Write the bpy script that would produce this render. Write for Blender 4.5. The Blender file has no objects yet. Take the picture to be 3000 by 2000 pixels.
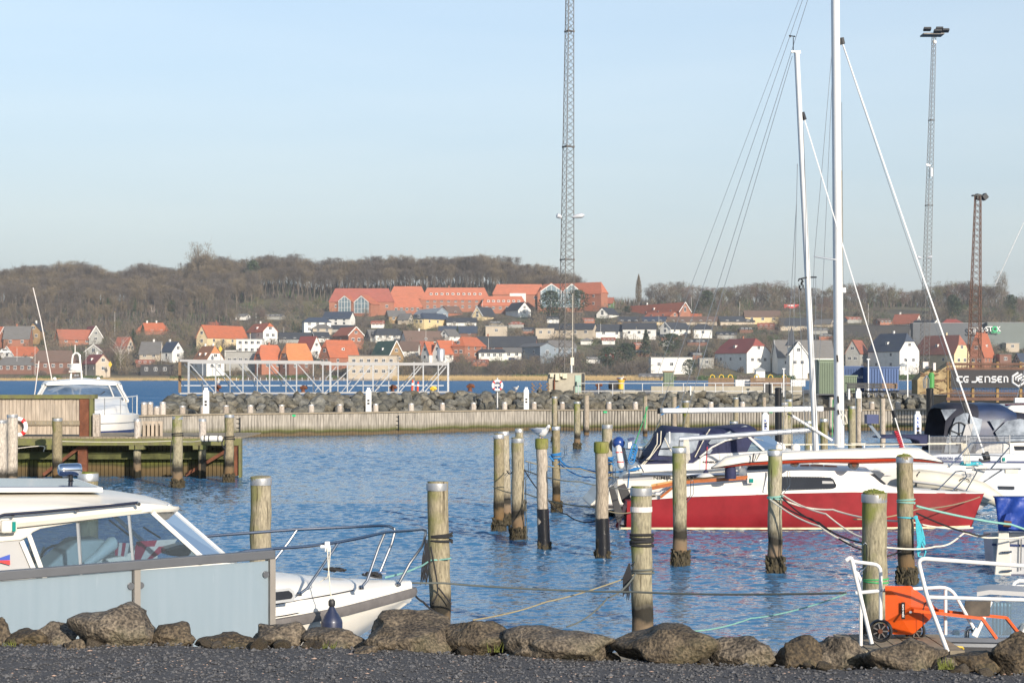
import bpy,math,random
import numpy as np
from mathutils import Vector,Matrix
random.seed(7)
SC=bpy.context.scene
COL=SC.collection
F=5000.0;H=3.3;YH=1095.0
# camera
cam_d=bpy.data.cameras.new('camera');cam=bpy.data.objects.new('camera',cam_d);COL.objects.link(cam)
cam.location=(0,0,H);cam.rotation_euler=(math.radians(90),0,0)
cam_d.sensor_width=36;cam_d.lens=36*F/3000;cam_d.shift_y=(YH-1000)/3000
cam_d.clip_start=0.1;cam_d.clip_end=20000
SC.camera=cam
# sky, sun, exposure
SUN_EL,SUN_AZ=math.radians(19),math.radians(180-28)
W=bpy.data.worlds.new("World");SC.world=W;W.use_nodes=True
wn=W.node_tree;bg=wn.nodes['Background']
sky=wn.nodes.new('ShaderNodeTexSky');sky.sky_type='NISHITA';sky.sun_disc=False
sky.sun_elevation=SUN_EL;sky.sun_rotation=SUN_AZ
sky.air_density=1.0;sky.dust_density=0.6;sky.ozone_density=1.6;sky.altitude=0
wtc=wn.nodes.new('ShaderNodeTexCoord');wsp=wn.nodes.new('ShaderNodeSeparateXYZ');wn.links.new(wtc.outputs['Generated'],wsp.inputs[0])
wmr=wn.nodes.new('ShaderNodeMapRange');wmr.inputs[1].default_value=0.0;wmr.inputs[2].default_value=.42;wmr.inputs[3].default_value=.97;wmr.inputs[4].default_value=.0;wn.links.new(wsp.outputs[2],wmr.inputs[0])
# thin high veil of cloud: pale and faintly streaked, strongest low in the sky
wmp=wn.nodes.new('ShaderNodeMapping');wmp.inputs['Scale'].default_value=(1,1,7);wn.links.new(wtc.outputs['Generated'],wmp.inputs[0])
wnz=wn.nodes.new('ShaderNodeTexNoise');wnz.inputs['Scale'].default_value=3.5;wnz.inputs['Detail'].default_value=5;wn.links.new(wmp.outputs[0],wnz.inputs[0])
wcr=wn.nodes.new('ShaderNodeValToRGB');wcr.color_ramp.elements[0].position=.3;wcr.color_ramp.elements[1].position=.7
wcr.color_ramp.elements[0].color=(.67,.755,.835,1);wcr.color_ramp.elements[1].color=(.785,.835,.87,1);wn.links.new(wnz.outputs[0],wcr.inputs[0])
wgr=wn.nodes.new('ShaderNodeMapRange');wgr.inputs[1].default_value=-.02;wgr.inputs[2].default_value=.17;wgr.inputs[3].default_value=3.15;wgr.inputs[4].default_value=4.4;wn.links.new(wsp.outputs[2],wgr.inputs[0])
wsc=wn.nodes.new('ShaderNodeVectorMath');wsc.operation='SCALE';wn.links.new(wcr.outputs[0],wsc.inputs[0]);wn.links.new(wgr.outputs[0],wsc.inputs['Scale'])
wmx=wn.nodes.new('ShaderNodeMixRGB');wn.links.new(wmr.outputs[0],wmx.inputs[0]);wn.links.new(sky.outputs[0],wmx.inputs[1]);wn.links.new(wsc.outputs[0],wmx.inputs[2])
wn.links.new(wmx.outputs[0],bg.inputs[0]);bg.inputs[1].default_value=0.12
sl=bpy.data.lights.new('sun','SUN');sl.energy=4.0;sl.angle=math.radians(0.53);sl.color=(1.0,0.89,0.75)
so=bpy.data.objects.new('sun',sl);COL.objects.link(so)
to_sun=Vector((math.sin(SUN_AZ)*math.cos(SUN_EL),math.cos(SUN_AZ)*math.cos(SUN_EL),math.sin(SUN_EL)))
so.rotation_euler=to_sun.to_track_quat('Z','Y').to_euler();so.location=(20,-20,30)
SC.view_settings.view_transform='Standard';SC.view_settings.look='None'
SC.view_settings.exposure=0.72;SC.view_settings.gamma=1
# helpers
def P(x,y,D):
 return Vector(((x-1500)*D/F,D,H-(y-YH)*D/F))
def dep(y,z=0.0):return F*(H-z)/(y-YH)
class Plane:
 def __init__(s,p,th):s.p=Vector(p);t=math.radians(th);s.u=Vector((math.cos(t),math.sin(t),0));s.n=Vector((-math.sin(t),math.cos(t),0));s.th=t
 def at(s,x,y,off=0.0):
  r=Vector(((x-1500)/F,1,-(y-YH)/F));c=Vector((0,0,H))
  k=(s.p+s.n*off-c).dot(s.n)/r.dot(s.n)
  return c+r*k
def unit(v):v=Vector(v);return v.normalized()if v.length>1e-9 else Vector((0,0,1))
class MB:
 def __init__(s):s.v=[];s.f=[];s.m=[]
 def add(s,vs,fs,m=0):
  b=len(s.v);s.v+=[tuple(v)for v in vs];s.f+=[tuple(i+b for i in f)for f in fs];s.m+=[m]*len(fs);return s
 def box(s,c,size,rot=0.0,m=0,rx=0.0,ry=0.0):
  R=Matrix.Rotation(rot,3,'Z')@Matrix.Rotation(rx,3,'X')@Matrix.Rotation(ry,3,'Y')
  x,y,z=[q/2 for q in size];c=Vector(c)
  vs=[c+R@Vector((a*x,b*y,d*z))for d in(-1,1)for b in(-1,1)for a in(-1,1)]
  return s.add(vs,[(0,2,3,1),(4,5,7,6),(0,1,5,4),(2,6,7,3),(0,4,6,2),(1,3,7,5)],m)
 def bar(s,p0,p1,w,h=None,m=0):
  p0=Vector(p0);p1=Vector(p1);h=h or w;d=unit(p1-p0)
  a=unit(d.cross(Vector((0,0,1))))if abs(d.z)<.98 else Vector((1,0,0));b=unit(a.cross(d))
  vs=[p+a*i*w/2+b*j*h/2 for p in(p0,p1)for(i,j)in((-1,-1),(1,-1),(1,1),(-1,1))]
  return s.add(vs,[(0,3,2,1),(4,5,6,7),(0,1,5,4),(1,2,6,5),(2,3,7,6),(3,0,4,7)],m)
 def tube(s,path,r,n=8,m=0,caps=True,closed=False):
  path=[Vector(p)for p in path];k=len(path);rs=r if isinstance(r,(list,tuple))else[r]*k
  vs=[];prev=None
  for i,p in enumerate(path):
   if closed:d=unit(path[(i+1)%k]-path[i-1])
   else:d=unit(path[min(i+1,k-1)]-path[max(i-1,0)])
   a=prev if prev is not None else(Vector((0,0,1))if abs(d.z)<.9 else Vector((1,0,0)))
   a=unit(a-d*a.dot(d));prev=a;b=d.cross(a)
   vs+=[p+(a*math.cos(2*math.pi*j/n)+b*math.sin(2*math.pi*j/n))*rs[i]for j in range(n)]
  fs=[]
  for i in range(k if closed else k-1):
   i2=(i+1)%k
   fs+=[(i*n+j,i*n+(j+1)%n,i2*n+(j+1)%n,i2*n+j)for j in range(n)]
  if caps and not closed:fs+=[tuple(range(n-1,-1,-1)),tuple(range((k-1)*n,k*n))]
  return s.add(vs,fs,m)
 def lathe(s,c,prof,n=24,m=0,caps=True):
  c=Vector(c);vs=[c+Vector((r*math.cos(2*math.pi*j/n),r*math.sin(2*math.pi*j/n),z))for r,z in prof for j in range(n)]
  fs=[(i*n+j,i*n+(j+1)%n,(i+1)*n+(j+1)%n,(i+1)*n+j)for i in range(len(prof)-1)for j in range(n)]
  if caps:fs+=[tuple(range(n-1,-1,-1)),tuple(range((len(prof)-1)*n,len(prof)*n))]
  return s.add(vs,fs,m)
 def prism(s,poly,d,m=0):
  d=Vector(d);n=len(poly);poly=[Vector(p)for p in poly]
  return s.add(poly+[p+d for p in poly],[tuple(range(n)),tuple(range(2*n-1,n-1,-1))]+[(i,i+n,(i+1)%n+n,(i+1)%n)for i in range(n)],m)
 def loft(s,secs,m=0,caps=True,closed=True):
  n=len(secs[0]);vs=[p for q in secs for p in q]
  fs=[(i*n+j,i*n+(j+1)%n,(i+1)*n+(j+1)%n,(i+1)*n+j)for i in range(len(secs)-1)for j in range(n if closed else n-1)]
  if caps:fs+=[tuple(range(n-1,-1,-1)),tuple(range((len(secs)-1)*n,len(secs)*n))]
  return s.add(vs,fs,m)
 def sphere(s,c,r,n=16,k=10,m=0,sc=(1,1,1)):
  prof=[(max(1e-4,math.sin(math.pi*i/k)),-math.cos(math.pi*i/k))for i in range(k+1)]
  c=Vector(c);vs=[c+Vector((a*math.cos(2*math.pi*j/n)*r*sc[0],a*math.sin(2*math.pi*j/n)*r*sc[1],z*r*sc[2]))for a,z in prof for j in range(n)]
  return s.add(vs,[(i*n+j,i*n+(j+1)%n,(i+1)*n+(j+1)%n,(i+1)*n+j)for i in range(k)for j in range(n)],m)
 def build(s,name,mats,parent=None,smooth=False,org=None,bevel=0,angle=40):
  if org is None and parent is None and s.v:
   a=np.array(s.v);org=Vector(((a[:,0].min()+a[:,0].max())/2,(a[:,1].min()+a[:,1].max())/2,a[:,2].min()))
  me=bpy.data.meshes.new(name);org=Vector(org)if org is not None else Vector((0,0,0))
  o=bpy.data.objects.new(name,me);COL.objects.link(o)
  vs=s.v
  if parent is not None:
   M=WORLD[parent.name].inverted();vs=[tuple(M@Vector(v))for v in s.v];o.parent=parent;WORLD[o.name]=WORLD[parent.name].copy();KIDS.setdefault(parent.name,[]).append(o)
  else:
   vs=[tuple(Vector(v)-org)for v in s.v];o.location=org;WORLD[o.name]=Matrix.Translation(org)
  me.from_pydata(vs,[],s.f);me.update()
  if not isinstance(mats,(list,tuple)):mats=[mats]
  for m in mats:me.materials.append(m)
  if any(s.m):me.polygons.foreach_set('material_index',s.m)
  if smooth:
   me.polygons.foreach_set('use_smooth',[True]*len(me.polygons))
   if angle<180:
    try:me.set_sharp_from_angle(angle=math.radians(angle))
    except Exception:pass
  if bevel:
   b=o.modifiers.new('bevel','BEVEL');b.width=bevel;b.segments=2;b.limit_method='ANGLE';b.angle_limit=math.radians(35)
  return o
WORLD={}
def tag(o,label=None,cat=None,group=None,kind=None):
 if label:o['label']=label
 if cat:o['category']=cat
 if group:o['group']=group
 if kind:o['kind']=kind
 return o
def empty(name,loc,label,cat,group=None,rz=0.0):
 o=bpy.data.objects.new(name,None);COL.objects.link(o);o.location=loc;o.rotation_euler=(0,0,rz);o.empty_display_size=.2
 WORLD[o.name]=Matrix.Translation(Vector(loc))@Matrix.Rotation(rz,4,'Z')
 return tag(o,label,cat,group)
def copy_tree(o,parent=None):
 c=o.copy();COL.objects.link(c)
 if parent is not None:c.parent=parent
 for ch in KIDS.get(o.name,[]):copy_tree(ch,c)
 return c
KIDS={}
def dup(o,loc,rz=None,sc=None,label=None,group=None):
 c=copy_tree(o);c.location=loc
 if rz is not None:c.rotation_euler=(0,0,rz)
 if sc is not None:c.scale=sc if isinstance(sc,(tuple,list))else(sc,sc,sc)
 if label:c['label']=label
 if group:c['group']=group
 return c
# materials
def new_mat(name):
 m=bpy.data.materials.new(name);m.use_nodes=True
 nt=m.node_tree;return m,nt,nt.nodes,nt.links,nt.nodes['Principled BSDF']
def sset(b,**k):
 for n,v in k.items():b.inputs[n].default_value=v
def mat(name,col,rough=.6,metal=0.0,var=.12,scale=6.0,bump=0.0,bscale=None,stretch=(1,1,1),col2=None,spec=.5,coat=0.0,dirt=0.0,detail=6,wcoord=False):
 m,nt,N,L,b=new_mat(name)
 tc=N.new('ShaderNodeTexCoord');mp=N.new('ShaderNodeMapping');mp.inputs['Scale'].default_value=stretch
 if wcoord:
  g=N.new('ShaderNodeNewGeometry');L.new(g.outputs['Position'],mp.inputs[0])
 else:L.new(tc.outputs['Object'],mp.inputs[0])
 nz=N.new('ShaderNodeTexNoise');nz.inputs['Scale'].default_value=scale;nz.inputs['Detail'].default_value=detail;nz.inputs['Roughness'].default_value=.65
 L.new(mp.outputs[0],nz.inputs['Vector'])
 cr=N.new('ShaderNodeValToRGB');cr.color_ramp.elements[0].position=.3;cr.color_ramp.elements[1].position=.7
 c1=[max(0,c*(1-var))for c in col];c2=col2 if col2 else[min(1,c*(1+var))for c in col]
 cr.color_ramp.elements[0].color=(*c1,1);cr.color_ramp.elements[1].color=(*c2,1)
 L.new(nz.outputs[0],cr.inputs[0]);out=cr.outputs[0]
 if dirt:
  n2=N.new('ShaderNodeTexNoise');n2 .inputs['Scale'].default_value=scale*.35;n2 .inputs['Detail'].default_value=8;L.new(mp.outputs[0],n2 .inputs['Vector'])
  r2=N.new('ShaderNodeValToRGB');r2 .color_ramp.elements[0].position=.5;r2 .color_ramp.elements[1].position=.75;r2 .color_ramp.elements[0].color=(0,0,0,1);r2 .color_ramp.elements[1].color=(dirt,dirt,dirt,1)
  L.new(n2 .outputs[0],r2 .inputs[0]);mx=N.new('ShaderNodeMixRGB');mx.inputs[2].default_value=(.10,.09,.06,1)
  L.new(r2 .outputs[0],mx.inputs[0]);L.new(out,mx.inputs[1]);out=mx.outputs[0]
 L.new(out,b.inputs['Base Color'])
 sset(b,Roughness=rough,Metallic=metal);b.inputs['Specular IOR Level'].default_value=spec
 if coat:b.inputs['Coat Weight'].default_value=coat;b.inputs['Coat Roughness'].default_value=.08
 if bump:
  n3=N.new('ShaderNodeTexNoise');n3 .inputs['Scale'].default_value=bscale or scale*4;n3 .inputs['Detail'].default_value=8;L.new(mp.outputs[0],n3 .inputs['Vector'])
  bp=N.new('ShaderNodeBump');bp.inputs['Strength'].default_value=bump;bp.inputs['Distance'].default_value=.02
  L.new(n3 .outputs[0],bp.inputs['Height']);L.new(bp.outputs[0],b.inputs['Normal'])
 return m
def vary(m,amt=.3):
 nt=m.node_tree;b=nt.nodes['Principled BSDF'];l=b.inputs['Base Color'].links[0];src=l.from_socket
 oi=nt.nodes.new('ShaderNodeObjectInfo');mr=nt.nodes.new('ShaderNodeMapRange');mr.inputs[3].default_value=1-amt;mr.inputs[4].default_value=1+amt;nt.links.new(oi.outputs['Random'],mr.inputs[0])
 hs=nt.nodes.new('ShaderNodeHueSaturation');nt.links.new(src,hs.inputs['Color']);nt.links.new(mr.outputs[0],hs.inputs['Value']);m2=nt.nodes.new('ShaderNodeMapRange');m2 .inputs[3].default_value=1.15;m2 .inputs[4].default_value=.75;nt.links.new(oi.outputs['Random'],m2 .inputs[0]);nt.links.new(m2 .outputs[0],hs.inputs['Saturation']);nt.links.new(hs.outputs[0],b.inputs['Base Color'])
def glass(name,col,rough=.03,alpha=.35):
 m,nt,N,L,b=new_mat(name)
 t=N.new('ShaderNodeBsdfTransparent');t.inputs[0].default_value=(*col,1)
 g=N.new('ShaderNodeBsdfGlossy');g.inputs['Roughness'].default_value=rough
 d=N.new('ShaderNodeBsdfDiffuse');d.inputs[0].default_value=(*[c*.6 for c in col],1)
 m1=N.new('ShaderNodeMixShader');m1 .inputs[0].default_value=alpha;L.new(t.outputs[0],m1 .inputs[1]);L.new(d.outputs[0],m1 .inputs[2])
 fr=N.new('ShaderNodeFresnel');fr.inputs[0].default_value=1.5
 m2=N.new('ShaderNodeMixShader');L.new(fr.outputs[0],m2 .inputs[0]);L.new(m1 .outputs[0],m2 .inputs[1]);L.new(g.outputs[0],m2 .inputs[2])
 L.new(m2 .outputs[0],N['Material Output'].inputs[0]);return m
def pile_mat(name,base,moss,moss_amt,barn=.35,clean=False):
 m,nt,N,L,b=new_mat(name)
 g=N.new('ShaderNodeNewGeometry');sp=N.new('ShaderNodeSeparateXYZ');L.new(g.outputs['Position'],sp.inputs[0])
 mp=N.new('ShaderNodeMapping');mp.inputs['Scale'].default_value=(20,20,4.5);L.new(g.outputs['Position'],mp.inputs[0])
 n1=N.new('ShaderNodeTexNoise');n1 .inputs['Scale'].default_value=2.2;n1 .inputs['Detail'].default_value=9;n1 .inputs['Roughness'].default_value=.7;L.new(mp.outputs[0],n1 .inputs[0])
 r1=N.new('ShaderNodeValToRGB');e=r1 .color_ramp.elements;e[0].position=.28;e[1].position=.72
 e[0].color=(*[c*.34 for c in base],1);e[1].color=(*[c*1.35 for c in base],1)
 L.new(n1 .outputs[0],r1 .inputs[0])
 n2=N.new('ShaderNodeTexNoise');n2 .inputs['Scale'].default_value=3.0;n2 .inputs['Detail'].default_value=8;L.new(g.outputs['Position'],n2 .inputs[0])
 mr=N.new('ShaderNodeMapRange');mr.inputs[1].default_value=.6;mr.inputs[2].default_value=2.2;mr.inputs[3].default_value=-.18;mr.inputs[4].default_value=.16;L.new(sp.outputs[2],mr.inputs[0])
 ad=N.new('ShaderNodeMath');ad.operation='ADD';L.new(n2 .outputs[0],ad.inputs[0]);L.new(mr.outputs[0],ad.inputs[1])
 sn=N.new('ShaderNodeSeparateXYZ');L.new(g.outputs['Normal'],sn.inputs[0])
 ad2=N.new('ShaderNodeMath');ad2 .operation='MULTIPLY_ADD';L.new(sn.outputs[0],ad2 .inputs[0]);ad2 .inputs[1].default_value=-.16;L.new(ad.outputs[0],ad2 .inputs[2])
 r2=N.new('ShaderNodeValToRGB');r2 .color_ramp.elements[0].position=.66-.25*moss_amt;r2 .color_ramp.elements[1].position=.86-.25*moss_amt
 r2 .color_ramp.elements[0].color=(0,0,0,1);r2 .color_ramp.elements[1].color=(min(1,.35+moss_amt),)*3+(1,)
 L.new(ad2 .outputs[0],r2 .inputs[0])
 mx=N.new('ShaderNodeMixRGB');L.new(r2 .outputs[0],mx.inputs[0]);L.new(r1 .outputs[0],mx.inputs[1]);mx.inputs[2].default_value=(*moss,1)
 mc=N.new('ShaderNodeMapping');mc.inputs['Scale'].default_value=(34,34,.9);L.new(g.outputs['Position'],mc.inputs[0]);nc=N.new('ShaderNodeTexNoise');nc.inputs['Scale'].default_value=1.0;nc.inputs['Detail'].default_value=3;L.new(mc.outputs[0],nc.inputs[0])
 rc=N.new('ShaderNodeValToRGB');rc.color_ramp.elements[0].position=.30;rc.color_ramp.elements[1].position=.37;rc.color_ramp.elements[0].color=(.16,.14,.11,1);rc.color_ramp.elements[1].color=(1,1,1,1);L.new(nc.outputs[0],rc.inputs[0])
 mk_=N.new('ShaderNodeMixRGB');mk_.blend_type='MULTIPLY';mk_.inputs[0].default_value=.9;L.new(mx.outputs[0],mk_.inputs[1]);L.new(rc.outputs[0],mk_.inputs[2]);mx=mk_
 nw=N.new('ShaderNodeTexNoise');nw.inputs['Scale'].default_value=5;nw.inputs['Detail'].default_value=6;L.new(g.outputs['Position'],nw.inputs[0])
 ht=N.new('ShaderNodeMath');ht.operation='MULTIPLY_ADD';L.new(nw.outputs[0],ht.inputs[0]);ht.inputs[1].default_value=.25;L.new(sp.outputs[2],ht.inputs[2])
 rz=N.new('ShaderNodeValToRGB');q=rz.color_ramp;q.interpolation='LINEAR'
 sc=1/1.2;el=q.elements
 el[0].position=0;el[0].color=(.012,.012,.008,1)
 el[1].position=(barn)*sc;el[1].color=(.02,.018,.010,1)
 for ps,cc in((barn+.05,(.21,.135,.07)),(barn+.20,(.19,.135,.08)),(barn+.27,(.035,.032,.025)),(barn+.36,(.06,.055,.045)),(barn+.56,(1,1,1))):
  a=el.new(min(1,ps*sc));a.color=(*cc,1)
 dv=N.new('ShaderNodeMath');dv.operation='MULTIPLY';dv.inputs[1].default_value=sc;L.new(ht.outputs[0],dv.inputs[0]);L.new(dv.outputs[0],rz.inputs[0])
 m3=N.new('ShaderNodeMixRGB');m3 .blend_type='MULTIPLY';m3 .inputs[0].default_value=0.0 if clean else 1.0;L.new(mx.outputs[0],m3 .inputs[1]);L.new(rz.outputs[0],m3 .inputs[2])
 m4=N.new('ShaderNodeMixRGB');f4=N.new('ShaderNodeMapRange');f4 .inputs[1].default_value=barn+.42;f4 .inputs[2].default_value=barn+.25;L.new(ht.outputs[0],f4 .inputs[0])
 m5=N.new('ShaderNodeMath');m5 .operation='MULTIPLY';m5 .inputs[1].default_value=0.0 if clean else.75;L.new(f4 .outputs[0],m5 .inputs[0]);L.new(m5 .outputs[0],m4 .inputs[0])
 L.new(m3 .outputs[0],m4 .inputs[1]);L.new(rz.outputs[0],m4 .inputs[2])
 L.new(m4 .outputs[0],b.inputs['Base Color']);sset(b,Roughness=.85);b.inputs['Specular IOR Level'].default_value=.25
 bp=N.new('ShaderNodeBump');bp.inputs['Strength'].default_value=.7;bp.inputs['Distance'].default_value=.012
 L.new(n1 .outputs[0],bp.inputs['Height']);L.new(bp.outputs[0],b.inputs['Normal'])
 return m
M={}
def mk(k,*a,**q):M[k]=mat(k,*a,**q)
mk('white_gelcoat',(.68,.66,.61),rough=.32,var=.05,scale=1.5,coat=.2,dirt=.10)
mk('cream_gelcoat',(.66,.62,.54),rough=.35,var=.06,scale=2,coat=.2,dirt=.10)
mk('white_paint',(.66,.66,.64),rough=.5,var=.05,scale=3)
mk('steel',(.34,.35,.37),rough=.2,metal=1,var=.1,scale=30)
mk('chrome',(.72,.74,.78),rough=.07,metal=1,var=.02)
mk('galv',(.52,.53,.54),rough=.42,metal=.7,var=.18,scale=12)
mk('black_rubber',(.025,.025,.027),rough=.55,var=.2,scale=8)
mk('black_plastic',(.012,.012,.014),rough=.28,var=.2,scale=5)
mk('grey_rubber',(.13,.12,.115),rough=.6,var=.2,scale=6)
mk('navy_canvas',(.014,.018,.060),rough=.8,var=.25,scale=5,bump=.4)
mk('navy_black_canvas',(.012,.014,.026),rough=.75,var=.3,scale=4,bump=.4)
mk('blue_tarp',(.010,.045,.27),rough=.5,var=.25,scale=4,bump=.8,bscale=6)
mk('red_hull',(.21,.006,.010),rough=.5,var=.16,scale=1.6,col2=(.29,.014,.02),dirt=.15)
mk('orange_red',(.62,.06,.015),rough=.4,var=.1)
mk('orange_paint',(.56,.075,.004),rough=.45,var=.12,scale=4,dirt=.25)
mk('varnish',(.34,.10,.025),rough=.3,var=.35,scale=4,stretch=(1,6,6),coat=.5)
mk('varnish_light',(.50,.27,.09),rough=.4,var=.3,scale=4,coat=.3)
mk('dark_window',(.03,.034,.042),rough=.12,var=.15,scale=1)
mk('alu',(.60,.62,.64),rough=.35,metal=.6,var=.06,scale=2)
mk('mast_white',(.68,.68,.67),rough=.4,var=.05,scale=1)
mk('rope_white',(.62,.58,.48),rough=.9,var=.2,scale=60)
mk('rope_black',(.02,.02,.022),rough=.9,var=.2,scale=60)
mk('rope_blue',(.02,.17,.42),rough=.8,var=.25,scale=60)
mk('rope_cyan',(.06,.42,.50),rough=.8,var=.25,scale=60)
mk('rope_mint',(.20,.42,.36),rough=.8,var=.2,scale=60)
mk('rope_green',(.05,.35,.12),rough=.8,var=.2,scale=60)
mk('rope_grey',(.10,.11,.10),rough=.9,var=.2,scale=60)
mk('rope_tan',(.26,.22,.13),rough=.9,var=.2,scale=60)
mk('rope_red',(.45,.03,.05),rough=.9,var=.2,scale=60)
mk('wire',(.32,.33,.34),rough=.35,metal=.8,var=.1)
mk('concrete',(.34,.31,.25),rough=.9,var=.18,scale=1.2,bump=.3,bscale=8,dirt=.5,col2=(.42,.39,.31))
mk('rust',(.10,.035,.018),rough=.85,var=.4,scale=3,bump=.5,col2=(.19,.065,.03))
mk('orange_plastic',(.75,.12,.02),rough=.5,var=.05)
mk('yellow_paint',(.62,.42,.04),rough=.5,var=.1,scale=2,dirt=.4)
mk('lattice',(.15,.14,.13),rough=.6,metal=.3,var=.3,scale=2)
mk('lattice_rust',(.12,.065,.045),rough=.8,var=.35,scale=2)
mk('lamp_glass',(.45,.47,.5),rough=.2,var=.02)
mk('green_sheet',(.16,.21,.145),rough=.6,var=.1,scale=1)
mk('blue_container',(.035,.085,.22),rough=.5,var=.15,scale=.8,dirt=.25)
mk('dark_paint',(.03,.032,.035),rough=.6,var=.2)
mk('timber_brown',(.20,.13,.075),rough=.85,var=.3,scale=3,stretch=(6,6,1),bump=.4)
mk('red_plastic',(.70,.03,.03),rough=.5,var=.05)
mk('green_plastic',(.02,.42,.16),rough=.5,var=.05)
mk('teal_light',(.0,.20,.17),rough=.25,var=.05)
mk('grey_panel',(.36,.36,.36),rough=.5,var=.05,scale=2)
mk('grey_deck',(.22,.235,.26),rough=.55,var=.12,scale=4,bump=.2)
mk('curtain',(.38,.56,.66),rough=.9,var=.1,scale=5)
mk('sign_white',(.72,.72,.71),rough=.6,var=.03)
mk('banner',(.022,.022,.026),rough=.7,var=.1,scale=1)
mk('dinghy',(.58,.54,.44),rough=.6,var=.08,scale=3)
mk('stripe_grey',(.26,.27,.29),rough=.5,var=.05)
mk('stripe_navy',(.02,.035,.12),rough=.4,var=.05)
mk('stripe_black',(.015,.015,.02),rough=.4,var=.05)
mk('weed',(.018,.016,.009),rough=.8,var=.6,scale=14,col2=(.075,.058,.026))
mk('moss_clump',(.13,.15,.03),rough=.95,var=.4,scale=20)
mk('cloth_red',(.34,.03,.07),rough=.9,var=.1)
mk('cloth_white',(.62,.58,.55),rough=.9,var=.08)
mk('seat_grey',(.42,.46,.46),rough=.7,var=.06)
mk('solar',(.045,.075,.16),rough=.06,var=.1,scale=1,coat=.6)
mk('sail_clear',(.30,.34,.40),rough=.2,var=.15,scale=3)
M['pile_wood']=pile_mat('pile_wood',(.32,.275,.185),(.17,.175,.04),.36)
M['pile_moss']=pile_mat('pile_moss',(.30,.265,.17),(.17,.19,.03),.58)
M['pile_pale']=pile_mat('pile_pale',(.42,.36,.285),(.17,.19,.04),.05,barn=.05)
M['pile_cap']=pile_mat('pile_cap',(.24,.22,.09),(.16,.18,.03),.5,clean=True)
M['post_pale']=pile_mat('post_pale',(.45,.39,.33),(.2,.2,.1),-.4,clean=True)
M['glass_clear']=glass('glass_clear',(.66,.75,.82),alpha=.06)
M['glass_blue']=glass('glass_blue',(.62,.74,.82),alpha=.22)
M['vinyl']=glass('vinyl',(.58,.66,.76),alpha=.34,rough=.12)
for k_ in('pile_wood','pile_moss','pile_pale','post_pale'):vary(M[k_],.2)
# far land, water
def interp(x,pts):
 xs,ys=zip(*pts);return float(np.interp(x,xs,ys))
SKYLINE=[(-200,800),(0,792),(100,768),(220,752),(300,785),(335,800),(400,768),(540,772),(600,728),(700,755),(740,745),(850,735),(900,752),(1000,748),(1200,742),(1400,738),(1500,748),(1600,775),(1690,812),(1760,860),(1900,885),(3400,885)]
def hill_row(x):
 return interp(x,[(a,b+95 if a<1700 else 890)for a,b in SKYLINE])
def yg(x,D):
 G=hill_row(x)
 kn=[(800,1125),(825,1115),(845,1106),(870,1088),(905,1055),(950,1012),(1000,972),(1060,936),(1110,914),(1160,min(896,G+40)),(1260,G),(1400,G+8),(2300,G+95)]
 return interp(D,kn)
def gz(X,D):
 return H-(yg(1500+X*F/D,D)-YH)*D/F
def dist_for(x,yb):
 lo,hi=822.0,1255.0
 for _ in range(30):
  m=(lo+hi)/2
  if yg(x,m)>yb:lo=m
  else:hi=m
 return(lo+hi)/2
def sheet(name,xs,ys,zf,m,kind='structure',smooth=True):
 vs=[(x,y,zf(x,y))for y in ys for x in xs];n=len(xs)
 fs=[(j*n+i,j*n+i+1,(j+1)*n+i+1,(j+1)*n+i)for j in range(len(ys)-1)for i in range(n-1)]
 b=MB();b.v=vs;b.f=fs;b.m=[0]*len(fs)
 return tag(b.build(name,m,smooth=smooth,org=(0,0,0),angle=180),kind=kind)
# ground of the far shore: sand at the water's edge, winter grass and dark undergrowth above
m_,nt,N,L,b_=new_mat('hill_ground')
g=N.new('ShaderNodeNewGeometry');sp=N.new('ShaderNodeSeparateXYZ');L.new(g.outputs['Position'],sp.inputs[0])
nz=N.new('ShaderNodeTexNoise');nz.inputs['Scale'].default_value=.035;nz.inputs['Detail'].default_value=8;L.new(g.outputs['Position'],nz.inputs[0])
r=N.new('ShaderNodeValToRGB');e=r.color_ramp.elements;e[0].position=.35;e[0].color=(.060,.050,.032,1);e[1].position=.62;e[1].color=(.13,.115,.06,1)
a=e.new(.68);a.color=(.10,.14,.035,1);L.new(nz.outputs[0],r.inputs[0])
ad=N.new('ShaderNodeMath');ad.operation='MULTIPLY_ADD';ad.inputs[1].default_value=1.6;L.new(nz.outputs[0],ad.inputs[0]);L.new(sp.outputs[2],ad.inputs[2])
r2=N.new('ShaderNodeValToRGB');e=r2 .color_ramp.elements;e[0].position=.28;e[0].color=(.40,.34,.27,1);e[1].position=.44;e[1].color=(.25,.19,.10,1)
mr=N.new('ShaderNodeMath');mr.operation='MULTIPLY';mr.inputs[1].default_value=.2;L.new(ad.outputs[0],mr.inputs[0]);L.new(mr.outputs[0],r2 .inputs[0])
f=N.new('ShaderNodeMapRange');f.inputs[1].default_value=2.3;f.inputs[2].default_value=3.6;L.new(ad.outputs[0],f.inputs[0])
mx=N.new('ShaderNodeMixRGB');L.new(f.outputs[0],mx.inputs[0]);L.new(r2 .outputs[0],mx.inputs[1]);L.new(r.outputs[0],mx.inputs[2]);L.new(mx.outputs[0],b_.inputs['Base Color']);sset(b_,Roughness=.95)
M['hill_ground']=m_
xs=list(np.arange(-900,901,14.0));ys=list(np.arange(806,1000,9.0))+list(np.arange(1000,1500,16.0))+[1600,1800,2100,2300]
sheet('hillside',xs,ys,lambda x,y:gz(x*1.0,y)-.6,M['hill_ground'])
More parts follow.
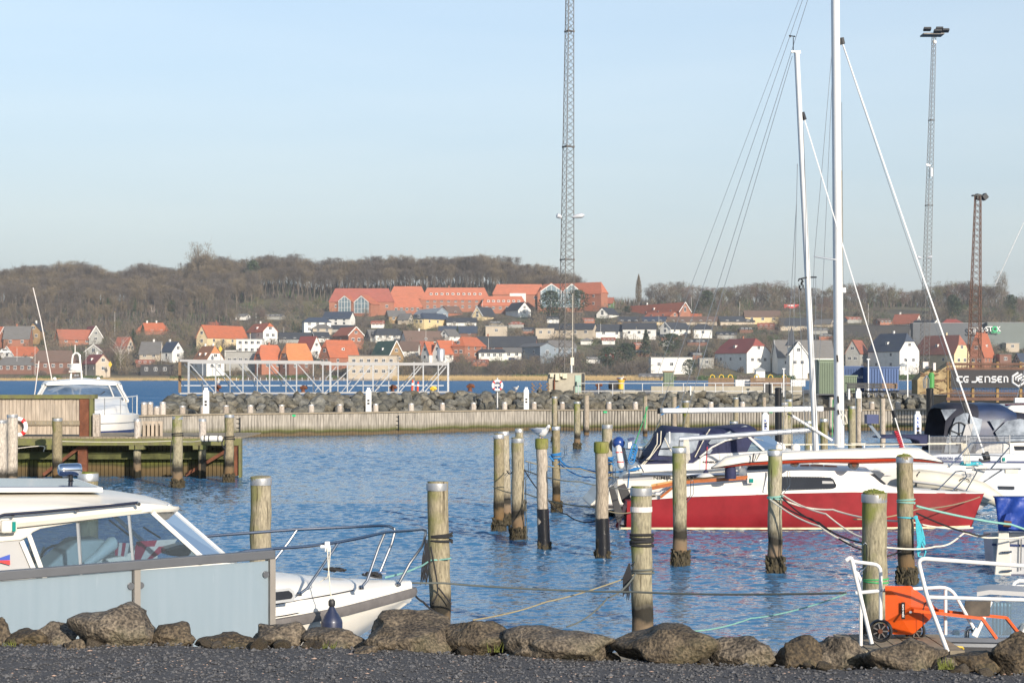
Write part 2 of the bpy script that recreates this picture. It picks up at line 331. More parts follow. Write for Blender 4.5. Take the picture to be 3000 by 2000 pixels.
# water
m_,nt,N,L,b_=new_mat('sea_water')
g=N.new('ShaderNodeNewGeometry')
def wnoise(scale,sx,sy,det,rot=0,out=1):
 mp=N.new('ShaderNodeMapping');mp.inputs['Scale'].default_value=(sx,sy,1);mp.inputs['Rotation'].default_value=(0,0,math.radians(rot));L.new(g.outputs['Position'],mp.inputs[0])
 n=N.new('ShaderNodeTexNoise');n.inputs['Scale'].default_value=scale;n.inputs['Detail'].default_value=det;n.inputs['Roughness'].default_value=.55;n.inputs['Distortion'].default_value=.2;L.new(mp.outputs[0],n.inputs[0]);return n.outputs[out]
def vmath(op,*ins):
 v=N.new('ShaderNodeVectorMath');v.operation=op
 for i,q in enumerate(ins):
  if hasattr(q,'is_linked'):L.new(q,v.inputs[i])
  else:v.inputs[i].default_value=q
 return v.outputs[0]
WS=1.9
w1=vmath('MULTIPLY',vmath('SUBTRACT',wnoise(2.2,1,1.5,2,12),(.5,.5,.5)),(.75*WS,1.05*WS,0))
w2=vmath('MULTIPLY',vmath('SUBTRACT',wnoise(8,1,1.5,3,-14),(.5,.5,.5)),(.8*WS,1.15*WS,0))
patch=N.new('ShaderNodeMapRange');patch.inputs[1].default_value=.35;patch.inputs[2].default_value=.65;patch.inputs[3].default_value=.55;patch.inputs[4].default_value=1.15
L.new(wnoise(.07,1,2.2,3,5,0),patch.inputs[0])
sm=vmath('ADD',w1,w2);sc_=N.new('ShaderNodeVectorMath');sc_.operation='SCALE';L.new(sm,sc_.inputs[0]);L.new(patch.outputs[0],sc_.inputs['Scale'])
nv=vmath('NORMALIZE',vmath('ADD',vmath('MULTIPLY',vmath('ABSOLUTE',sc_.outputs[0]),(.6,-1.5,0)),(0,-.10,1)))
L.new(nv,b_.inputs['Normal'])
b_.inputs['Base Color'].default_value=(.016,.075,.17,1);sset(b_,Roughness=.09,IOR=1.33)
M['sea']=m_
# near water: real waves, a sum of many small wind ripples; beyond it a flat sheet with the same ripples in its shading
rw_=np.random.RandomState(4);NW=84;lam=np.exp(rw_.uniform(math.log(.125),math.log(.62),NW));th_=rw_.normal(math.radians(-78),.62,NW);ph_=rw_.uniform(0,6.283,NW)
slp=.235*math.sqrt(2/NW)*np.where(lam<.4,1.1,.8)
kx=6.2832/lam*np.cos(th_);ky=6.2832/lam*np.sin(th_);am=slp*lam/6.2832
def water_mesh(name,x0,x1,y0,y1,st,cut,wide=False):
 xs=np.arange(x0,x1+st*.5,st);ys=np.arange(y0,y1+st*.5,st);X,Y=np.meshgrid(xs,ys);Z=np.zeros_like(X)
 gust=.72+.28*np.sin(X*.11+1.3*np.sin(Y*.07))*np.sin(Y*.16+.8*np.sin(X*.05)+1)
 for i in range(NW):
  if lam[i]<cut:continue
  Z+=am[i]*np.sin(kx[i]*X+ky[i]*Y+ph_[i])
 Z=Z*gust;edge=np.minimum.reduce([X-x0,x1-X,Y-y0,y1-Y]);Z=Z*np.clip(edge/.8,0,1)
 ny,nx=X.shape;V=np.stack([X,Y,Z+.004],-1).reshape(-1,3);idx=np.arange(nx*ny).reshape(ny,nx)
 q=np.stack([idx[:-1,:-1],idx[:-1,1:],idx[1:,1:],idx[1:,:-1]],-1).reshape(-1,4)
 me=bpy.data.meshes.new(name);me.vertices.add(len(V));me.vertices.foreach_set('co',V.ravel());me.loops.add(q.size);me.loops.foreach_set('vertex_index',q.ravel().astype(np.int32))
 me.polygons.add(len(q));me.polygons.foreach_set('loop_start',np.arange(0,q.size,4,dtype=np.int32));me.polygons.foreach_set('loop_total',np.full(len(q),4,dtype=np.int32));me.polygons.foreach_set('use_smooth',np.ones(len(q),dtype=bool));me.update(calc_edges=True)
 me.materials.append(M['harbour']);o=bpy.data.objects.new(name,me);COL.objects.link(o);return tag(o,kind='structure')
m_,nt,N,L,b_=new_mat('harbour_water');g=N.new('ShaderNodeNewGeometry')
w2=vmath('MULTIPLY',vmath('SUBTRACT',wnoise(9,1,1.6,3,-14),(.5,.5,.5)),(.60,.80,0));L.new(vmath('NORMALIZE',vmath('ADD',g.outputs['Normal'],w2)),b_.inputs['Normal'])
b_.inputs['Base Color'].default_value=(.042,.140,.265,1);sset(b_,Roughness=.07,IOR=1.33);M['harbour']=m_
water_mesh('harbour_water',-13,15,12,44,.037,.12);water_mesh('harbour_water',-30,32,44,101,.09,.24)
b=MB()
for q in([(-1300,-60),(1300,-60),(1300,12),(-1300,12)],[(-1300,12),(-13,12),(-13,44),(-1300,44)],[(15,12),(1300,12),(1300,44),(15,44)],[(-1300,44),(-30,44),(-30,101),(-1300,101)],[(32,44),(1300,44),(1300,101),(32,101)],[(-1300,101),(1300,101),(1300,900),(-1300,900)]):b.add([(x,y,.004)for x,y in q],[(0,1,2,3)])
tag(b.build('sea_water',M['sea'],org=(0,0,0)),kind='structure')
b=MB();b.add([(-1300,-60,-1.5),(1300,-60,-1.5),(1300,2300,-1.5),(-1300,2300,-1.5)],[(0,1,2,3)]);tag(b.build('seabed',M['grey_rubber'],org=(0,0,0)),kind='structure')
# houses of the far shore
WALLS=dict(brick=(.30,.125,.075),dbrick=(.17,.085,.06),white=(.66,.65,.61),cream=(.62,.50,.30),beige=(.42,.36,.28),grey=(.30,.30,.28),brown=(.26,.17,.08),dark=(.04,.04,.042),green=(.10,.22,.08),bluegrey=(.19,.23,.27),redshed=(.22,.03,.03),yellow=(.60,.47,.25))
ROOFS=dict(orange=(.40,.115,.05),orange2=(.47,.175,.06),red=(.24,.055,.042),rust=(.30,.10,.06),dark=(.035,.040,.050),blue=(.035,.050,.080),grey=(.13,.125,.12),brown=(.13,.085,.065),lgrey=(.30,.32,.33),green=(.035,.10,.06),school=(.40,.13,.07),school2=(.29,.085,.06))
for k,c in WALLS.items():mk('wall_'+k,c,rough=.85,var=.10,scale=.6,dirt=.15)
for k,c in ROOFS.items():mk('roof_'+k,c,rough=.75,var=.14,scale=.5,stretch=(1,3,3),dirt=.25)
mk('win_frame',(.66,.65,.62),rough=.5,var=.03);mk('win_pane',(.025,.035,.05),rough=.12,var=.3,scale=.6)
mk('far_glass',(.16,.22,.25),rough=.08,var=.3,scale=.4)
def wmesh(w,h):
 f_=MB();f_.box((0,0,0),(w,.10,h));f_.box((0,-.06,0),(w+.16,.05,.14))
 p_=MB()
 for sx in(-1,1):p_.box((sx*w*.24,-.065,0),(w*.40,.04,h*.80))
 return f_,p_
_WIN={}
HOUSE_RECTS=[]
def win(parent,loc,rz=0.0,size=(1.7,1.8)):
 if size not in _WIN:
  f_,p_=wmesh(*size);a=bpy.data.meshes.new('window');a.from_pydata(f_.v,[],f_.f);a.materials.append(M['win_frame'])
  c=bpy.data.meshes.new('pane');c.from_pydata(p_.v,[],p_.f);c.materials.append(M['win_pane']);_WIN[size]=(a,c)
 a,c=_WIN[size]
 o=bpy.data.objects.new('window',a);COL.objects.link(o);o.parent=parent;o.location=loc;o.rotation_euler=(0,0,rz)
 q=bpy.data.objects.new('pane',c);COL.objects.link(q);q.parent=o
def roof_shell(L,d,h1,h2,q,ov=.45,th=.22):
 hl=L/2+ov;hd=d/2+ov;slope=(h2-h1)/(d/2)if d else 1;e0=h1-ov*slope
 if q>.95:
  R=min(hl-.3,d/2+ov)*.95
  E=[(-hl,-hd,e0),(hl,-hd,e0),(hl,hd,e0),(-hl,hd,e0)];r=[(-hl+R,0,h2),(hl-R,0,h2)]
  top=E+r;fs=[(0,1,5,4),(2,3,4,5),(1,2,5),(3,0,4)];rim=[0,1,2,3]
 elif q>.05:
  zq=h2-(h2-e0)*q;yq=hd*q;R=hd*q*.8
  top=[(-hl,-hd,e0),(hl,-hd,e0),(hl,-yq,zq),(hl,yq,zq),(hl,hd,e0),(-hl,hd,e0),(-hl,yq,zq),(-hl,-yq,zq),(-hl+R,0,h2),(hl-R,0,h2)]
  fs=[(0,1,2,9,8,7),(4,5,6,8,9,3),(2,3,9),(6,7,8)];rim=[0,1,2,3,4,5,6,7]
 else:
  top=[(-hl,-hd,e0),(hl,-hd,e0),(hl,0,h2),(hl,hd,e0),(-hl,hd,e0),(-hl,0,h2)];fs=[(0,1,2,5),(3,4,5,2)];rim=[0,1,2,3,4,5]
 n=len(top);b=MB();vs=top+[(x,y,z-th)for x,y,z in top]
 b.add(vs,fs+[tuple(i+n for i in reversed(f))for f in fs]+[(rim[i],rim[i]+n,rim[(i+1)%len(rim)]+n,rim[(i+1)%len(rim)])for i in range(len(rim))])
 return b
CROPS={1:(0,680,3.136),2:(700,680,3.136),3:(1400,680,3.136),4:(2100,680,2.6133)}
def house(cr,x0,x1,yb,ye,yr,side,g,q,wall,roof,label,nw=3,rows=1,ng=2,chim=(),dorm=0,trim=False,glassg=False,name='house',cat='house',D=None,flat=False,floor=0):
 ox,oy,s_=CROPS[cr];x0,x1=ox+x0/s_,ox+x1/s_;yb,ye,yr=[oy+v/s_ for v in(yb,ye,yr)]
 cx=(x0+x1)/2;D=D or dist_for(cx,yb);s=F/D;Wd=(x1-x0)/s
 HOUSE_RECTS.append((x0,yr,x1,yb,D))
 d=max(7.5,g*Wd/.9)if g<1 else Wd
 if g>=1:ang=math.pi/2;L=10.0;sgn=-1
 else:
  a=math.asin(min(.92,g*Wd/d));L=max(3.0,(1-g)*Wd/math.cos(a));ang=a;sgn=-1 if side=='R' else 1
 h1=(yb-ye)/s;h2=(yb-yr)/s
 c=P(cx,yb,D);root=empty(name,(c.x,D,c.z),label,cat,None,sgn*ang)
 Mx=WORLD[root.name]
 def tw(b,nm,m,par=root):
  b.v=[tuple(Mx@Vector(v))for v in b.v];return b.build(nm,m,par)
 b=MB()
 if flat or h2-h1<.25:
  b.box((0,0,(h2-4)/2),(L,d,h2+4));wl=tw(b,'wall',M['wall_'+wall])
  b=MB();b.box((0,0,h2+.13),(L+.7,d+.7,.25));rf=tw(b,'roof',M['roof_'+roof]);h1=h2
 else:
  b.box((0,0,(h1-4)/2),(L,d,h1+4))
  if q<.95:
   sl_=(h2-h1)/(d/2);hc=(h2-h1)*(1-max(q,0))-.15
   yy=d/2;yq=yy-hc/sl_
   for sx in(-1,1):
    X=sx*L/2;b.prism([(X,-yy,h1-.01),(X,-yq,h1+hc),(X,yq,h1+hc),(X,yy,h1-.01)],(-sx*.3,0,0))
  wl=tw(b,'wall',M['wall_'+wall])
  b=roof_shell(L,d,h1,h2,q);rf=tw(b,'roof',M['roof_'+roof])
  if trim:
   hd=d/2+.5;hl=L/2+.5;e0=h1-.5*(h2-h1)/(d/2);sx=1 if sgn<0 else-1;t=MB()
   for sy in(-1,1):t.bar((sx*hl,sy*hd,e0-.1),(sx*hl,0,h2-.1),.12,.42)
   tw(t,'gable_trim',M['win_frame'])
 for cxp,ccol in chim:
  t=MB();t.box(((cxp-.5)*L,.3,h2+.3),(.8,.8,1.7));t.box(((cxp-.5)*L,.3,h2+1.2),(.95,.95,.14));tw(t,'chimney',M['wall_'+ccol],rf)
 wsz=(1.7,1.8)
 for r_ in range(rows):
  z=h1*((r_+.55)/rows)if rows>1 else max(1.2,h1*.55)
  for i in range(nw):win(root,((i+.5-nw/2)*L/nw*.92,-d/2-.06,z),0,wsz if h1>2.6 else(1.6,1.1))
 gx=L/2+.06;
 if g>.15 or g>=1:
  sx=1 if sgn<0 else-1
  if glassg:
   t=MB();X=sx*(L/2+.05);yy=d/2*.80;hh=h1+(h2-h1)*.12;tp=h1+(h2-h1)*.85
   t.prism([(X,-yy,.4),(X,-yy,hh),(X,0,tp),(X,yy,hh),(X,yy,.4)],(sx*.12,0,0));gl=tw(t,'glass_gable',M['far_glass'])
   t=MB()
   for k in range(-2,3):t.bar((sx*(L/2+.2),k*yy*.45,.3),(sx*(L/2+.2),k*yy*.45,hh+(tp-hh)*(1-abs(k)*.45)),.22)
   for z in(.5,h1*.5,h1):t.bar((sx*(L/2+.2),-yy,z),(sx*(L/2+.2),yy,z),.2)
   t.bar((sx*(L/2+.2),-yy,hh),(sx*(L/2+.2),0,tp),.5);t.bar((sx*(L/2+.2),yy,hh),(sx*(L/2+.2),0,tp),.5)
   tw(t,'glass_bars',M['win_frame'],gl)
  else:
   for i in range(ng):win(root,(sx*gx,(i+.5-ng/2)*d/ng*.8,max(1.3,h1*.5)),sx*math.pi/2,wsz)
   if h2-h1>3 and ng:win(root,(sx*gx,0,h1+(h2-h1)*.32),sx*math.pi/2,wsz)
 for i in range(dorm):
  t=MB();zz=h1+(h2-h1)*.42;yy=-(d/2)*.62;X=(i+.5-dorm/2)*L/dorm*.8;w_=min(1.7,L/dorm*.55)
  t.box((X,yy+.3,zz),(w_,1.8,1.3));dm=tw(t,'dormer',M['win_frame'],rf)
  t=MB();t.box((X,yy-.64,zz),(w_*.6,.06,.7));t.box((X,yy+.3,zz+.72),(w_+.3,2.0,.14),m=1);tw(t,'dormer_window',[M['win_pane'],M['roof_'+roof]],rf)
 return root
HS=house
HS(1,50,285,1050,970,862,'R',0,0,'brick','grey','red brick house with grey roof at left edge of the shore',2,1,0,((.45,'brick'),))
HS(1,-70,52,1045,930,868,'R',.3,0,'brick','orange','brick house with white gable trim cut by the left picture edge',1,1,1,trim=True)
HS(1,268,392,1005,900,832,'R',1,0,'brown','dark','narrow timber chalet with balcony and yellow base beside the brick house',0,1,2,((.5,'white'),))
HS(1,515,850,1022,978,893,'L',.2,0,'brick','rust','low faded tile roof house behind a bare tree below the wood',3)
HS(1,725,962,1000,960,863,'R',.45,0,'grey','red','house with dull red roof and grey gable edged in white',1,1,1,trim=True)
HS(1,800,960,1118,1095,1032,'R',1,0,'grey','brown','small grey gabled house below the grey gable edged in white',0,1,1,trim=True)
HS(1,1050,1232,1082,1058,963,'R',.3,0,'beige','rust','rusty pink roofed house behind the bare red twigged tree',2)
HS(1,1265,1552,925,900,832,'R',0,1,'brick','orange','orange hipped roof high up against the wood behind a birch',3,1,0,((.3,'white'),(.6,'white')))
HS(1,1910,2065,868,860,826,'R',0,0,'brick','rust','small dull red roof at the foot of the wood',0,1,0,((.5,'brick'),))
HS(1,1848,2238,1040,963,858,'L',.28,0,'cream','orange','cream house with a wide orange roof and roof lights',4,1,1,())
HS(1,1735,2092,1282,1175,1045,'R',.42,.45,'white','orange2','white waterside house with bright orange half hipped roof and two white chimneys',2,1,2,((.25,'white'),(.8,'white')),dorm=2)
HS(1,1480,1692,1172,1090,1005,'R',.42,0,'white','blue','white gabled house with dark blue roof and white chimney',1,1,1,((.2,'white'),))
HS(1,1290,1500,1160,1110,1005,'R',.1,0,'beige','grey','grey roofed house left of the white gable with blue roof',2,1,0,((.6,'white'),))
HS(1,1305,1582,1300,1240,1222,'R',0,0,'dark','dark','long black shed with white door and windows on a green lawn',3,1,0,flat=True,name='shed',cat='shed')
HS(1,722,1048,1300,1200,1122,'R',.36,0,'beige','red','beige house with deep red roof and dormer above the beach',3,1,1,((.5,'white'),),dorm=1)
HS(1,50,352,1150,1128,1050,'L',.45,0,'white','orange','low orange roofed house with white gable above the grey bungalow',0,1,1,trim=True)
HS(1,-20,335,1285,1212,1145,'R',0,1,'dbrick','grey','long grey roofed brick bungalow at the far left of the beach',5)
HS(1,310,705,1282,1180,1085,'R',0,.9,'dbrick','brown','wide brown roofed brick bungalow behind the white motor yacht',5)
HS(1,2082,2360,1252,1165,1100,'R',0,0,'grey','grey','flat grey brown house with a row of windows right of the bright orange roof',5,1,0,flat=True)
HS(1,2180,2420,1115,1005,985,'R',0,0,'white','lgrey','white flat roofed house with balconies above the grey brown house',4,2,0,flat=True)
HS(1,2075,2180,1170,1100,1085,'R',0,0,'white','grey','small white annex between the orange roof and the balcony house',1,flat=True)
HS(2,35,382,988,912,838,'R',.35,.4,'white','orange','white villa with orange roof, dormers and two gables near the wood',2,1,2,((.4,'white'),),dorm=1)
HS(2,-40,45,985,960,890,'R',0,0,'brick','orange','small orange roof just left of the white villa near the wood',1)
HS(2,148,408,1285,1165,1035,'L',.3,.55,'brick','orange','brick house with orange half hipped roof, left one of the pair behind the white truss',2,1,1,((.5,'brick'),))
HS(2,382,672,1285,1180,1020,'L',.33,.5,'dbrick','orange2','dark brick house with pale orange roof, right one of the pair behind the white truss',2,1,1)
HS(2,520,762,1142,1070,955,'R',.35,0,'white','red','red roofed house with white gable behind the pale orange roof',1,1,1)
HS(2,752,1095,1232,1135,990,'L',.3,.4,'brick','orange','large orange roofed brick house with white dormer beside the building site',2,1,2,dorm=1)
HS(2,848,1158,1035,945,872,'R',.42,.4,'brick','orange','orange roofed house with white edged brick gable above the large orange roof',1,1,2,trim=True)
HS(2,1198,1522,1190,1128,998,'R',.38,0,'brown','green','green roofed house with ochre timber gable edged in white',2,1,2,dorm=1,trim=True)
HS(2,1478,1662,1120,1080,1000,'R',.1,0,'white','brown','dark brown roof with white wall right of the green roof',1)
HS(2,1600,1720,1060,1040,998,'R',0,0,'brick','rust','low rust roof behind the dark brown roof with white wall',1)
HS(2,1670,1822,1178,1112,1003,'L',.55,0,'white','orange','narrow white gabled house with orange roof, left of the twin gables',0,1,1)
HS(2,1778,2012,1182,1110,993,'L',.42,0,'white','orange','white gabled house with orange roof behind the metal silo',1,1,1)
HS(2,1965,2265,1158,1038,962,'L',.38,1,'brick','orange','two storey brick house with orange hipped roof and white windows',3,2,2)
HS(2,2205,2440,1158,1102,1072,'R',0,.5,'white','dark','low white house with dark roof right of the brick hipped house',4)
HS(2,2160,2745,1085,1045,955,'R',.05,0,'dbrick','dark','very long black roof with roof lights above the low white house',5,1,0,((.2,'brick'),))
HS(2,768,1068,857,790,730,'R',.14,0,'white','blue','bright white house with dark blue roof and a round arched gable below the school',3,2,1)
HS(2,880,980,857,800,757,'R',1,0,'white','blue','white cross gable with arched window on the bright white house below the school',0,1,1,D=1195)
HS(2,578,848,918,822,782,'L',.12,1,'white','blue','white balconied house with dark hipped roof left of the bright white house',3,2,1)
HS(2,668,862,925,880,845,'L',.1,1,'beige','grey','low dark hipped bungalow in front of the white balconied house',2)
HS(2,375,665,998,975,920,'R',0,0,'grey','dark','long dark roof right of the white villa near the wood',3)
HS(2,655,840,990,965,915,'L',.3,0,'white','dark','dark bungalow with white gable edge beside the long dark roof',1,1,1,trim=True)
HS(2,855,1060,905,885,853,'R',0,0,'grey','dark','low dark roof above the white edged brick gable',1)
HS(2,1345,1538,822,770,718,'L',.2,0,'brown','grey','brown timber house with grey roof below the low school wing',2)
HS(2,1462,1602,832,800,745,'R',.3,0,'beige','grey','small beige house with grey roof right of the brown timber house',1)
HS(2,1595,1930,800,745,702,'R',.3,0,'bluegrey','lgrey','blue grey house with pale metal roof above the balcony bungalow',3)
HS(2,1615,1942,857,795,745,'L',.3,1,'yellow','blue','yellow house with dark hipped roof and white balcony rail',3,1,2)
HS(2,1910,2180,850,825,785,'R',0,0,'white','dark','low dark roof right of the yellow house with balcony',2)
HS(2,1200,1532,982,940,885,'L',.2,1,'white','dark','dark hipped bungalow with white walls above the green roof',4)
HS(2,1160,1290,985,960,895,'L',.4,0,'grey','grey','grey gabled house left of the dark hipped bungalow with white walls',0,1,1)
HS(2,1488,1895,1000,990,905,'L',.14,0,'white','brown','wide brown roof with white gable above the twin gables',1,1,1,((.4,'white'),))
HS(2,1840,2185,950,920,860,'R',0,0,'dbrick','blue','long dark blue roof with white fascia above the brick hipped house',3)
HS(2,1840,2030,985,950,890,'L',.5,0,'white','grey','grey roofed house with pale gable below the long dark blue roof',1,1,1)
HS(2,1845,2052,752,738,678,'L',.4,0,'brick','brown','brown roofed brick gable in front of the school dormers',1,1,1)
HS(2,2145,2362,790,768,688,'L',.45,0,'cream','dark','cream gabled house with black roof right of the school courtyard',0,1,1,trim=True)
HS(3,72,270,945,880,866,'R',0,0,'beige','lgrey','flat beige house with large glass front above the very long black roof',1,flat=True)
HS(2,1010,1465,1330,1150,1135,'R',.02,0,'beige','grey','unfinished grey beige building wrapped in scaffolding above the reeds',6,2,0,flat=True,name='building_site',cat='building')
# school on the hill
def SCH(*a,**k):return house(*a,name='school_building',cat='school building',**k)
SCH(2,835,1425,748,628,516,'R',0,1,'brick','school2','large hipped school wing with dull red roof at the left of the hilltop school',nw=7,ng=0)
SCH(2,905,1150,748,645,582,'L',.62,0,'brick','school','left glass gabled front of the hilltop school',nw=0,ng=0,glassg=True)
SCH(2,1045,1335,752,660,580,'L',.62,0,'brick','school','right glass gabled front of the hilltop school',nw=0,ng=0,glassg=True)
SCH(2,1310,1685,745,680,588,'R',0,1,'brick','school','low hipped school hall with a row of tall windows beside the glass gables',nw=7,ng=0)
SCH(2,1375,1725,650,600,497,'R',0,1,'brick','school','tall hipped school roof behind the low hall',nw=0,ng=0)
SCH(2,1680,2305,715,612,510,'R',0,1,'brick','school','long three storey school block with ten white dormers and rows of white windows',nw=9,rows=2,ng=0,chim=((.4,'brick'),),dorm=10)
SCH(2,2230,2635,735,668,588,'R',0,.9,'brick','school','low orange roofed school wing with a ribbon of dormers left of the glazed gables',nw=6,ng=0,dorm=7)
SCH(3,140,620,655,563,478,'R',0,.9,'brick','school','orange roofed school hall with white panels left of the glazed gables',nw=3,ng=0)
SCH(3,548,1182,700,565,468,'R',.10,.9,'brick','school','brick school block with orange roof and tall strip windows at the right end',nw=6,rows=2,ng=1)
SCH(3,548,800,700,560,466,'R',1,0,'brick','school','left triangular glazed school gable beside the tall lattice tower',nw=0,ng=0,glassg=True,D=1122)
SCH(3,760,960,700,560,466,'R',1,0,'brick','school','right triangular glazed school gable beside the tall lattice tower',nw=0,ng=0,glassg=True,D=1122)
b=MB();b.box(P(1517,872,1128),(10.6,1,5.8));tag(b.build('white_wall',M['wall_white']),'white rendered panel wall on the school hall left of the glazed gables','wall')
HS(3,1178,1258,692,650,600,'R',.3,0,'green','rust','small light green house with red roof right of the school',1,1,1)
# right part
HS(3,1385,1912,752,738,660,'R',.2,0,'brick','orange','long orange roofed house with white edged gable on the right of the poplar',4,1,1,((.3,'white'),),dorm=1,trim=True)
HS(3,1540,1840,782,770,735,'R',.3,0,'brick','orange','low orange lean to in front of the long orange roofed house',2,1,1)
HS(3,1820,2050,785,775,748,'R',0,0,'brick','orange','low orange roof reaching right towards the round pine',0)
HS(3,1085,1300,770,752,693,'L',.5,0,'white','dark','dark roofed house with small white gable left of the long dark terraces',0,1,1,((.5,'brick'),))
HS(3,1282,1502,835,818,775,'R',.05,0,'brown','dark','first dark roofed terrace house from the left below the orange roofed house',3)
HS(3,1498,1738,835,818,775,'R',.1,0,'cream','blue','second dark roofed terrace house from the left below the orange roofed house',3)
HS(3,1735,2205,835,818,775,'R',.05,0,'beige','brown','brown roofed terrace house third from the left below the orange roofed house',5)
HS(3,2190,2540,835,818,772,'L',.08,0,'beige','dark','dark roofed terrace house below the round pine',3)
HS(3,1328,1642,965,885,830,'R',.05,0,'white','dark','white house with black roof and tall white wall below the terraces',3)
HS(3,1668,1962,930,885,828,'L',.3,0,'white','dark','black roofed bungalow with white gable edge below the brown terrace',3,1,1,trim=True)
HS(3,1978,2145,955,888,842,'R',0,.9,'white','dark','small white cube house with dark hipped roof below the round pine',1)
HS(3,638,1095,952,890,838,'R',.1,0,'beige','dark','beige bungalow with long black roof behind the tall lattice tower',4)
HS(3,530,700,960,905,885,'R',0,0,'beige','grey','flat beige modern house left of the tall lattice tower',2,flat=True)
HS(3,1080,1345,955,905,845,'R',0,0,'white','dark','dark roofed white bungalow right of the tall lattice tower',2)
HS(3,255,485,760,715,645,'R',.5,0,'white','dark','black roofed house with white gable below the low orange school wing',0,1,1)
HS(3,370,700,1155,1050,1018,'R',.4,0,'bluegrey','grey','modern grey house with tall glass bay left of the tall lattice tower',2,1,1)
HS(3,600,905,1120,1050,992,'L',.2,.5,'bluegrey','grey','grey roofed house with glass veranda directly behind the tall lattice tower',4)
HS(3,240,400,1150,1100,1060,'R',0,0,'white','grey','white carport house with grey sloping roof left of the modern grey house',2)
HS(3,1572,1965,1285,1175,1152,'L',.03,0,'white','white' if False else 'lgrey','white flat roofed modern villa with tall windows near the water',3,1,0,flat=True)
HS(3,2030,2160,1230,1175,1160,'R',0,0,'grey','lgrey','low grey wing right of the white modern villa',1,flat=True)
HS(3,1168,1248,1180,1122,1112,'R',0,0,'redshed','lgrey','small red shed among the dark bushes right of the tall lattice tower',1,flat=True,name='shed',cat='shed')
HS(3,1478,1705,1350,1322,1295,'R',.1,0,'dark','grey','low dark boathouse with white windows below the white modern villa',3,name='boathouse',cat='boathouse')
HS(4,5,388,1032,920,815,'R',.50,.5,'white','red','white house with deep red half hipped roof left of the spired villa',3,1,3,((.5,'brick'),),dorm=1)
HS(4,425,895,1062,945,825,'L',.05,0,'white','grey','white villa with wide grey roof and chimney left of the tall white mast',4,1,0,((.3,'brick'),),trim=True)
HS(4,545,682,1062,930,838,'R',1,0,'white','grey','white front gable with red brick edging on the spired villa',0,1,2,D=850,trim=True)
HS(4,425,545,1055,930,862,'R',.4,0,'dbrick','grey','red brick wing with white windows at the left end of the spired villa',2,2,1)
HS(4,965,1185,1012,920,825,'L',.45,0,'grey','rust','house with brown tiled roof and glass balcony right of the tall white mast',2,1,2)
HS(4,1185,1518,1052,905,775,'R',.50,.45,'white','blue','tall white house with dark blue roof and balconies behind the blue containers',2,2,2,((.5,'white'),),dorm=1)
HS(4,1560,1888,1035,925,790,'R',.4,.5,'cream','rust','pale yellow house with red hipped roof left of the brick villa',2,1,2,((.6,'cream'),),dorm=1)
HS(4,1800,1930,1025,890,860,'R',0,0,'brick','lgrey','brick bay with white windows between the yellow house and the brick villa',2,2,0,flat=True)
HS(4,1890,2170,1022,940,770,'L',.35,.2,'brick','orange','red brick villa with steep orange roof above the construction banner',3,1,2,((.8,'brick'),),dorm=1)
HS(4,2150,2240,1010,940,935,'R',0,0,'dbrick','grey','small dark brick outbuilding right of the brick villa',1,flat=True)
HS(4,1350,1562,702,695,627,'R',.3,0,'white','rust','faded red roof with white gable in front of the shopping block on the hill',0,1,1,((.2,'white'),))
HS(4,1715,1878,705,695,665,'R',0,1,'white','red','low red hipped roof above the dark warehouse',0)
HS(4,-20,205,692,682,642,'R',0,0,'cream','dark','long dark terrace with yellow walls left of the raked mast',3)
HS(4,210,480,690,645,600,'R',0,0,'yellow','brown','brown roofed row with ochre walls below the hilltop trees',3)
HS(4,480,720,740,710,655,'R',0,0,'beige','dark','dark bungalow left of the tall white mast on the slope',3)
HS(4,740,905,712,700,665,'R',.3,0,'beige','grey','small grey gabled bungalow just behind the tall white mast',0,1,1)
HS(4,1500,1700,735,712,672,'R',.4,0,'white','dark','dark roofed bungalow with white edge in front of the warehouse',1,1,1,trim=True)
HS(4,960,1500,790,735,715,'R',0,0,'dark','dark','long low dark warehouse wing right of the tall white mast',0,1,0,flat=True,name='warehouse',cat='warehouse')
HS(4,1290,1440,640,560,525,'R',0,0,'dark','red','dark part of the hilltop shopping block with red roof edge',0,1,0,flat=True,name='shop_building',cat='shop',D=1230)
HS(4,1400,1432,640,545,515,'R',0,0,'cream','red','cream tower panel on the hilltop shopping block',0,1,0,flat=True,name='shop_building',cat='shop',D=1222)
HS(4,1432,1600,640,560,535,'R',0,0,'bluegrey','red','grey blue right half of the hilltop shopping block',0,1,0,flat=True,name='shop_building',cat='shop',D=1228)
HS(4,2280,2420,1010,985,925,'L',.2,0,'beige','blue','dark blue roof at the right picture edge above the banner',1)
HS(4,2200,2300,900,860,850,'R',0,0,'beige','lgrey','pale low kiosk in front of the warehouse with the green sign',1,flat=True)
wa=HS(4,1490,2075,850,720,700,'R',0,0,'bluegrey','lgrey','dark grey warehouse with large faint white lettering behind the lattice tower',0,1,0,flat=True,name='warehouse',cat='warehouse',D=950)
wb=HS(4,2058,2480,865,705,695,'R',0,0,'grey','lgrey','green grey warehouse with white and green shop lettering at the right',0,1,0,flat=True,name='warehouse',cat='warehouse',D=946)
mk('warehouse_dark',(.045,.055,.068),rough=.5,var=.12,scale=.2);mk('warehouse_green',(.085,.11,.105),rough=.5,var=.1,scale=.2)
for o_,k_ in((wa,'warehouse_dark'),(wb,'warehouse_green')):KIDS[o_.name][0].data.materials[0]=M[k_]
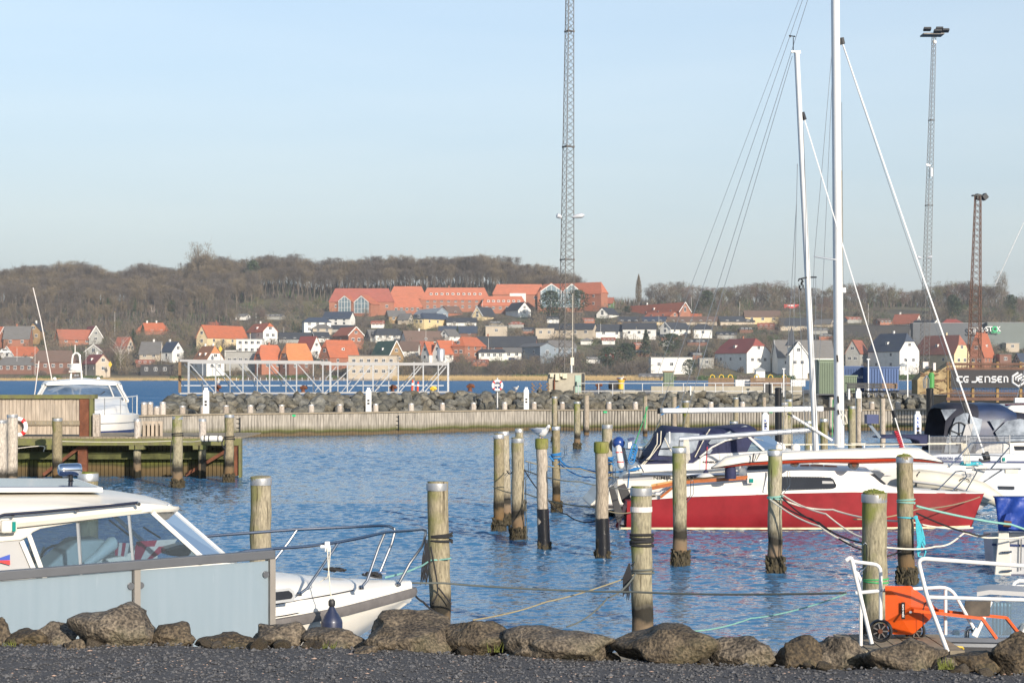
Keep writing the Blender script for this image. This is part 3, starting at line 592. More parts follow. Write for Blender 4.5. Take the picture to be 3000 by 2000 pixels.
def text(s,loc,size,m,parent,name='lettering',rz=0.0,rx=math.pi/2,ext=.01,align='CENTER',sx=1.0,ry=0.0):
 cu=bpy.data.curves.new(name,'FONT');cu.body=s;cu.size=size;cu.extrude=ext;cu.align_x=align;cu.align_y='CENTER';cu.offset=size*.012
 t=bpy.data.objects.new(name,cu);COL.objects.link(t)
 me=bpy.data.meshes.new_from_object(t.evaluated_get(bpy.context.evaluated_depsgraph_get()));bpy.data.objects.remove(t)
 me.name=name;o=bpy.data.objects.new(name,me);COL.objects.link(o);me.materials.clear();me.materials.append(m)
 R=Matrix.Rotation(rz,4,'Z')@Matrix.Rotation(rx,4,'X')@Matrix.Rotation(ry,4,'Z')@Matrix.Diagonal((sx,1,1,1))
 Mx=Matrix.Translation(Vector(loc))@R
 for v in me.vertices:v.co=Mx@v.co
 if parent is not None:
  Mi=WORLD[parent.name].inverted()
  for v in me.vertices:v.co=Mi@v.co
  o.parent=parent;WORLD[o.name]=WORLD[parent.name].copy();KIDS.setdefault(parent.name,[]).append(o)
 return o
def CP(cr,x,y,D):ox,oy,s_=CROPS[cr];return P(ox+x/s_,oy+y/s_,D)
text('ST K',CP(4,1996,757,944),5.4,M['grey_panel'],wa,ext=.1);
t=MB();q=CP(4,1985,757,944.2);t.tube([q+Vector((math.cos(a)*1.5,0,math.sin(a)*1.8))for a in np.linspace(0,2*math.pi,13)[:-1]],.42,6,closed=True);t.build('round_letter',M['grey_panel'],wa)
text('ST  K',CP(4,2115,742,940),3.8,M['sign_white'],wb,ext=.1)
t=MB();q=CP(4,2128,742,940);t.tube([q+Vector((math.cos(a)*1.25,0,math.sin(a)*1.25))for a in np.linspace(0,2*math.pi,9)[:-1]],.5,6,closed=True);t.build('round_letter',M['green_plastic'],wb)
text('Smartage',CP(4,2136,766,940),1.4,M['green_plastic'],wb,ext=.1)
R=random.Random(91);CROPS[0]=(0,0,1);k=0
for t_ in range(4000):
 if k>=26:break
 x=R.uniform(20,2980);yb=R.uniform(925,1068)if x>700 else R.uniform(985,1068);w=R.uniform(34,62);hh=R.uniform(11,17)
 if any(x-w/2<a1+3 and x+w/2>a0-3 and yb-hh<b1+1 and yb>b0-1 for a0,b0,a1,b1,_ in HOUSE_RECTS):continue
 o=house(0,x-w/2,x+w/2,yb,yb-hh*.5,yb-hh,R.choice('LR'),R.choice((0,.12,.25)),R.choice((0,0,.9)),R.choice(('white','beige','dbrick','brick','grey')),R.choice(('dark','grey','brown','rust','dark')),'low bungalow half hidden among the garden trees of the far slope',3,1,1);o['group']='bungalows half hidden on the far slope';k+=1
print('extra',k)
# spire tower of the villa
rt=empty('spire_tower',CP(4,572,1062,853),'dark pointed spire rising over the white villa','tower');b=MB()
c=CP(4,572,1062,853);b.box((c.x,c.y,c.z+6),(3.6,3.6,12.5));b.build('wall',M['wall_white'],rt)
b=MB();z0=CP(4,572,835,853).z;z1=CP(4,572,720,853).z
b.loft([[(c.x+a*w,c.y+d*w,z)for a,d in((-1,-1),(1,-1),(1,1),(-1,1))]for w,z in((3.0,z0-2.2),(1.7,z0),(.05,z1))]);b.build('roof',M['roof_dark'],rt)
# trees
mk('bark',(.13,.105,.08),rough=.95,var=.2,scale=1);mk('birch_bark',(.42,.38,.34),rough=.9,var=.3,scale=2)
mk('twig_brown',(.105,.088,.074),rough=.95,var=.25,scale=.3);mk('twig_grey',(.16,.128,.085),rough=.95,var=.2,scale=.3)
mk('twig_red',(.14,.085,.07),rough=.95,var=.2,scale=.3);mk('twig_olive',(.13,.125,.05),rough=.95,var=.25,scale=.3)
mk('needle',(.028,.050,.026),rough=.9,var=.35,scale=.5,col2=(.06,.085,.04));mk('ivy',(.04,.075,.02),rough=.9,var=.3,scale=.5)
mk('reed',(.40,.29,.14),rough=.95,var=.25,scale=.6)
def bare_tree(seed,h,shape,ntwig,twig,bark,name='bare_tree',spread=.42,base=.25,tw=.055):
 R=random.Random(seed);t=MB();tips=[]
 def branch(p,d,ln,r,lvl):
  k=3;pts=[p];q=Vector(p);dd=Vector(d)
  for i in range(k):
   dd=unit(dd+Vector((R.uniform(-.18,.18),R.uniform(-.18,.18),R.uniform(-.02,.14))));q=q+dd*ln/k;pts.append(q.copy())
  t.tube(pts,[r,r*.8,r*.6,r*.35],5 if lvl<2 else 3,caps=False)
  if lvl<3:
   for j in range(4 if lvl==0 else 3):
    a=R.uniform(0,2*math.pi);s=R.uniform(.35,.8);k2=R.randint(1,3)
    nd=unit(dd+Vector((math.cos(a)*s,math.sin(a)*s,R.uniform(-.05,.35))));branch(pts[k2],nd,ln*R.uniform(.45,.7),r*.5,lvl+1)
  else:tips.append(pts[-1])
  if lvl>=2:tips.extend(pts[1:])
 top=h*.62;t.tube([(0,0,-1),(0.1,0,h*.2),(0,.2,h*.42),(.1,.1,top)],[h*.020,h*.017,h*.013,h*.006],7,caps=False)
 for i in range(9):
  z=h*(base+(.62-base)*i/8);a=i*2.4+R.uniform(-.4,.4);sp=spread*(1.15-abs(i/8-.35))
  branch(Vector((0,0,z)),unit((math.cos(a)*sp*1.5,math.sin(a)*sp*1.5,1)),h*R.uniform(.26,.36),h*.008,1)
 c=MB();mx_h=max(p.z for p in tips)
 for i in range(ntwig):
  p=R.choice(tips)+Vector((R.gauss(0,.045*h),R.gauss(0,.045*h),R.gauss(0,.04*h)))
  if p.z>h:continue
  d=unit((R.gauss(0,.5)+p.x*.06,R.gauss(0,.5)+p.y*.06,R.uniform(.2,1.1)));L_=R.uniform(.04,.075)*h
  s_=unit(d.cross(Vector((R.gauss(0,1),R.gauss(0,1),R.gauss(0,1)))))*tw*h/20*R.uniform(.6,1.4)
  c.add([p-s_,p+s_,p+d*L_],[(0,1,2)])
 return t,c
def conifer(seed,h,w,n,round_=False):
 R=random.Random(seed);t=MB();t.tube([(0,0,-1),(0,0,h*.9)],[h*.022,h*.006],6);c=MB()
 for i in range(n):
  u=R.random()**.8
  if round_:z=h*(.25+.75*u);rr=w*math.sqrt(max(0.02,1-((u-.45)/.58)**2))
  else:z=h*(.06+.92*u);rr=w*(1-u)**.8+.1
  a=R.uniform(0,6.283);lump=.72+.32*math.sin(a*3+z*1.3+seed)*math.sin(z*.9+a)
  r=rr*lump*R.random()**.4;p=Vector((math.cos(a)*r,math.sin(a)*r,z))
  e1=Vector((R.gauss(0,1),R.gauss(0,1),R.gauss(0,.5))).normalized()*R.uniform(.2,.5)*h/12;e2=Vector((R.gauss(0,1),R.gauss(0,1),R.gauss(0,.5))).normalized()*R.uniform(.15,.4)*h/12
  c.add([p-e1,p+e2,p+e1,p-e2],[(0,1,2,3)])
 return t,c
PROTO={}
def reg(key,tc,name,cmat,bmat,cat):
 t,c=tc;root=empty(name,(0,0,0),None,cat);t.build('trunk',M[bmat],root,smooth=True);c.build('crown',M[cmat],root);PROTO[key]=[root,False]
 return root
for i in range(5):reg('wood%d'%i,bare_tree(10+i,20,0,2600,0,0,base=.30,spread=.40),'bare_tree',['twig_brown','twig_grey','twig_brown','twig_grey','twig_brown'][i],'bark','tree')
for i in range(4):reg('open%d'%i,bare_tree(30+i,12,0,1500,0,0,base=.16,spread=.6,tw=.07),'bare_tree',['twig_grey','twig_brown','twig_olive','twig_red'][i],'bark','tree')
reg('birch',bare_tree(50,14,0,700,0,0,base=.2,spread=.4,tw=.05),'birch_tree','twig_red','birch_bark','tree')
reg('big',bare_tree(53,24,0,2000,0,0,base=.2,spread=.55,tw=.06),'bare_tree','twig_grey','bark','tree')
reg('pine',conifer(60,12,5.2,1500,True),'pine_tree','needle','bark','tree')
reg('spruce',conifer(61,12,2.8,900),'spruce_tree','needle','bark','tree')
reg('ivy',conifer(63,12,2.4,800,True),'ivy_tree','ivy','bark','tree')
reg('bush',bare_tree(64,5,0,1200,0,0,base=.02,spread=1.1,tw=.10),'bush','twig_brown','bark','bush')
reg('bush2',conifer(65,4,2.6,700,True),'evergreen_bush','ivy','bark','bush')
# poplar
t=MB();t.tube([(0,0,-1),(0,0,17)],[.4,.06],6);c=MB();R=random.Random(5)
for i in range(2600):
 z=1.5+R.random()*17.5;u=(z-1.5)/17.5;rr=2.6*math.sin(math.pi*min(1,u*.9+.12))**.8*(1-u*.35);a=R.uniform(0,6.28);r_=rr*R.random()**.6
 p=Vector((math.cos(a)*r_,math.sin(a)*r_,z));s_=Vector((R.gauss(0,1),R.gauss(0,1),0)).normalized()*.07;c.add([p-s_,p+s_,p+Vector((math.cos(a)*.35,math.sin(a)*.35,1.3))],[(0,1,2)])
reg('poplar',(t,c),'poplar_tree','twig_grey','bark','tree')
def plant(key,x,yb,h_px=None,h=None,D=None,label=None,group=None,wsc=1.0,rz=None,cat=None,sink=.3):
 D=D or dist_for(x,yb);base={'w':20,'o':12}.get(key[0],12)
 base=dict(birch=14,big=24,pine=12,spruce=12,ivy=12,bush=5,bush2=4,poplar=19).get(key,20 if key.startswith('wood')else 12)
 h=h or h_px*D/F;s=h/base;p=P(x,yb,D);loc=(p.x,p.y,p.z-sink);rz=random.uniform(0,6.28)if rz is None else rz
 pr=PROTO[key]
 if not pr[1]:
  pr[1]=True;o=pr[0];o.location=loc;o.rotation_euler=(0,0,rz);o.scale=(s*wsc,s*wsc,s)
  if label:o['label']=label
  if group:o['group']=group
  if cat:o['category']=cat
  return o
 o=dup(pr[0],loc,rz,(s*wsc,s*wsc,s),label,group)
 if not group and 'group' in o:del o['group']
 return o
WL='bare beech tree in the dense brown wood covering the hill'
R=random.Random(3);nw_=0;WOOD=[]
rows=[(1015,27,.7),(1050,27,.75),(1085,27,.8),(1120,27,.85),(1150,21,.9),(1180,16,.9),(1210,13,1.0),(1235,12,1.0)]
for D,stp,hs in rows:
 x=-40+R.uniform(0,stp)
 while x<1700:
  yb=yg(x,D)
  lim=760 if D<1160 else 1700
  if D<1100:lim=690
  if x<lim and not(D>1200 and x>1690):
   top=interp(x,SKYLINE);hp=(yb-top)
   h=min(hp*D/F*R.uniform(.93,1.06),R.uniform(20,25))if D>1200 else R.uniform(17,22)*hs**.3
   if D==1050 or D==1015:h*=.62 if R.random()<.6 else.8
   if D==1015 and 300<x<640 and R.random()<.5:x+=stp;continue
   k_='wood%d'%R.randrange(5);D2=D*R.uniform(.995,1.005);wz=R.uniform(.8,1.05);rz_=R.uniform(0,6.28)
   if D<=1120 and nw_<110 and R.random()<.75:plant(k_,x,yb,h=h,D=D2,label=WL,group='beeches of the hillside wood',wsc=wz,rz=rz_);nw_+=1
   else:WOOD.append((k_,x,yb,h,D2,wz,rz_))
  x+=stp*R.uniform(.7,1.3)
WD={}
def wood_mesh():
 VS,FS,MS,nb=[],[],[],0
 for(k,x,yb,h,D,wz,rz)in WOOD:
  if k not in WD:
   vs=[];fs=[];ms=[];o=0
   for j,ch in enumerate(KIDS[PROTO[k][0].name]):
    me=ch.data;vs+=[tuple(v.co)for v in me.vertices]
    for p in me.polygons:fs.append([i+o for i in p.vertices]);ms.append(j)
    o+=len(me.vertices)
   WD[k]=(np.array(vs),fs,ms)
  V,f,ms=WD[k];s=h/20;p=P(x,yb,D);c,q=math.cos(rz),math.sin(rz)
  X=V*np.array([s*wz,s*wz,s]);Y=np.stack([X[:,0]*c-X[:,1]*q+p.x,X[:,0]*q+X[:,1]*c+p.y,X[:,2]+p.z-.3],1)
  VS.append(Y);FS.append((f,nb));MS+=[m if m==0 else 1+(hash_(k)%2)for m in ms];nb+=len(V)
 V=np.concatenate(VS);loops=[];starts=[];tot=[];
 for f,nb_ in FS:
  for q in f:starts.append(len(loops));tot.append(len(q));loops.extend([i+nb_ for i in q])
 me=bpy.data.meshes.new('bare_wood');me.vertices.add(len(V));me.vertices.foreach_set('co',V.ravel());me.loops.add(len(loops));me.loops.foreach_set('vertex_index',loops)
 me.polygons.add(len(starts));me.polygons.foreach_set('loop_start',starts);me.polygons.foreach_set('loop_total',tot)
 for m in('bark','twig_brown','twig_grey'):me.materials.append(M[m])
 me.polygons.foreach_set('material_index',MS);me.update(calc_edges=True);me.validate()
 o=bpy.data.objects.new('bare_wood',me);COL.objects.link(o);return tag(o,'mass of bare brown beech trees filling the hill wood up to the skyline','wood',kind='stuff')
def hash_(k):return int(k[-1])
wood_mesh();print('wood trees',nw_,len(WOOD))
# undergrowth that closes the wood
b=MB();R=random.Random(9)
for i in range(26000):
 x=R.uniform(-60,1700)if i<19000 else R.uniform(1700,3060);D=R.uniform((1010 if x<700 else 1165)if x<1700 else 1150,1270);h=R.uniform(1.5,5.5)*(1 if x<1700 else 1.25);p=P(x,yg(x,D),D);a=R.uniform(0,6.28);w=R.uniform(.12,.4)
 tp=p+Vector((R.gauss(0,.8),R.gauss(0,.8),h));s_=Vector((math.cos(a)*w,math.sin(a)*w,0));b.add([p-s_-Vector((0,0,1)),p+s_-Vector((0,0,1)),tp],[(0,1,2)],0 if R.random()<.85 else 1)
tag(b.build('undergrowth',[M['twig_brown'],M['ivy']]),'tangled brown and green undergrowth between the trunks of the hillside wood','undergrowth',kind='stuff')
def one(key,x,yb,yt,label,wsc=1.0,D=None):return plant(key,x,yb,h_px=yb-yt,label=label,wsc=wsc,D=D)
one('birch',444,948,893,'white barked birch in front of the orange hipped roof',1.1)
one('birch',352,1080,985,'reddish twigged birch with pale trunk beside the rusty pink roof',1.2)
one('big',585,880,712,'tall spreading bare tree standing above the wood skyline on the left',.9,D=1200)
one('poplar',1871,890,806,'slim pointed poplar standing alone against the sky',1.0,D=1150)
one('pine',2072,920,850,'round dark pine in the middle of the right skyline',.95)
one('pine',1612,940,850,'wide dark pine in front of the brick school, left of the lattice tower',1.25)
one('pine',1690,930,848,'dark pine in front of the brick school, right of the lattice tower',1.2)
one('pine',1712,905,850,'bare topped pine below the brick end of the school',.8)
one('pine',1838,920,895,'small dark pine left of the long orange roofed house',1.6)
one('pine',1835,1078,1003,'large dark pine beside the small red shed',1.3)
one('pine',1965,1048,975,'broad dark pine above the white modern villa',1.3)
one('pine',1780,1085,1015,'dark bushy pine between the tall lattice tower and the small red shed',1.2)
one('pine',2020,1110,1050,'dark evergreen bush beside the white modern villa',1.0)
one('pine',2790,920,862,'second dark green tree behind the rusty lattice mast',1.0)
one('spruce',1892,1045,962,'narrow dark spruce below the tall white wall',1.3)
one('spruce',418,990,948,'dark spruce between the rusty pink and orange roofs',1.3)
one('spruce',390,1010,960,'tall dark spruce just left of the other spruce near the rusty pink roof',1.0)
one('spruce',1340,990,952,'small spruce above the brick hipped house',1.0)
one('ivy',320,925,870,'green ivy covered tree at the edge of the wood above the rusty roof',1.2)
one('ivy',390,925,868,'green ivy covered tree at the edge of the wood left of the birch',1.2)
one('ivy',505,940,878,'green ivy covered tree right of the orange hipped roof',1.3)
one('pine',740,880,762,'dark evergreen standing in the wood left of the bright white house',.6,D=1190)
one('spruce',860,975,940,'dark spruce right of the white villa near the wood',1.4)
one('pine',2800,940,870,'dark green tree behind the rusty lattice mast',.9)
one('pine',2960,935,862,'dark evergreen at the right edge above the warehouse',.9)
one('big',2935,925,795,'tall bare tree on the skyline near the right edge',.62,D=1150)
one('bush2',1765,955,925,'yellow green bush below the small white gable',1.6)
for i,(x,yt)in enumerate([(1905+k*15.5,836-10*math.sin(k*.35)+R.uniform(-5,9))for k in range(68)]+[(2010,855),(2050,858),(2110,842),(2150,838),(2190,842),(2230,838),(2270,840),(2310,843),(2345,850),(1935,852),(1975,850),(1825,908),(1808,903),(2420,850),(2460,850),(2515,835),(2545,848),(2580,855),(2620,850),(2650,853),(2680,848),(2745,842),(2775,836),(2805,832),(2835,832),(2870,838),(2895,832),(2975,870),(2700,855),(2388,870)]):
 D=1180+R.uniform(-25,25);yb=yg(x,D)+8;plant('wood%d'%(i%5)if i%5==0 else 'open%d'%(i%4),x,yb,h_px=(yb-yt),D=D,label='bare tree in the loose row along the right skyline',group='bare trees on the right skyline',wsc=R.uniform(1.1,1.6))
def blocked(x,yb,hpx,D):
 a0,a1,t0=x-hpx*.35,x+hpx*.35,yb-hpx
 for(x0,y0,x1,y1,Dh)in HOUSE_RECTS:
  if Dh>D+4:
   ix=max(0,min(a1,x1)-max(a0,x0));iy=max(0,min(yb,y1)-max(t0,y0))
   if ix*iy>.22*(x1-x0)*(y1-y0)or ix*iy>.5*(a1-a0)*hpx:return True
  elif abs(Dh-D)<12 and x0-4<x<x1+4:return True
 return False
cnt=0
for i in range(2600):
 if cnt>=190:break
 x=R.uniform(-20,3020);yb=R.uniform(905,1098)if x>700 else R.uniform(960,1095);D=dist_for(x,yb);hp=R.uniform(5,11.5)*F/D
 if blocked(x,yb,hp,D):continue
 k=R.choice(['open0','open1','open2','open3','open0','open1','bush','bush'])
 kk='shrub growing between the houses of the far shore' if k=='bush' else 'bare garden tree between the houses of the far shore'
 plant(k,x,yb,h_px=hp*(.6 if k=='bush' else 1),label=kk,group='garden shrubs of the far shore' if k=='bush' else 'garden trees of the far shore',wsc=R.uniform(.9,1.3),sink=.6,cat='bush' if k=='bush' else 'tree');cnt+=1
b=MB();k=0;tries=0
while k<1500 and tries<26000:
 tries+=1;x=R.uniform(-20,3040);yb=R.uniform(900,1100)if x>700 else R.uniform(955,1098);D=dist_for(x,yb);hm=R.uniform(2.5,6.5)if R.random()<.5 else R.uniform(6,12.5)
 if blocked(x,yb,hm*F/D,D):continue
 k+=1;c=P(x,yb,D);w=min(5,hm*R.uniform(.4,.9));ev=R.random()<.13;mi=2 if ev else R.choice([0,0,1])
 for j in range(190):
  a=R.uniform(0,6.283);rr=w*R.random()**.6;z=hm*R.random()*math.sqrt(max(.05,1-(rr/w)**2));p=Vector((c.x+math.cos(a)*rr,c.y+math.sin(a)*rr,c.z+z-.7));q=R.uniform(.07,.16)if not ev else R.uniform(.15,.35)
  s_=Vector((math.cos(a*7),math.sin(a*7),R.uniform(-.3,.3)))*q;b.add([p-s_,p+s_,p+Vector((math.cos(a)*.35,math.sin(a)*.35,1.0 if not ev else.35))*R.uniform(.6,1.4)],[(0,1,2)],mi)
tag(b.build('thicket',[M['twig_brown'],M['twig_grey'],M['ivy']]),'brown leafless thickets and dark hedges filling the gardens of the far shore','thicket',kind='stuff')
print('garden trees',cnt,k)
for i in range(46):
 x=R.uniform(1325,1900)if i<36 else R.uniform(0,1000);yb=R.uniform(1075,1106)if i<36 else R.uniform(1092,1106);
 plant('bush',x,yb,h_px=R.uniform(22,50)if i<36 else R.uniform(10,20),label='dark leafless bush in the scrub along the far water edge',group='scrub along the far water edge',wsc=R.uniform(1.2,2.0),sink=.5)
b=MB()
for i in range(16000):
 x=R.uniform(1150,1950)if i<12000 else R.uniform(0,700);D=R.uniform(828,843 if x>1000 else 838);p=P(x,yg(x,D),D);h=R.uniform(.8,2.0)*(1 if x>1000 else.5);w=R.uniform(.06,.16)
 tp=p+Vector((R.gauss(0,.25),R.gauss(0,.25),h));b.add([p+Vector((-w,0,-.6)),p+Vector((w,0,-.6)),tp],[(0,1,2)])
tag(b.build('reeds',M['reed']),'dry tan reeds along the far beach','reeds',kind='stuff')
# flagpoles and lamp poles of the shore
pts=[(1,156,1290,1060),(1,322,1305,1045),(1,790,1305,1058),(1,1182,1180,1028),(1,1485,1215,1020),(1,1055,965,735),(1,2300,1165,930),(2,102,1165,935),(2,412,980,875),(2,1728,705,415),(2,1324,978,808),(2,1718,1180,895),(2,1960,1175,995),(2,2238,745,615),(2,2292,1155,975),(3,97,1160,975),(3,1128,980,838),(3,1663,915,765),(3,1963,745,592),(3,2038,1110,950),(3,1455,1050,875),(4,175,640,532),(4,590,640,540),(4,1160,715,550),(4,1480,880,750),(2,157,842,742),(2,2168,950,868)]
pole0=None
for cr,x,y0,y1 in pts:
 ox,oy,s_=CROPS[cr];X,Y0,Y1=ox+x/s_,oy+y0/s_,oy+y1/s_;D=dist_for(X,Y0);p=P(X,Y0,D);h=(Y0-Y1)*D/F
 if pole0 is None:
  pole0=empty('flagpole',(0,0,0),None,'flagpole');t=MB();t.tube([(0,0,-1),(0,0,10)],[.11,.06],6);t.build('pole',M['win_frame'],pole0);t=MB();t.sphere((0,0,10.08),.14,8,5);t.build('finial',M['yellow_paint'],pole0);o=pole0;o.location=p;o.scale=(1,1,h/10)
 else:o=dup(pole0,p,None,(1,1,h/10))
 o['label']='thin white flagpole standing in a garden of the far shore';o['group']='flagpoles on the far shore'
# silo, sign diamonds, van, lorry, car, jetty
def small(name,label,cat,loc):return empty(name,loc,label,cat)
p=CP(2,1856,1182,880);r_=small('silo','pale metal silo in front of the white twin gables','silo',p);b=MB();b.lathe(p,[(2.0,0),(2.0,5.6),(1.6,6.2),(.2,6.5)],20);b.build('tank',M['galv'],r_,smooth=True)
b=MB()
for a in range(4):b.tube([p+Vector((math.cos(a*1.57+.7)*1.8,math.sin(a*1.57+.7)*1.8,-2)),p+Vector((math.cos(a*1.57+.7)*1.8,math.sin(a*1.57+.7)*1.8,.2))],.12)
b.build('leg',M['galv'],r_)
for cr,x,y,lb in((1,1012,1215,'yellow diamond sea mark in the scrub left of the black shed'),(1,2026,1072,'yellow diamond sea mark right of the bright orange roof')):
 c=CP(cr,x,y,845);r_=small('diamond_sign',lb,'sign',c-Vector((0,0,6)));b=MB();b.prism([c+Vector(v)for v in((-1.0,0,0),(0,0,-1.7),(1.0,0,0),(0,0,1.7))],(0,.12,0));b.build('board',M['yellow_paint'],r_);b=MB();b.tube([c-Vector((0,-.2,9)),c+Vector((0,.2,-1))],.12);b.build('post',M['timber_brown'],r_)
def vehicle(name,label,cat,c,L_,h,body,dark='win_pane',box_=False):
 r_=small(name,label,cat,c);b=MB();c=Vector(c);w=1.9
 if box_:prof=[(-L_/2,.5),(-L_/2,h),(L_/2-.6,h),(L_/2-.1,h*.55),(L_/2,.5)]
 else:prof=[(-L_/2,.4),(-L_/2,h*.6),(-L_*.36,h),(L_*.12,h),(L_*.25,h*.62),(L_/2,h*.52),(L_/2,.4)]
 b.prism([c+Vector((x,-w/2,z))for x,z in prof],(0,w,0));b.build('body',M[body],r_)
 b=MB();b.box(c+Vector((L_*-.05,-w/2-.02,h*.78)),(L_*.45,.04,h*.26));b.build('window',M[dark],r_)
 for sx in(-.32,.32):
  b=MB();b.tube([c+Vector((L_*sx,-w/2-.05,.34)),c+Vector((L_*sx,-w/2+.25,.34))],.34,12);b.build('wheel',M['black_rubber'],r_)
vehicle('parked_van','white van parked above the low orange roof at the far left','van',CP(1,55,1115,890),5.6,2.3,'white_paint')
vehicle('parked_car','dark blue car parked below the very long black roof','car',CP(3,318,1178,868),4.3,1.5,'stripe_navy')
vehicle('parked_lorry','white and red lorry parked on the hill left of the raked mast','lorry',CP(4,572,592,1150),10.5,3.4,'red_plastic','sign_white',True)
r_=small('jetty','low white boat jetty off the far beach behind the white truss','jetty',P(740,1112,825));b=MB();b.box(P(820,1108.5,822),(62,1.5,.25));b.build('deck',M['timber_brown'],r_)
for i in range(22):
 q=P(640+i*17.5,1112,821);b=MB();b.tube([q-Vector((0,0,1.4)),q+Vector((0,0,1.1))],.14,6);b.build('post',M['white_paint'],r_)
r_=small('jetty','long white railed jetty off the far shore behind the green cabinet','jetty',P(1850,1114,828));b=MB();b.box(P(1900,1121,780),(80,1.4,.22));b.box(P(1900,1117,780),(80,.12,.12));b.build('deck',M['white_paint'],r_)
for i in range(26):
 q=P(1655+i*20,1123,779);b=MB();b.tube([q-Vector((0,0,1.4)),q+Vector((0,0,.9))],.13,6);b.build('post',M['white_paint'],r_)
b=MB()
for i in range(16):b.box(P(2105+i*21,1062+abs(i-8)*.4+680*0,848)+Vector((0,0,-8+4.5)),(3.4,.15,1.6))
# air between here and the hills
hz=bpy.data.materials.new('haze');hz.use_nodes=True;n_=hz.node_tree.nodes;n_.remove(n_['Principled BSDF']);pv=n_.new('ShaderNodeVolumePrincipled')
pv.inputs['Color'].default_value=(.86,.93,1,1);pv.inputs['Density'].default_value=.00013;pv.inputs['Anisotropy'].default_value=0.1
hz.node_tree.links.new(pv.outputs[0],n_['Material Output'].inputs['Volume'])
b=MB();b.box((0,1120,63.5),(2700,2400,130));tag(b.build('haze',hz,org=(0,0,0)),'thin pale winter haze over the fjord','haze',kind='stuff')
mk('lawn',(.06,.11,.025),rough=.95,var=.25,scale=.5)
for nm,x0,x1,D0,D1 in(('lawn',418,500,829,843),('lawn',1175,1290,829,848),('lawn',2200,2330,829,845)):
 xs_=np.linspace(x0,x1,9);ds_=np.linspace(D0,D1,6);b=MB();b.v=[((x-1500)*D/F,D,gz((x-1500)*D/F,D)-.6+.45)for D in ds_ for x in xs_];b.f=[(j*9+i,j*9+i+1,(j+1)*9+i+1,(j+1)*9+i)for j in range(5)for i in range(8)];b.m=[0]*len(b.f);tag(b.build(nm,M['lawn'],org=(0,0,0)),kind='structure')
b=MB();R=random.Random(17)
for x0,x1,D,hh in((1900,2100,836,1.7),(2110,2330,838,1.9),(2440,2700,838,2.0),(2700,3010,842,2.2),(500,700,838,1.4),(700,990,840,1.6),(0,300,840,1.5),(1480,1700,842,1.8)):
 x=x0
 while x<x1:
  p=P(x,yg(x,D),D+R.uniform(-1,1));h_=hh*R.uniform(.6,1.25)
  for j in range(16):q=p+Vector((R.uniform(-.5,.5),R.uniform(-.6,.6),h_*R.random()-.5));d_=R.uniform(.18,.4);b.add([q+Vector((-d_,0,0)),q+Vector((d_,R.uniform(-.2,.2),R.uniform(-.1,.1))),q+Vector((R.uniform(-.1,.1),0,d_*1.2))],[(0,1,2)],0 if(int(x/60))%3 else 1)
  x+=1.6
tag(b.build('hedge',[M['ivy'],M['twig_brown']]),'low dark hedges along the waterside gardens of the far shore','hedge',kind='stuff')
# timber quay wall, riprap, breakwater
def board_mat(name,base,green_lo=.30,green_hi=.62,top_green=0.0):
 m,nt,N,L,b=new_mat(name)
 g=N.new('ShaderNodeNewGeometry');sp=N.new('ShaderNodeSeparateXYZ');L.new(g.outputs['Position'],sp.inputs[0])
 mp=N.new('ShaderNodeMapping');mp.inputs['Scale'].default_value=(7,7,.8);L.new(g.outputs['Position'],mp.inputs[0])
 n1=N.new('ShaderNodeTexNoise');n1 .inputs['Scale'].default_value=1.6;n1 .inputs['Detail'].default_value=8;L.new(mp.outputs[0],n1 .inputs[0])
 r1=N.new('ShaderNodeValToRGB');e=r1 .color_ramp.elements;e[0].position=.3;e[1].position=.72;e[0].color=(*[c*.5 for c in base],1);e[1].color=(*[c*1.2 for c in base],1);L.new(n1 .outputs[0],r1 .inputs[0])
 n2=N.new('ShaderNodeTexNoise');n2 .inputs['Scale'].default_value=.9;n2 .inputs['Detail'].default_value=6;L.new(g.outputs['Position'],n2 .inputs[0])
 ht=N.new('ShaderNodeMath');ht.operation='MULTIPLY_ADD';ht.inputs[1].default_value=.30;L.new(n2 .outputs[0],ht.inputs[0]);L.new(sp.outputs[2],ht.inputs[2])
 rz=N.new('ShaderNodeValToRGB');q=rz.color_ramp;el=q.elements;K=1/1.6
 el[0].position=0;el[0].color=(.03,.025,.015,1);el[1].position=(green_lo)*K;el[1].color=(.11,.075,.035,1)
 for ps,cc in((green_lo+.08,(.05,.05,.018)),(green_lo+.20,(.10,.115,.018)),(green_hi+.05,(.13,.125,.06))):
  a=el.new(ps*K);a.color=(*[c_*.8 for c_ in cc],1)
 dv=N.new('ShaderNodeMath');dv.operation='MULTIPLY';dv.inputs[1].default_value=K;L.new(ht.outputs[0],dv.inputs[0]);L.new(dv.outputs[0],rz.inputs[0])
 f=N.new('ShaderNodeMapRange');f.inputs[1].default_value=green_hi+.30;f.inputs[2].default_value=green_hi;f.inputs[3].default_value=top_green;f.inputs[4].default_value=.92;L.new(ht.outputs[0],f.inputs[0])
 mx=N.new('ShaderNodeMixRGB');L.new(f.outputs[0],mx.inputs[0]);L.new(r1 .outputs[0],mx.inputs[1]);L.new(rz.outputs[0],mx.inputs[2])
 L.new(mx.outputs[0],b.inputs['Base Color']);sset(b,Roughness=.9);b.inputs['Specular IOR Level'].default_value=.2
 bp=N.new('ShaderNodeBump');bp.inputs['Strength'].default_value=.5;bp.inputs['Distance'].default_value=.01;L.new(n1 .outputs[0],bp.inputs['Height']);L.new(bp.outputs[0],b.inputs['Normal'])
 return m
M['wall_board']=board_mat('wall_board',(.34,.31,.265),.28,.44);M['wall_board_brown']=board_mat('wall_board_brown',(.28,.16,.10),.0,.12)
M['pier_board']=board_mat('pier_board',(.30,.25,.15),.42,1.05,.25)
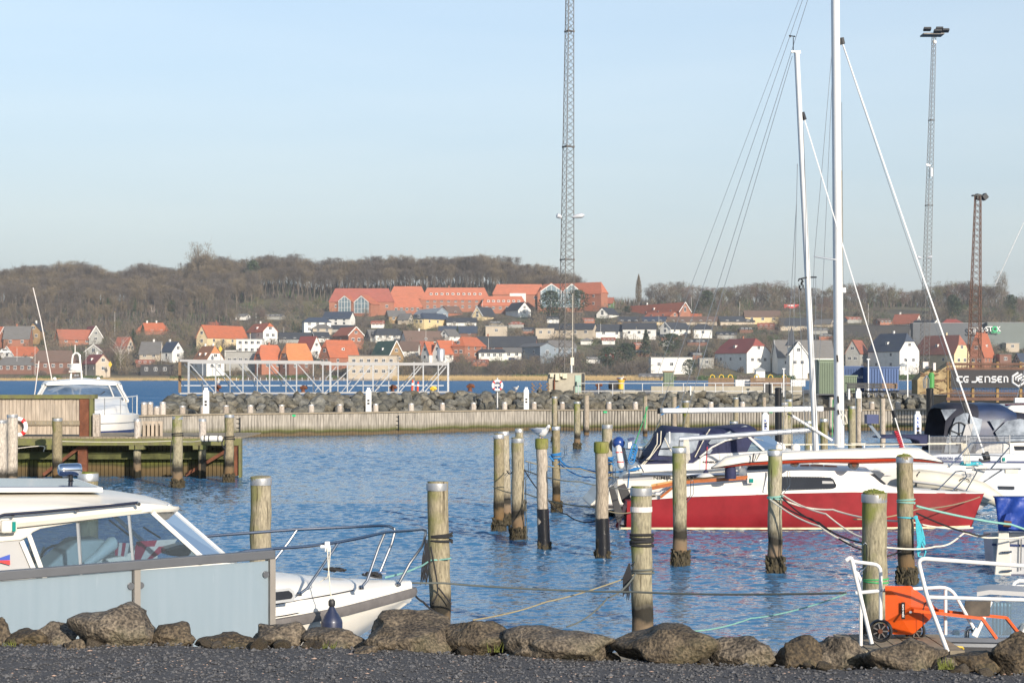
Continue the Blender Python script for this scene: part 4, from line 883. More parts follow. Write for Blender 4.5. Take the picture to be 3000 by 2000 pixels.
mk('fence_board',(.36,.30,.235),rough=.9,var=.34,scale=1.6,stretch=(7,7,.8),bump=.4,wcoord=True)
mk('mossy_beam',(.20,.175,.11),rough=.95,var=.45,scale=5,wcoord=True,col2=(.16,.17,.045),bump=.5)
mk('deck_wood',(.24,.20,.14),rough=.9,var=.25,scale=4,wcoord=True,bump=.4)
mk('beam_dark',(.07,.075,.025),rough=.95,var=.5,scale=3,wcoord=True)
mk('asphalt',(.16,.15,.14),rough=.95,var=.15,scale=1,wcoord=True,dirt=.3)
mk('riprap',(.065,.068,.066),rough=.85,var=.45,scale=1.8,bump=.9,bscale=6,col2=(.19,.185,.155),dirt=.5)
mk('riprap_warm',(.085,.076,.058),rough=.85,var=.4,scale=1.8,bump=.9,bscale=6,col2=(.22,.20,.15),dirt=.5)
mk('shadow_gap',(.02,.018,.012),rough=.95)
WALLP=[(395,84.5),(560,87.5),(700,89),(1050,92),(1250,95),(1500,98.5),(2000,99),(3250,99)]
def wp(x,z,off=0):D=interp(x,WALLP)+off;return Vector(((x-1500)*interp(x,WALLP)/F,D,z))
seg=[wp(a,0)for a,_ in WALLP]
rt=empty('quay_wall',seg[3],'long curving timber clad quay wall with mossy green foot across the harbour','quay wall')
b=MB();back=MB();R=random.Random(21)
for i in range(len(seg)-1):
 p0,p1=seg[i],seg[i+1];Ls=(p1-p0).length;d=(p1-p0).normalized();rz=math.atan2(d.y,d.x);n=int(Ls/.165)
 for k in range(n):
  t_=(k+.5)/n;c=p0+d*Ls*t_;pale=c.x<4
  b.box((c.x,c.y+R.uniform(-.012,.012),.56+R.uniform(-.015,.015)),(Ls/n-(.012 if c.x<2 else.035),.05,1.25),rz)
 c=(p0+p1)/2;back.box((c.x,c.y+.09,.45),(Ls+.05,.08,1.5),rz)
b.build('boards',M['wall_board'],rt);back.build('backing',M['shadow_gap'],rt)
b=MB()
for i in range(len(seg)-1):
 p0,p1=seg[i],seg[i+1];d=(p1-p0).normalized();c=(p0+p1)/2;b.box((c.x,c.y+.12,1.215),((p1-p0).length+.1,.42,.07),math.atan2(d.y,d.x))
b.build('cap_beam',M['deck_wood'],rt)
for x in(697,1162):
 q=wp(x,.62,-.06);b=MB()
 for sx in(-.13,.13):b.box(q+Vector((sx,0,0)),(.03,.04,.85))
 for k in range(4):b.box(q+Vector((0,0,-.35+k*.23)),(.24,.05,.03))
 b.build('ladder',M['black_plastic'],rt)
for x in(861,1773,2258):
 q=wp(x,1.10,-.06);b=MB();b.box(q,(.2,.05,.10));b.build('marker_plate',M['green_plastic'],rt)
# walkway behind the wall, slope under the rocks, breakwater top
xsq=[395,480,560,700,900,1050,1250,1500,1750,2000,2400,2800,3250]
def strip(name,o0,z0,o1,z1,m,x0=395,x1=3250):
 pts=[x for x in xsq if x0<=x<=x1];b=MB()
 A=[wp(x,z0,o0)for x in pts];B_=[wp(x,z1,o1)for x in pts]
 n=len(A);b.add(A+B_,[(i,i+1,n+i+1,n+i)for i in range(n-1)]);return tag(b.build(name,M[m],org=(0,0,0)),kind='structure')
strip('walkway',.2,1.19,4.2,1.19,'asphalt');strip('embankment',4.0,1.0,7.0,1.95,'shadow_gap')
strip('breakwater_top',6.9,1.98,12.5,2.05,'asphalt',x1=1750)
strip('quay_ground',6.9,1.98,36,2.05,'asphalt',x0=1750);strip('quay_edge',36,2.05,36.5,-.5,'concrete',x0=1750);strip('breakwater_back',12.5,2.05,13,-.5,'concrete',x1=1750)
def rock_mesh(seed,sub=2,rough=.28,cuts=7,fine=.03):
 import bmesh
 R=random.Random(seed);bm=bmesh.new();bmesh.ops.create_icosphere(bm,subdivisions=sub,radius=1)
 from mathutils import noise
 planes=[(unit((R.gauss(0,1),R.gauss(0,1),R.gauss(0,1))),R.uniform(.62,.9))for _ in range(cuts)]
 for v in bm.verts:
  p=v.co.copy()
  for n,dd in planes:
   k=p.dot(n)
   if k>dd:p-=n*(k-dd)*.92
  q=p*1.3+Vector((seed*3.1,0,0));p*=1+rough*noise.noise(q)
  p+=Vector((noise.noise(p*4+Vector((seed,0,0))),noise.noise(p*4+Vector((0,seed,5))),noise.noise(p*4+Vector((9,2,seed)))))*fine
  v.co=p
 me=bpy.data.meshes.new('boulder');bm.to_mesh(me);bm.free();return me
vary(M['riprap'],.35);vary(M['riprap_warm'],.35)
RIP=[]
for i in range(8):
 me=rock_mesh(100+i,2,.35,16,.05);me.materials.append(M['riprap' if i%3 else 'riprap_warm']);RIP.append(me)
 if True:me.polygons.foreach_set('use_smooth',[False]*len(me.polygons))
R=random.Random(31);cnt=0
def rip(x,off,z,s):
 global cnt
 q=wp(x,z,off);o=bpy.data.objects.new('riprap_boulder',RIP[R.randrange(8)]);COL.objects.link(o);o.location=q
 o.scale=(s*R.uniform(.85,1.35),s*R.uniform(.8,1.1),s*R.uniform(.6,.95));o.rotation_euler=(R.uniform(-.4,.4),R.uniform(-.4,.4),R.uniform(0,6.28))
 tag(o,'grey angular boulder in the rock bank behind the quay wall','boulder','boulders of the rock bank');cnt+=1
for row,(off,z,s,st)in enumerate(((4.4,1.22,.42,30),(5.3,1.52,.46,31),(6.2,1.82,.46,31),(7.1,1.98,.40,40))):
 x=405+row*9
 while x<2770:
  if not(2455<x<2525)and not(row==3 and x>1690):rip(x,off+R.uniform(-.25,.25),z+R.uniform(-.1,.1),s*R.uniform(.8,1.25))
  x+=st*R.uniform(.75,1.3)
print('riprap',cnt)
# small timber heads along the wall
t0=None
for x in(418,436,455,473,526,588,655,727,819,907,991,1097,1202,1294,1386,1478,1565,1648,1786,1864,2087,2180,2562,2640):
 q=wp(x,1.15,.75 if x>480 else.3);h=.52+(.22 if x in(418,436,473)else 0)
 if t0 is None:
  t0=empty('bollard_post',(0,0,0),None,'post');b=MB();b.tube([(0,0,0),(0,0,.45),(0,0,.5)],[.16,.155,.12],12);b.build('post',M['post_pale'],t0,smooth=True);b=MB();b.lathe((0,0,.44),[(.163,0),(.163,.05)],12);b.build('band',M['galv'],t0);o=t0;o.location=q;o.scale=(1,1,h/.5)
 else:o=dup(t0,q,None,(1,1,h/.5))
 o['label']='short pale timber post with metal band along the top of the quay wall';o['group']='short posts along the quay wall'
# white power pedestals
def pedestal(x,yb,yt,D,label,w=.30):
 q=P(x,yb,D);h=(yb-yt)*D/F;r_=empty('power_pedestal',q,label,'power pedestal')
 b=MB();b.box(q+Vector((0,0,h*.43)),(w,w*.8,h*.86));b.build('body',M['white_paint'],r_,bevel=.01)
 b=MB();b.loft([[q+Vector((sx*w*k,sy*w*.8*k,z))for sx,sy in((-.5,-.5),(.5,-.5),(.5,.5),(-.5,.5))]for k,z in((1,h*.86),(.55,h*.93),(.55,h))]);b.build('lamp_head',M['white_paint'],r_)
 b=MB()
 for k in range(2):b.box(q+Vector((0,-w*.41,h*(.35+.12*k))),(w*.4,.03,h*.07))
 b.build('socket',M['black_plastic'],r_)
 return q,h,r_
pedestal(604,1212,1135,88.5,'white power pedestal on the quay wall at the left end of the truss')
pedestal(1080,1206,1135,93,'white power pedestal on the quay wall in the middle of the truss')
pedestal(1542,1200,1134,99,'white power pedestal on the quay wall left of the concrete hut')
pedestal(2515,1205,1137,97,'white power pedestal on the quay wall beneath the picnic benches')
mk('blue_letters',(.03,.10,.42),rough=.5)
for x,yb,yt,D,n,lb in((2242,1270,1206,58,3,'white lettered power pedestal beside the black steel pile behind the navy canopy'),(2688,1300,1204,56,7,'tall white power pedestal with blue vertical letters near the navy sprayhood')):
 q,h,r_=pedestal(x,yb,yt,D,lb,.22)
 text('\n'.join('K'*n),q+Vector((0,-.1,h*.42)),.13,M['blue_letters'],r_,sx=1.1,ext=.004)
# things on the breakwater
DB=105.0
def tp(b,pts,r,n=6):b.tube([P(x,y,D)for x,y,D in pts],r,n)
rt=empty('steel_truss',P(930,1151,DB),'long white steel lattice truss frame lying on the breakwater','truss')
bA=MB();bB=MB();bC=MB();bD=MB()
bA.bar(P(553,1061,DB),P(968,1062,DB),.10,.17);bA.bar(P(968,1066,DB),P(1315,1066,DB),.10,.17);bA.build('top_chord',M['grey_panel'],rt)
bB.bar(P(527,1152,DB),P(968,1151,DB),.10,.10);bB.bar(P(968,1150,DB),P(1315,1148,DB),.10,.10);bB.build('bottom_chord',M['grey_panel'],rt)
bA=MB();bA.bar(P(527,1056,DB+2.4),P(940,1060,DB+2.4),.10,.14);bA.bar(P(940,1066,DB+2.4),P(1290,1066,DB+2.4),.10,.14);bA.build('rear_chord',M['grey_panel'],rt)
fx=[553,632,712,790,869,946,968,1018,1093,1167,1240,1313]
for x in fx:b=MB();b.bar(P(x,1060,DB),P(x,1151,DB),.075 if x not in(553,968,1313)else.12);b.build('upright',M['galv'],rt)
for x in(527,594,674,754,838,918,990,1064,1139,1213,1284):b=MB();b.bar(P(x,1060,DB+2.4),P(x,1150,DB+2.4),.06 if x>530 else.16);b.build('rear_upright',M['galv' if x>530 else 'timber_brown'],rt)
for x in(553,632,712,790,869):b=MB();b.bar(P(x+3,1066,DB+.1),P(x+77,1150,DB+.1),.055);b.build('diagonal',M['galv'],rt)
for x in(968,1018,1093,1167,1240):b=MB();b.bar(P(x+(3 if x>1000 else-15),1149,DB+.1),P(x+72,1068,DB+.1),.055);b.build('diagonal',M['galv'],rt)
for x in(560,640,720,800):b=MB();b.bar(P(x-20,1066,DB+2.5),P(x+50,1148,DB+2.5),.045);b.build('rear_diagonal',M['steel'],rt)
for x in(920,1000,1080,1160,1230):b=MB();b.bar(P(x,1149,DB+2.5),P(x+70,1068,DB+2.5),.045);b.build('rear_diagonal',M['galv'],rt)
b=MB();b.bar(P(527,1129,DB+2.45),P(1300,1129,DB+2.45),.045);b.build('mid_rail',M['white_paint'],rt)
def bollard(x,y,D,m,label,s=1.0):
 s*=.72
 q=P(x,y,D);r_=empty('mooring_bollard',q,label,'bollard');b=MB();b.lathe(q,[(.22*s,0),(.16*s,.08),(.13*s,.30*s),(.15*s,.36*s)],12);b.build('base',M[m],r_,smooth=True)
 b=MB();b.tube([q+Vector((-.26*s,0,.34*s)),q+Vector((0,0,.46*s)),q+Vector((.24*s,0,.42*s)),q+Vector((.34*s,0,.30*s))],[.08,.13,.12,.07],8);b.build('horn',M[m],r_,smooth=True)
bollard(888,1149,106,'rust','rusty horned bollard on the breakwater under the left half of the truss');bollard(1150,1148,106,'rust','rusty bollard on the breakwater under the right half of the truss')
bollard(1268,1150,106,'yellow_paint','yellow topped black bollard inside the right end of the truss',.9);bollard(1377,1146,106,'rust','large rusty bollard right of the truss',1.1)
bollard(1753,1140,112,'rust','rusty bollard behind the railing right of the concrete hut',1.0);bollard(637,1146,107,'rust','rusty bollard with a gull at the left end of the truss',.9)
for x,y,hh,lb in((1207,1148,.75,'orange marker post inside the truss'),(1223,1148,.65,'red and white marker post just right of the orange marker post')):
 q=P(x,y,106);r_=empty('marker_post',q,lb,'marker post');b=MB();b.tube([q,q+Vector((.05,0,hh))],[.07,.05],8);b.build('post',M['orange_red'],r_);b=MB();b.tube([q+Vector((.03,0,hh*.55)),q+Vector((.04,0,hh*.75))],.075,8);b.build('reflective_band',M['sign_white'],r_)
q=P(1820,1140,112);r_=empty('buoy',q,'yellow drum shaped buoy lying behind the railing','buoy');b=MB();b.lathe(q,[(.2,0),(.2,.5),(.24,.55),(.24,.62)],16);b.build('drum',M['yellow_paint'],r_);b=MB();b.tube([q+Vector((-.3,0,.66)),q+Vector((.3,0,.66))],.05,6);b.build('crossbar',M['rust'],r_)
q=P(1797,1140,112);r_=empty('rubber_buoy',q,'dark rubber drum beside the yellow buoy','drum');b=MB();b.lathe(q,[(.3,0),(.33,.1),(.33,.42),(.25,.5)],16);b.build('drum',M['black_rubber'],r_,smooth=True)
rk=empty('broken_slab',P(1800,1153,108),'heap of broken pale concrete slabs behind the railing','rubble')
for i in range(9):
 b=MB();q=P(1775+i*11,1150+R.uniform(-3,1),108+R.uniform(-.5,.5));b.box(q,(R.uniform(.4,1.0),.6,R.uniform(.10,.2)),R.uniform(-.4,.4),0,R.uniform(-.15,.15),R.uniform(-.1,.1));b.build('slab',M['concrete'],rk)
# lifebuoy on its pole
def ring(c,r,t_,parent,name='ring',rz=0.0,tilt=0.0,seg_=12,m1='sign_white',m2='red_plastic'):
 b=MB();n=32;R_=Matrix.Rotation(rz,3,'Z')@Matrix.Rotation(math.pi/2+tilt,3,'X');k=10;c=Vector(c)
 vs=[c+R_@Vector(((r+t_*math.cos(2*math.pi*j/k))*math.cos(2*math.pi*i/n),(r+t_*math.cos(2*math.pi*j/k))*math.sin(2*math.pi*i/n),t_*math.sin(2*math.pi*j/k)))for i in range(n)for j in range(k)]
 for i in range(n):
  b.add([],[]);b.m+=[1 if(i%8)in(3,4)else 0]*k;b.f+=[(i*k+j,((i+1)%n)*k+j,((i+1)%n)*k+(j+1)%k,i*k+(j+1)%k)for j in range(k)]
 b.v=[tuple(v)for v in vs];return b.build(name,[M[m1],M[m2]],parent,smooth=True)
q=P(1457,1200,100);r_=empty('lifebuoy_post',q,'steel post carrying a lifebuoy left of the concrete hut','post');b=MB();b.tube([q,P(1457,1106,100)],.045,8);b.build('post',M['galv'],r_)
r2_=empty('lifebuoy',P(1457,1140,99.8),'red and white lifebuoy hanging on the steel post on the breakwater','lifebuoy');ring(P(1457,1129,99.8),.27,.075,r2_);b=MB();b.box(P(1457,1128,99.9),(.35,.04,.12));b.build('rope_bag',M['cloth_white'],r2_)
# pallets
for k in range(5):
 q=P(1583+(k%2)*4-2,1150-k*5.6,106);r_=empty('pallet',q,['bottom','second from bottom','middle','second from top','topmost'][k]+' wooden pallet of the stack left of the concrete hut','pallet','pallets stacked by the concrete hut',R.uniform(-.15,.15))
 b=MB()
 for i in range(5):b.box(q+Vector((-.48+i*.24,0,.125)),(.14,.8,.022))
 b.build('deck_boards',M['timber_brown'],r_);b=MB()
 for i in(-1,0,1):b.box(q+Vector((i*.45,0,.06)),(.1,.8,.08))
 b.build('blocks',M['timber_brown'],r_)
# concrete hut, door, boxes
rt=empty('concrete_hut',P(1660,1153,DB+1),'square weathered concrete hut at the foot of the tall lattice tower','hut');p0=P(1607,1153,DB+1);p1=P(1714,1092,DB+1)
b=MB();b.box(((p0 .x+p1 .x)/2,DB+2.3,(p0 .z+p1 .z)/2-.1),(p1 .x-p0 .x,2.6,p1 .z-p0 .z+.2));b.build('wall',M['concrete'],rt,bevel=.02)
b=MB();a=P(1687,1150,DB);c=P(1704,1099,DB);b.box(((a.x+c.x)/2,DB+.97,(a.z+c.z)/2),(c.x-a.x,.08,c.z-a.z));d_=b.build('door',mat('door_green',(.28,.40,.34),rough=.6,var=.05),rt);b=MB();b.box(P(1690,1123,DB+.0)+Vector((0,.9,0)),(.06,.1,.22));b.build('handle',M['black_plastic'],d_)
b=MB();b.box(P(1709,1122,DB+.97),(.16,.06,1.2));b.build('door_gap',M['dark_paint'],rt)
for x,y,w,h in((1633,1104,.25,.42),(1617,1099,.22,.22),(1655,1101,.28,.3),(1645,1098,.18,.2)):b=MB();b.box(P(x,y,DB+.85),(w,.16,h));b.build('junction_box',mat('box_cream',(.55,.52,.38),rough=.5,var=.05)if 'box_cream' not in M else M['box_cream'],rt)
b=MB();b.tube([P(1624,1151,DB+.9),P(1624,1112,DB+.9),P(1636,1108,DB+.9)],.05,8);b.build('orange_pipe',M['rust'],rt)
# lattice towers
def lattice(name,label,base,top,w0,w1,n,m,cat='lattice tower',flanges=(),r=.045,legs=3,rz=.5,m2=None,split=None):
 base=Vector(base);top=Vector(top);rt=empty(name,base,label,cat)
 def corner(j,t):a=rz+2*math.pi*j/legs;w=(w0+(w1-w0)*t)/math.sqrt(3 if legs==3 else 2);c=base.lerp(top,t);return c+Vector((math.cos(a)*w,math.sin(a)*w,0))
 for j in range(legs):b=MB();b.tube([corner(j,0),corner(j,1)],r,6);b.build('leg',M[m],rt)
 b=MB()
 for i in range(n):
  for j in range(legs):
   k=(j+1)%legs;a,c=(j,k)
   b.bar(corner(a,i/n),corner(c,(i+1)/n),r*.75);b.bar(corner(c,i/n),corner(a,(i+1)/n),r*.75)
 b.build('bracing',M[m2 or m],rt)
 for t in flanges:
  b=MB()
  for j in range(legs):b.bar(corner(j,t),corner((j+1)%legs,t),r*2.2);b.lathe(corner(j,t)-Vector((0,0,.06)),[(r*2.4,0),(r*2.4,.12)],8)
  b.build('flange',M[m],rt)
 return rt
def lamp(rt,a,c,name='floodlight'):
 b=MB();a=Vector(a);c=Vector(c);d=unit(c-a);b.tube([a,a+(c-a)*.25,a+(c-a)*.8,c],[.05,.13,.16,.06],8);b.build(name,M['lamp_glass'],rt,smooth=True)
DT=107.5
base=P(1657,1091,DT);top=P(1671,-260,DT)
tw_=lattice('lattice_tower','very tall slender lattice tower rising from the concrete hut and out of the picture',base,top,.98,.40,66,'lattice',flanges=(.245,.49,.74),r=.026,rz=.35)
b=MB();b.tube([P(1644,640,DT),P(1640,636,DT)],.04,6);b.build('lamp_arm',M['galv'],tw_);lamp(tw_,P(1646,637,DT),P(1630,630,DT));lamp(tw_,P(1677,636,DT),P(1712,630,DT))
b=MB();b.box(P(1676.5,1058,DT-.6),(.22,.2,.48));b.build('cable_box',mat('box_cream2',(.62,.58,.45),rough=.5,var=.05),tw_);b=MB();b.tube([P(1674,1092,DT-.6),P(1674,1066,DT-.6)],.07,8);b.build('conduit',M['galv'],tw_);b=MB();b.tube([P(1677,1060,DT-.55),P(1678,860,DT-.55)],.02,6);b.build('cable',mat('cable_cream',(.55,.50,.40),rough=.6),tw_)
base=P(2706,1100,180);top=P(2736,103,180)
t2=lattice('lattice_tower','slim grey lattice floodlight tower with a wide lamp platform behind the white mast',base,top,1.05,.42,74,'lattice',flanges=(.25,.5,.75),r=.026,rz=.2)
b=MB();b.box(P(2731,103,180),(2.2,1.6,.14));b.build('platform',M['lattice'],t2)
for x0_,x1_,y_ in((2706,2727,86),(2742,2762,85),(2736,2758,92),(2755,2780,90)):b=MB();b.box(P((x0_+x1_)/2,y_,180+(x0_%3)-1),((x1_-x0_)*180/F,.5,.22),0,0,-.4);b.build('floodlight',M['dark_paint'],t2)
b=MB();b.sphere(P(2738,124,180),.22,8,6);b.build('camera_dome',M['sign_white'],t2);lamp(t2,P(2700,756,180),P(2685,752,180));lamp(t2,P(2715,756,180),P(2731,751,180))
b=MB();b.box(P(2729,505,179.3),(.18,.2,.9));b.build('antenna_panel',M['sign_white'],t2);b=MB();b.box(P(2719,484,179),(.45,.2,.2),0,0,0,.3);b.build('camera',M['sign_white'],t2)
base=P(2853,1112,135);top=P(2865,575,135)
t3=lattice('lattice_tower','rusty square lattice mast with two floodlights right of the forestay',base,top,.95,.42,30,'lattice_rust',r=.035,legs=4,rz=.3)
b=MB();b.box(P(2862,573,135),(.75,.5,.1));b.build('platform',M['dark_paint'],t3)
for x_,a_ in((2866,.2),(2884,.9)):b=MB();b.box(P(x_,577,135),(.42,.4,.42),.3,0,0,a_);b.build('floodlight',M['dark_paint'],t3)
# railing
rt=empty('railing',P(2000,1158,DB+.5),'galvanised two bar railing along the rock bank','railing');
for y in(1122.5,1146):b=MB();b.tube([P(1694,y,DB+.5),P(2350,y,DB+.5)],.028,6);b.build('rail',M['galv'],rt)
for x in(1694,1754,1795,1828,1882,1941,2002,2064,2096,2118,2175,2238,2290,2318):b=MB();b.tube([P(x,1160,DB+.5),P(x,1122,DB+.5)],.03,6);b.build('post',M['galv'],rt)
b=MB();c0=P(1908,1160,DB+2.2);c1=P(2350,1131,DB+2.2);b.box(((c0 .x+c1 .x)/2,DB+2.4,(c0 .z+c1 .z)/2),(c1 .x-c0 .x,.3,c1 .z-c0 .z));tag(b.build('concrete_wall',M['concrete']),'low plain concrete wall behind the galvanised railing','wall')
c0=P(1945,1131,DB+3);c1=P(1974,1090,DB+3);rt=empty('green_cabinet',(c0 .x,DB+3,c0 .z),'narrow green steel cabinet standing behind the concrete wall','cabinet')
b=MB();b.box(((c0 .x+c1 .x)/2,DB+3.3,(c0 .z+c1 .z)/2-.2),(c1 .x-c0 .x,.6,c1 .z-c0 .z+.4));b.build('body',M['green_sheet'],rt);b=MB();b.box(((c0 .x+c1 .x)/2,DB+3.3,c1 .z+.04),(c1 .x-c0 .x+.1,.7,.08));b.build('lid',M['timber_brown'],rt)
b=MB()
for k in range(6):b.box((c0 .x+.06+k*.1,DB+2.98,(c0 .z+c1 .z)/2),(.02,.03,c1 .z-c0 .z-.1))
b.build('ribs',mat('green_rib',(.10,.14,.09),rough=.6),rt)
q=P(2023,1162,DB);r_=empty('white_post',q,'thin white tube post in front of the concrete wall','post');b=MB();b.tube([q,P(2023,1134,DB)],.05,8);b.build('tube',M['white_paint'],r_);b=MB();b.sphere(P(2023,1133,DB),.06,8,5);b.build('cap',M['white_paint'],r_)
for x0_,x1_,lb in((2075,2150,'left low planked bin with yellow hoses behind the concrete wall'),(2198,2315,'right low planked bin with yellow hoses behind the concrete wall')):
 r_=empty('plank_bin',P(x0_,1131,DB+5),lb,'bin');b=MB();c0=P(x0_,1131,DB+5);c1=P(x1_,1107,DB+5)
 for k in range(4):b.box(((c0 .x+c1 .x)/2,DB+5,c0 .z+.08+k*.135),(c1 .x-c0 .x,.06,.12))
 b.build('boards',M['timber_brown'],r_);
 for k in range(3):
  xx=x0_+(x1_-x0_)*(.15+.35*k);b=MB();b.tube([P(xx+d_,1108-h_,DB+5.2)for d_,h_ in((-6,0),(-5,7),(0,11),(6,8),(8,0))],.035,6);b.build('hose',M['yellow_paint'],r_)
for x,lb in((2173,'white caged liquid tank between the two planked bins'),(2335,'white caged liquid tank right of the planked bins')):
 r_=empty('liquid_tank',P(x,1131,DB+6),lb,'tank');q=P(x,1131,DB+6);b=MB();b.box(q+Vector((0,0,.22)),(.95,.9,.42));b.build('tank',M['sign_white'],r_,bevel=.04);b=MB()
 for k in range(5):b.box(q+Vector((-.45+k*.225,-.47,.22)),(.025,.025,.46))
 for k in range(3):b.box(q+Vector((0,-.47,.02+k*.2)),(.95,.025,.025))
 b.build('cage',M['galv'],r_)
r_=empty('notice_board',P(2251,1160,DB+.3),'dark notice board in a pale frame on the railing left of the black pile','notice board');b=MB();c0=P(2240,1160,DB+.3);c1=P(2262,1124,DB+.3);b.box(((c0 .x+c1 .x)/2,DB+.3,(c0 .z+c1 .z)/2),(c1 .x-c0 .x,.05,c1 .z-c0 .z));b.build('board',M['dark_paint'],r_);b=MB()
for sx in(c0 .x,c1 .x):b.box((sx,DB+.3,(c0 .z+c1 .z)/2),(.05,.08,c1 .z-c0 .z+.1))
b.box(((c0 .x+c1 .x)/2,DB+.3,c1 .z+.03),(c1 .x-c0 .x,.08,.05));b.build('frame',M['galv'],r_)
# sheds and containers
def ribbed(name,label,x0,x1,yb,yt,D,m,depth=2.4,n=10,cat='shed',rz=0.0,roofm=None):
 c0=P(x0,yb,D);c1=P(x1,yt,D);w=c1 .x-c0 .x;h=c1 .z-c0 .z;rt=empty(name,(c0 .x+w/2,D,c0 .z),label,cat);cx=c0 .x+w/2
 b=MB();b.box((cx,D+depth/2,c0 .z+h/2),(w,depth,h));b.build('body',M[m],rt)
 b=MB()
 for k in range(n):b.box((c0 .x+(k+.5)*w/n,D-.02,c0 .z+h/2),(w/n*.45,.07,h*.9))
 b.build('corrugation',M[m],rt)
 b=MB();b.box((cx,D+depth/2,c0 .z+h+.03),(w+.12,depth+.15,.09));b.build('roof',M[roofm or m],rt);return rt,c0,c1
ribbed('steel_shed','tall green corrugated steel shed left of the white mast',2399,2444,1161,1056,112,'green_sheet',n=9)
ribbed('steel_shed','low green corrugated steel cabinet right of the white mast',2470,2510,1150,1102,114,'green_sheet',n=8)
rt,c0,c1=ribbed('shipping_container','blue shipping container with small white number behind the green cabinet',2462,2527,1160,1075,122,'blue_container',n=14,cat='container');text('459 861862',(c0 .x+1.25,121.85,c0 .z+1.35),.24,M['sign_white'],rt)
rt,c0,c1=ribbed('shipping_container','blue ribbed shipping container behind the forestay and benches',2544,2633,1145,1077,120,'blue_container',n=11,cat='container')
# gazebo
r_=empty('gazebo',P(2645,1092,850),'small white garden pavilion right of the ribbed blue container','gazebo');q=P(2645,1092,850)
b=MB();b.lathe(q+Vector((0,0,3.2)),[(3.0,0),(1.2,1.3),(.1,1.8)],8);b.build('roof',M['roof_lgrey'],r_);b=MB();b.lathe(q,[(2.5,-1),(2.5,1.2)],8);b.build('base',M['white_paint'],r_)
for k in range(8):b=MB();b.tube([q+Vector((2.4*math.cos(k*.785),2.4*math.sin(k*.785),1)),q+Vector((2.4*math.cos(k*.785),2.4*math.sin(k*.785),3.3))],.14,5);b.build('post',M['white_paint'],r_)
r_=empty('gazebo',P(2226,1112,300),'small white framed kiosk behind the planked bins','kiosk');q=P(2226,1112,150)
b=MB();b.box(q+Vector((0,0,.35)),(.8,.8,.9));b.build('wall',M['wall_white'],r_);b=MB();b.loft([[q+Vector((sx*w,sy*w,z))for sx,sy in((-.5,-.5),(.5,-.5),(.5,.5),(-.5,.5))]for w,z in((1.0,.8),(.1,1.1))]);b.build('roof',M['roof_lgrey'],r_)
# benches on the quay
def picnic(x0,x1,yb,yt,D,m,label):
 c0=P(x0,yb,D);c1=P(x1,yt,D);w=c1 .x-c0 .x;h=c1 .z-c0 .z;rt=empty('picnic_bench',(c0 .x+w/2,D,c0 .z),label,'bench')
 b=MB()
 for k in range(3):b.box((c0 .x+w/2,D+.2+k*.22,c1 .z-.03),(w,.18,.05))
 for k in range(2):b.box((c0 .x+w/2,D+.02,c1 .z-.12-k*.14),(w,.05,.11))
 b.build('table_top',M[m],rt);b=MB()
 for k in range(2):b.box((c0 .x+w/2,D-.25,c0 .z+h*.42+k*.0),(w,.3,.05))
 b.build('seat',M[m],rt)
 for sx in(.08,.5,.92):b=MB();b.bar((c0 .x+w*sx,D-.4,c0 .z),(c0 .x+w*sx,D+.3,c1 .z-.05),.05);b.bar((c0 .x+w*sx,D+.9,c0 .z),(c0 .x+w*sx,D+.4,c1 .z-.05),.05);b.build('leg',M['galv'],rt)
picnic(2483,2545,1163,1121,103.5,'dark_paint','dark picnic bench directly right of the white mast');picnic(2540,2584,1162,1122,104.2,'dark_paint','dark picnic bench behind the forestay');picnic(2580,2630,1162,1122,105,'timber_brown','brown timber picnic bench in front of the ribbed blue container')
q=P(2487,1170,100);r_=empty('white_post',q,'short white tube post beside the dark picnic benches','post');b=MB();b.tube([q,P(2487,1139,100)],.07,8);b.build('tube',M['white_paint'],r_)
for x,yt in((2544,1052),(2659,1050),(2296,1080)):
 q=P(x,1162,104);r_=empty('fence_post',q,'slim tall galvanised post on the quay, '+{2544:'left of the ribbed blue container',2659:'right of the ribbed blue container',2296:'left of the raked mast'}[x],'post');b=MB();b.tube([q,P(x,yt,104)],.05,6);b.build('tube',M['galv'],r_);b=MB();b.box(P(x,yt,104),(.2,.1,.05));b.build('cap',M['galv'],r_)
# wattle heap and scaffold with the banner
mk('wattle',(.30,.22,.12),rough=.95,var=.35,scale=2.2,bump=.8,bscale=9,col2=(.40,.31,.17),wcoord=True)
b=MB();DW=110
xs_=np.linspace(2688,2790,15);
tops=[1112,1104,1098,1090,1086,1088,1078,1090,1092,1086,1080,1076,1070,1066,1060]
pf=[P(x,1166,DW)for x in xs_]+[P(x,y,DW)for x,y in reversed(list(zip(xs_,tops)))]
b.prism(pf,(0,1.6,0));r_=empty('wattle_fence',pf[0],'rough brown brushwood wall left of the construction banner','brushwood');b.build('brushwood',M['wattle'],r_)
b=MB()
for k in range(60):x=R.uniform(2690,2785);y=R.uniform(1085,1160);b.tube([P(x,y,DW-.05),P(x+R.uniform(6,22),y+R.uniform(-6,6),DW-.05)],.03,4)
b.build('twigs',M['timber_brown'],r_)
b=MB();b.box(P(2711,1069,DW+.5),(.35,.2,.42));b.box(P(2737,1074,DW-.2),(.16,.2,.5));b.build('meter_box',M['cloth_white'],r_)
DS=95.0
rt=empty('scaffold',P(2890,1172,DS),'rusty scaffold frame carrying the dark construction banner','scaffold')
for y,r0 in((1066,.05),(1080,.05),(1152,.03),(1168,.07)):b=MB();b.bar(P(2772,y,DS),P(3100,y,DS),r0*2,r0*2.4);b.build('ledger',M['lattice_rust'],rt)
for x in(2778,2850,2922,2990,3060):b=MB();b.bar(P(x,1178,DS+.05),P(x,1060,DS+.05),.14);b.build('standard',mat('ochre_steel',(.24,.15,.05),rough=.7,var=.3)if x==2778 else bpy.data.materials['ochre_steel'],rt)
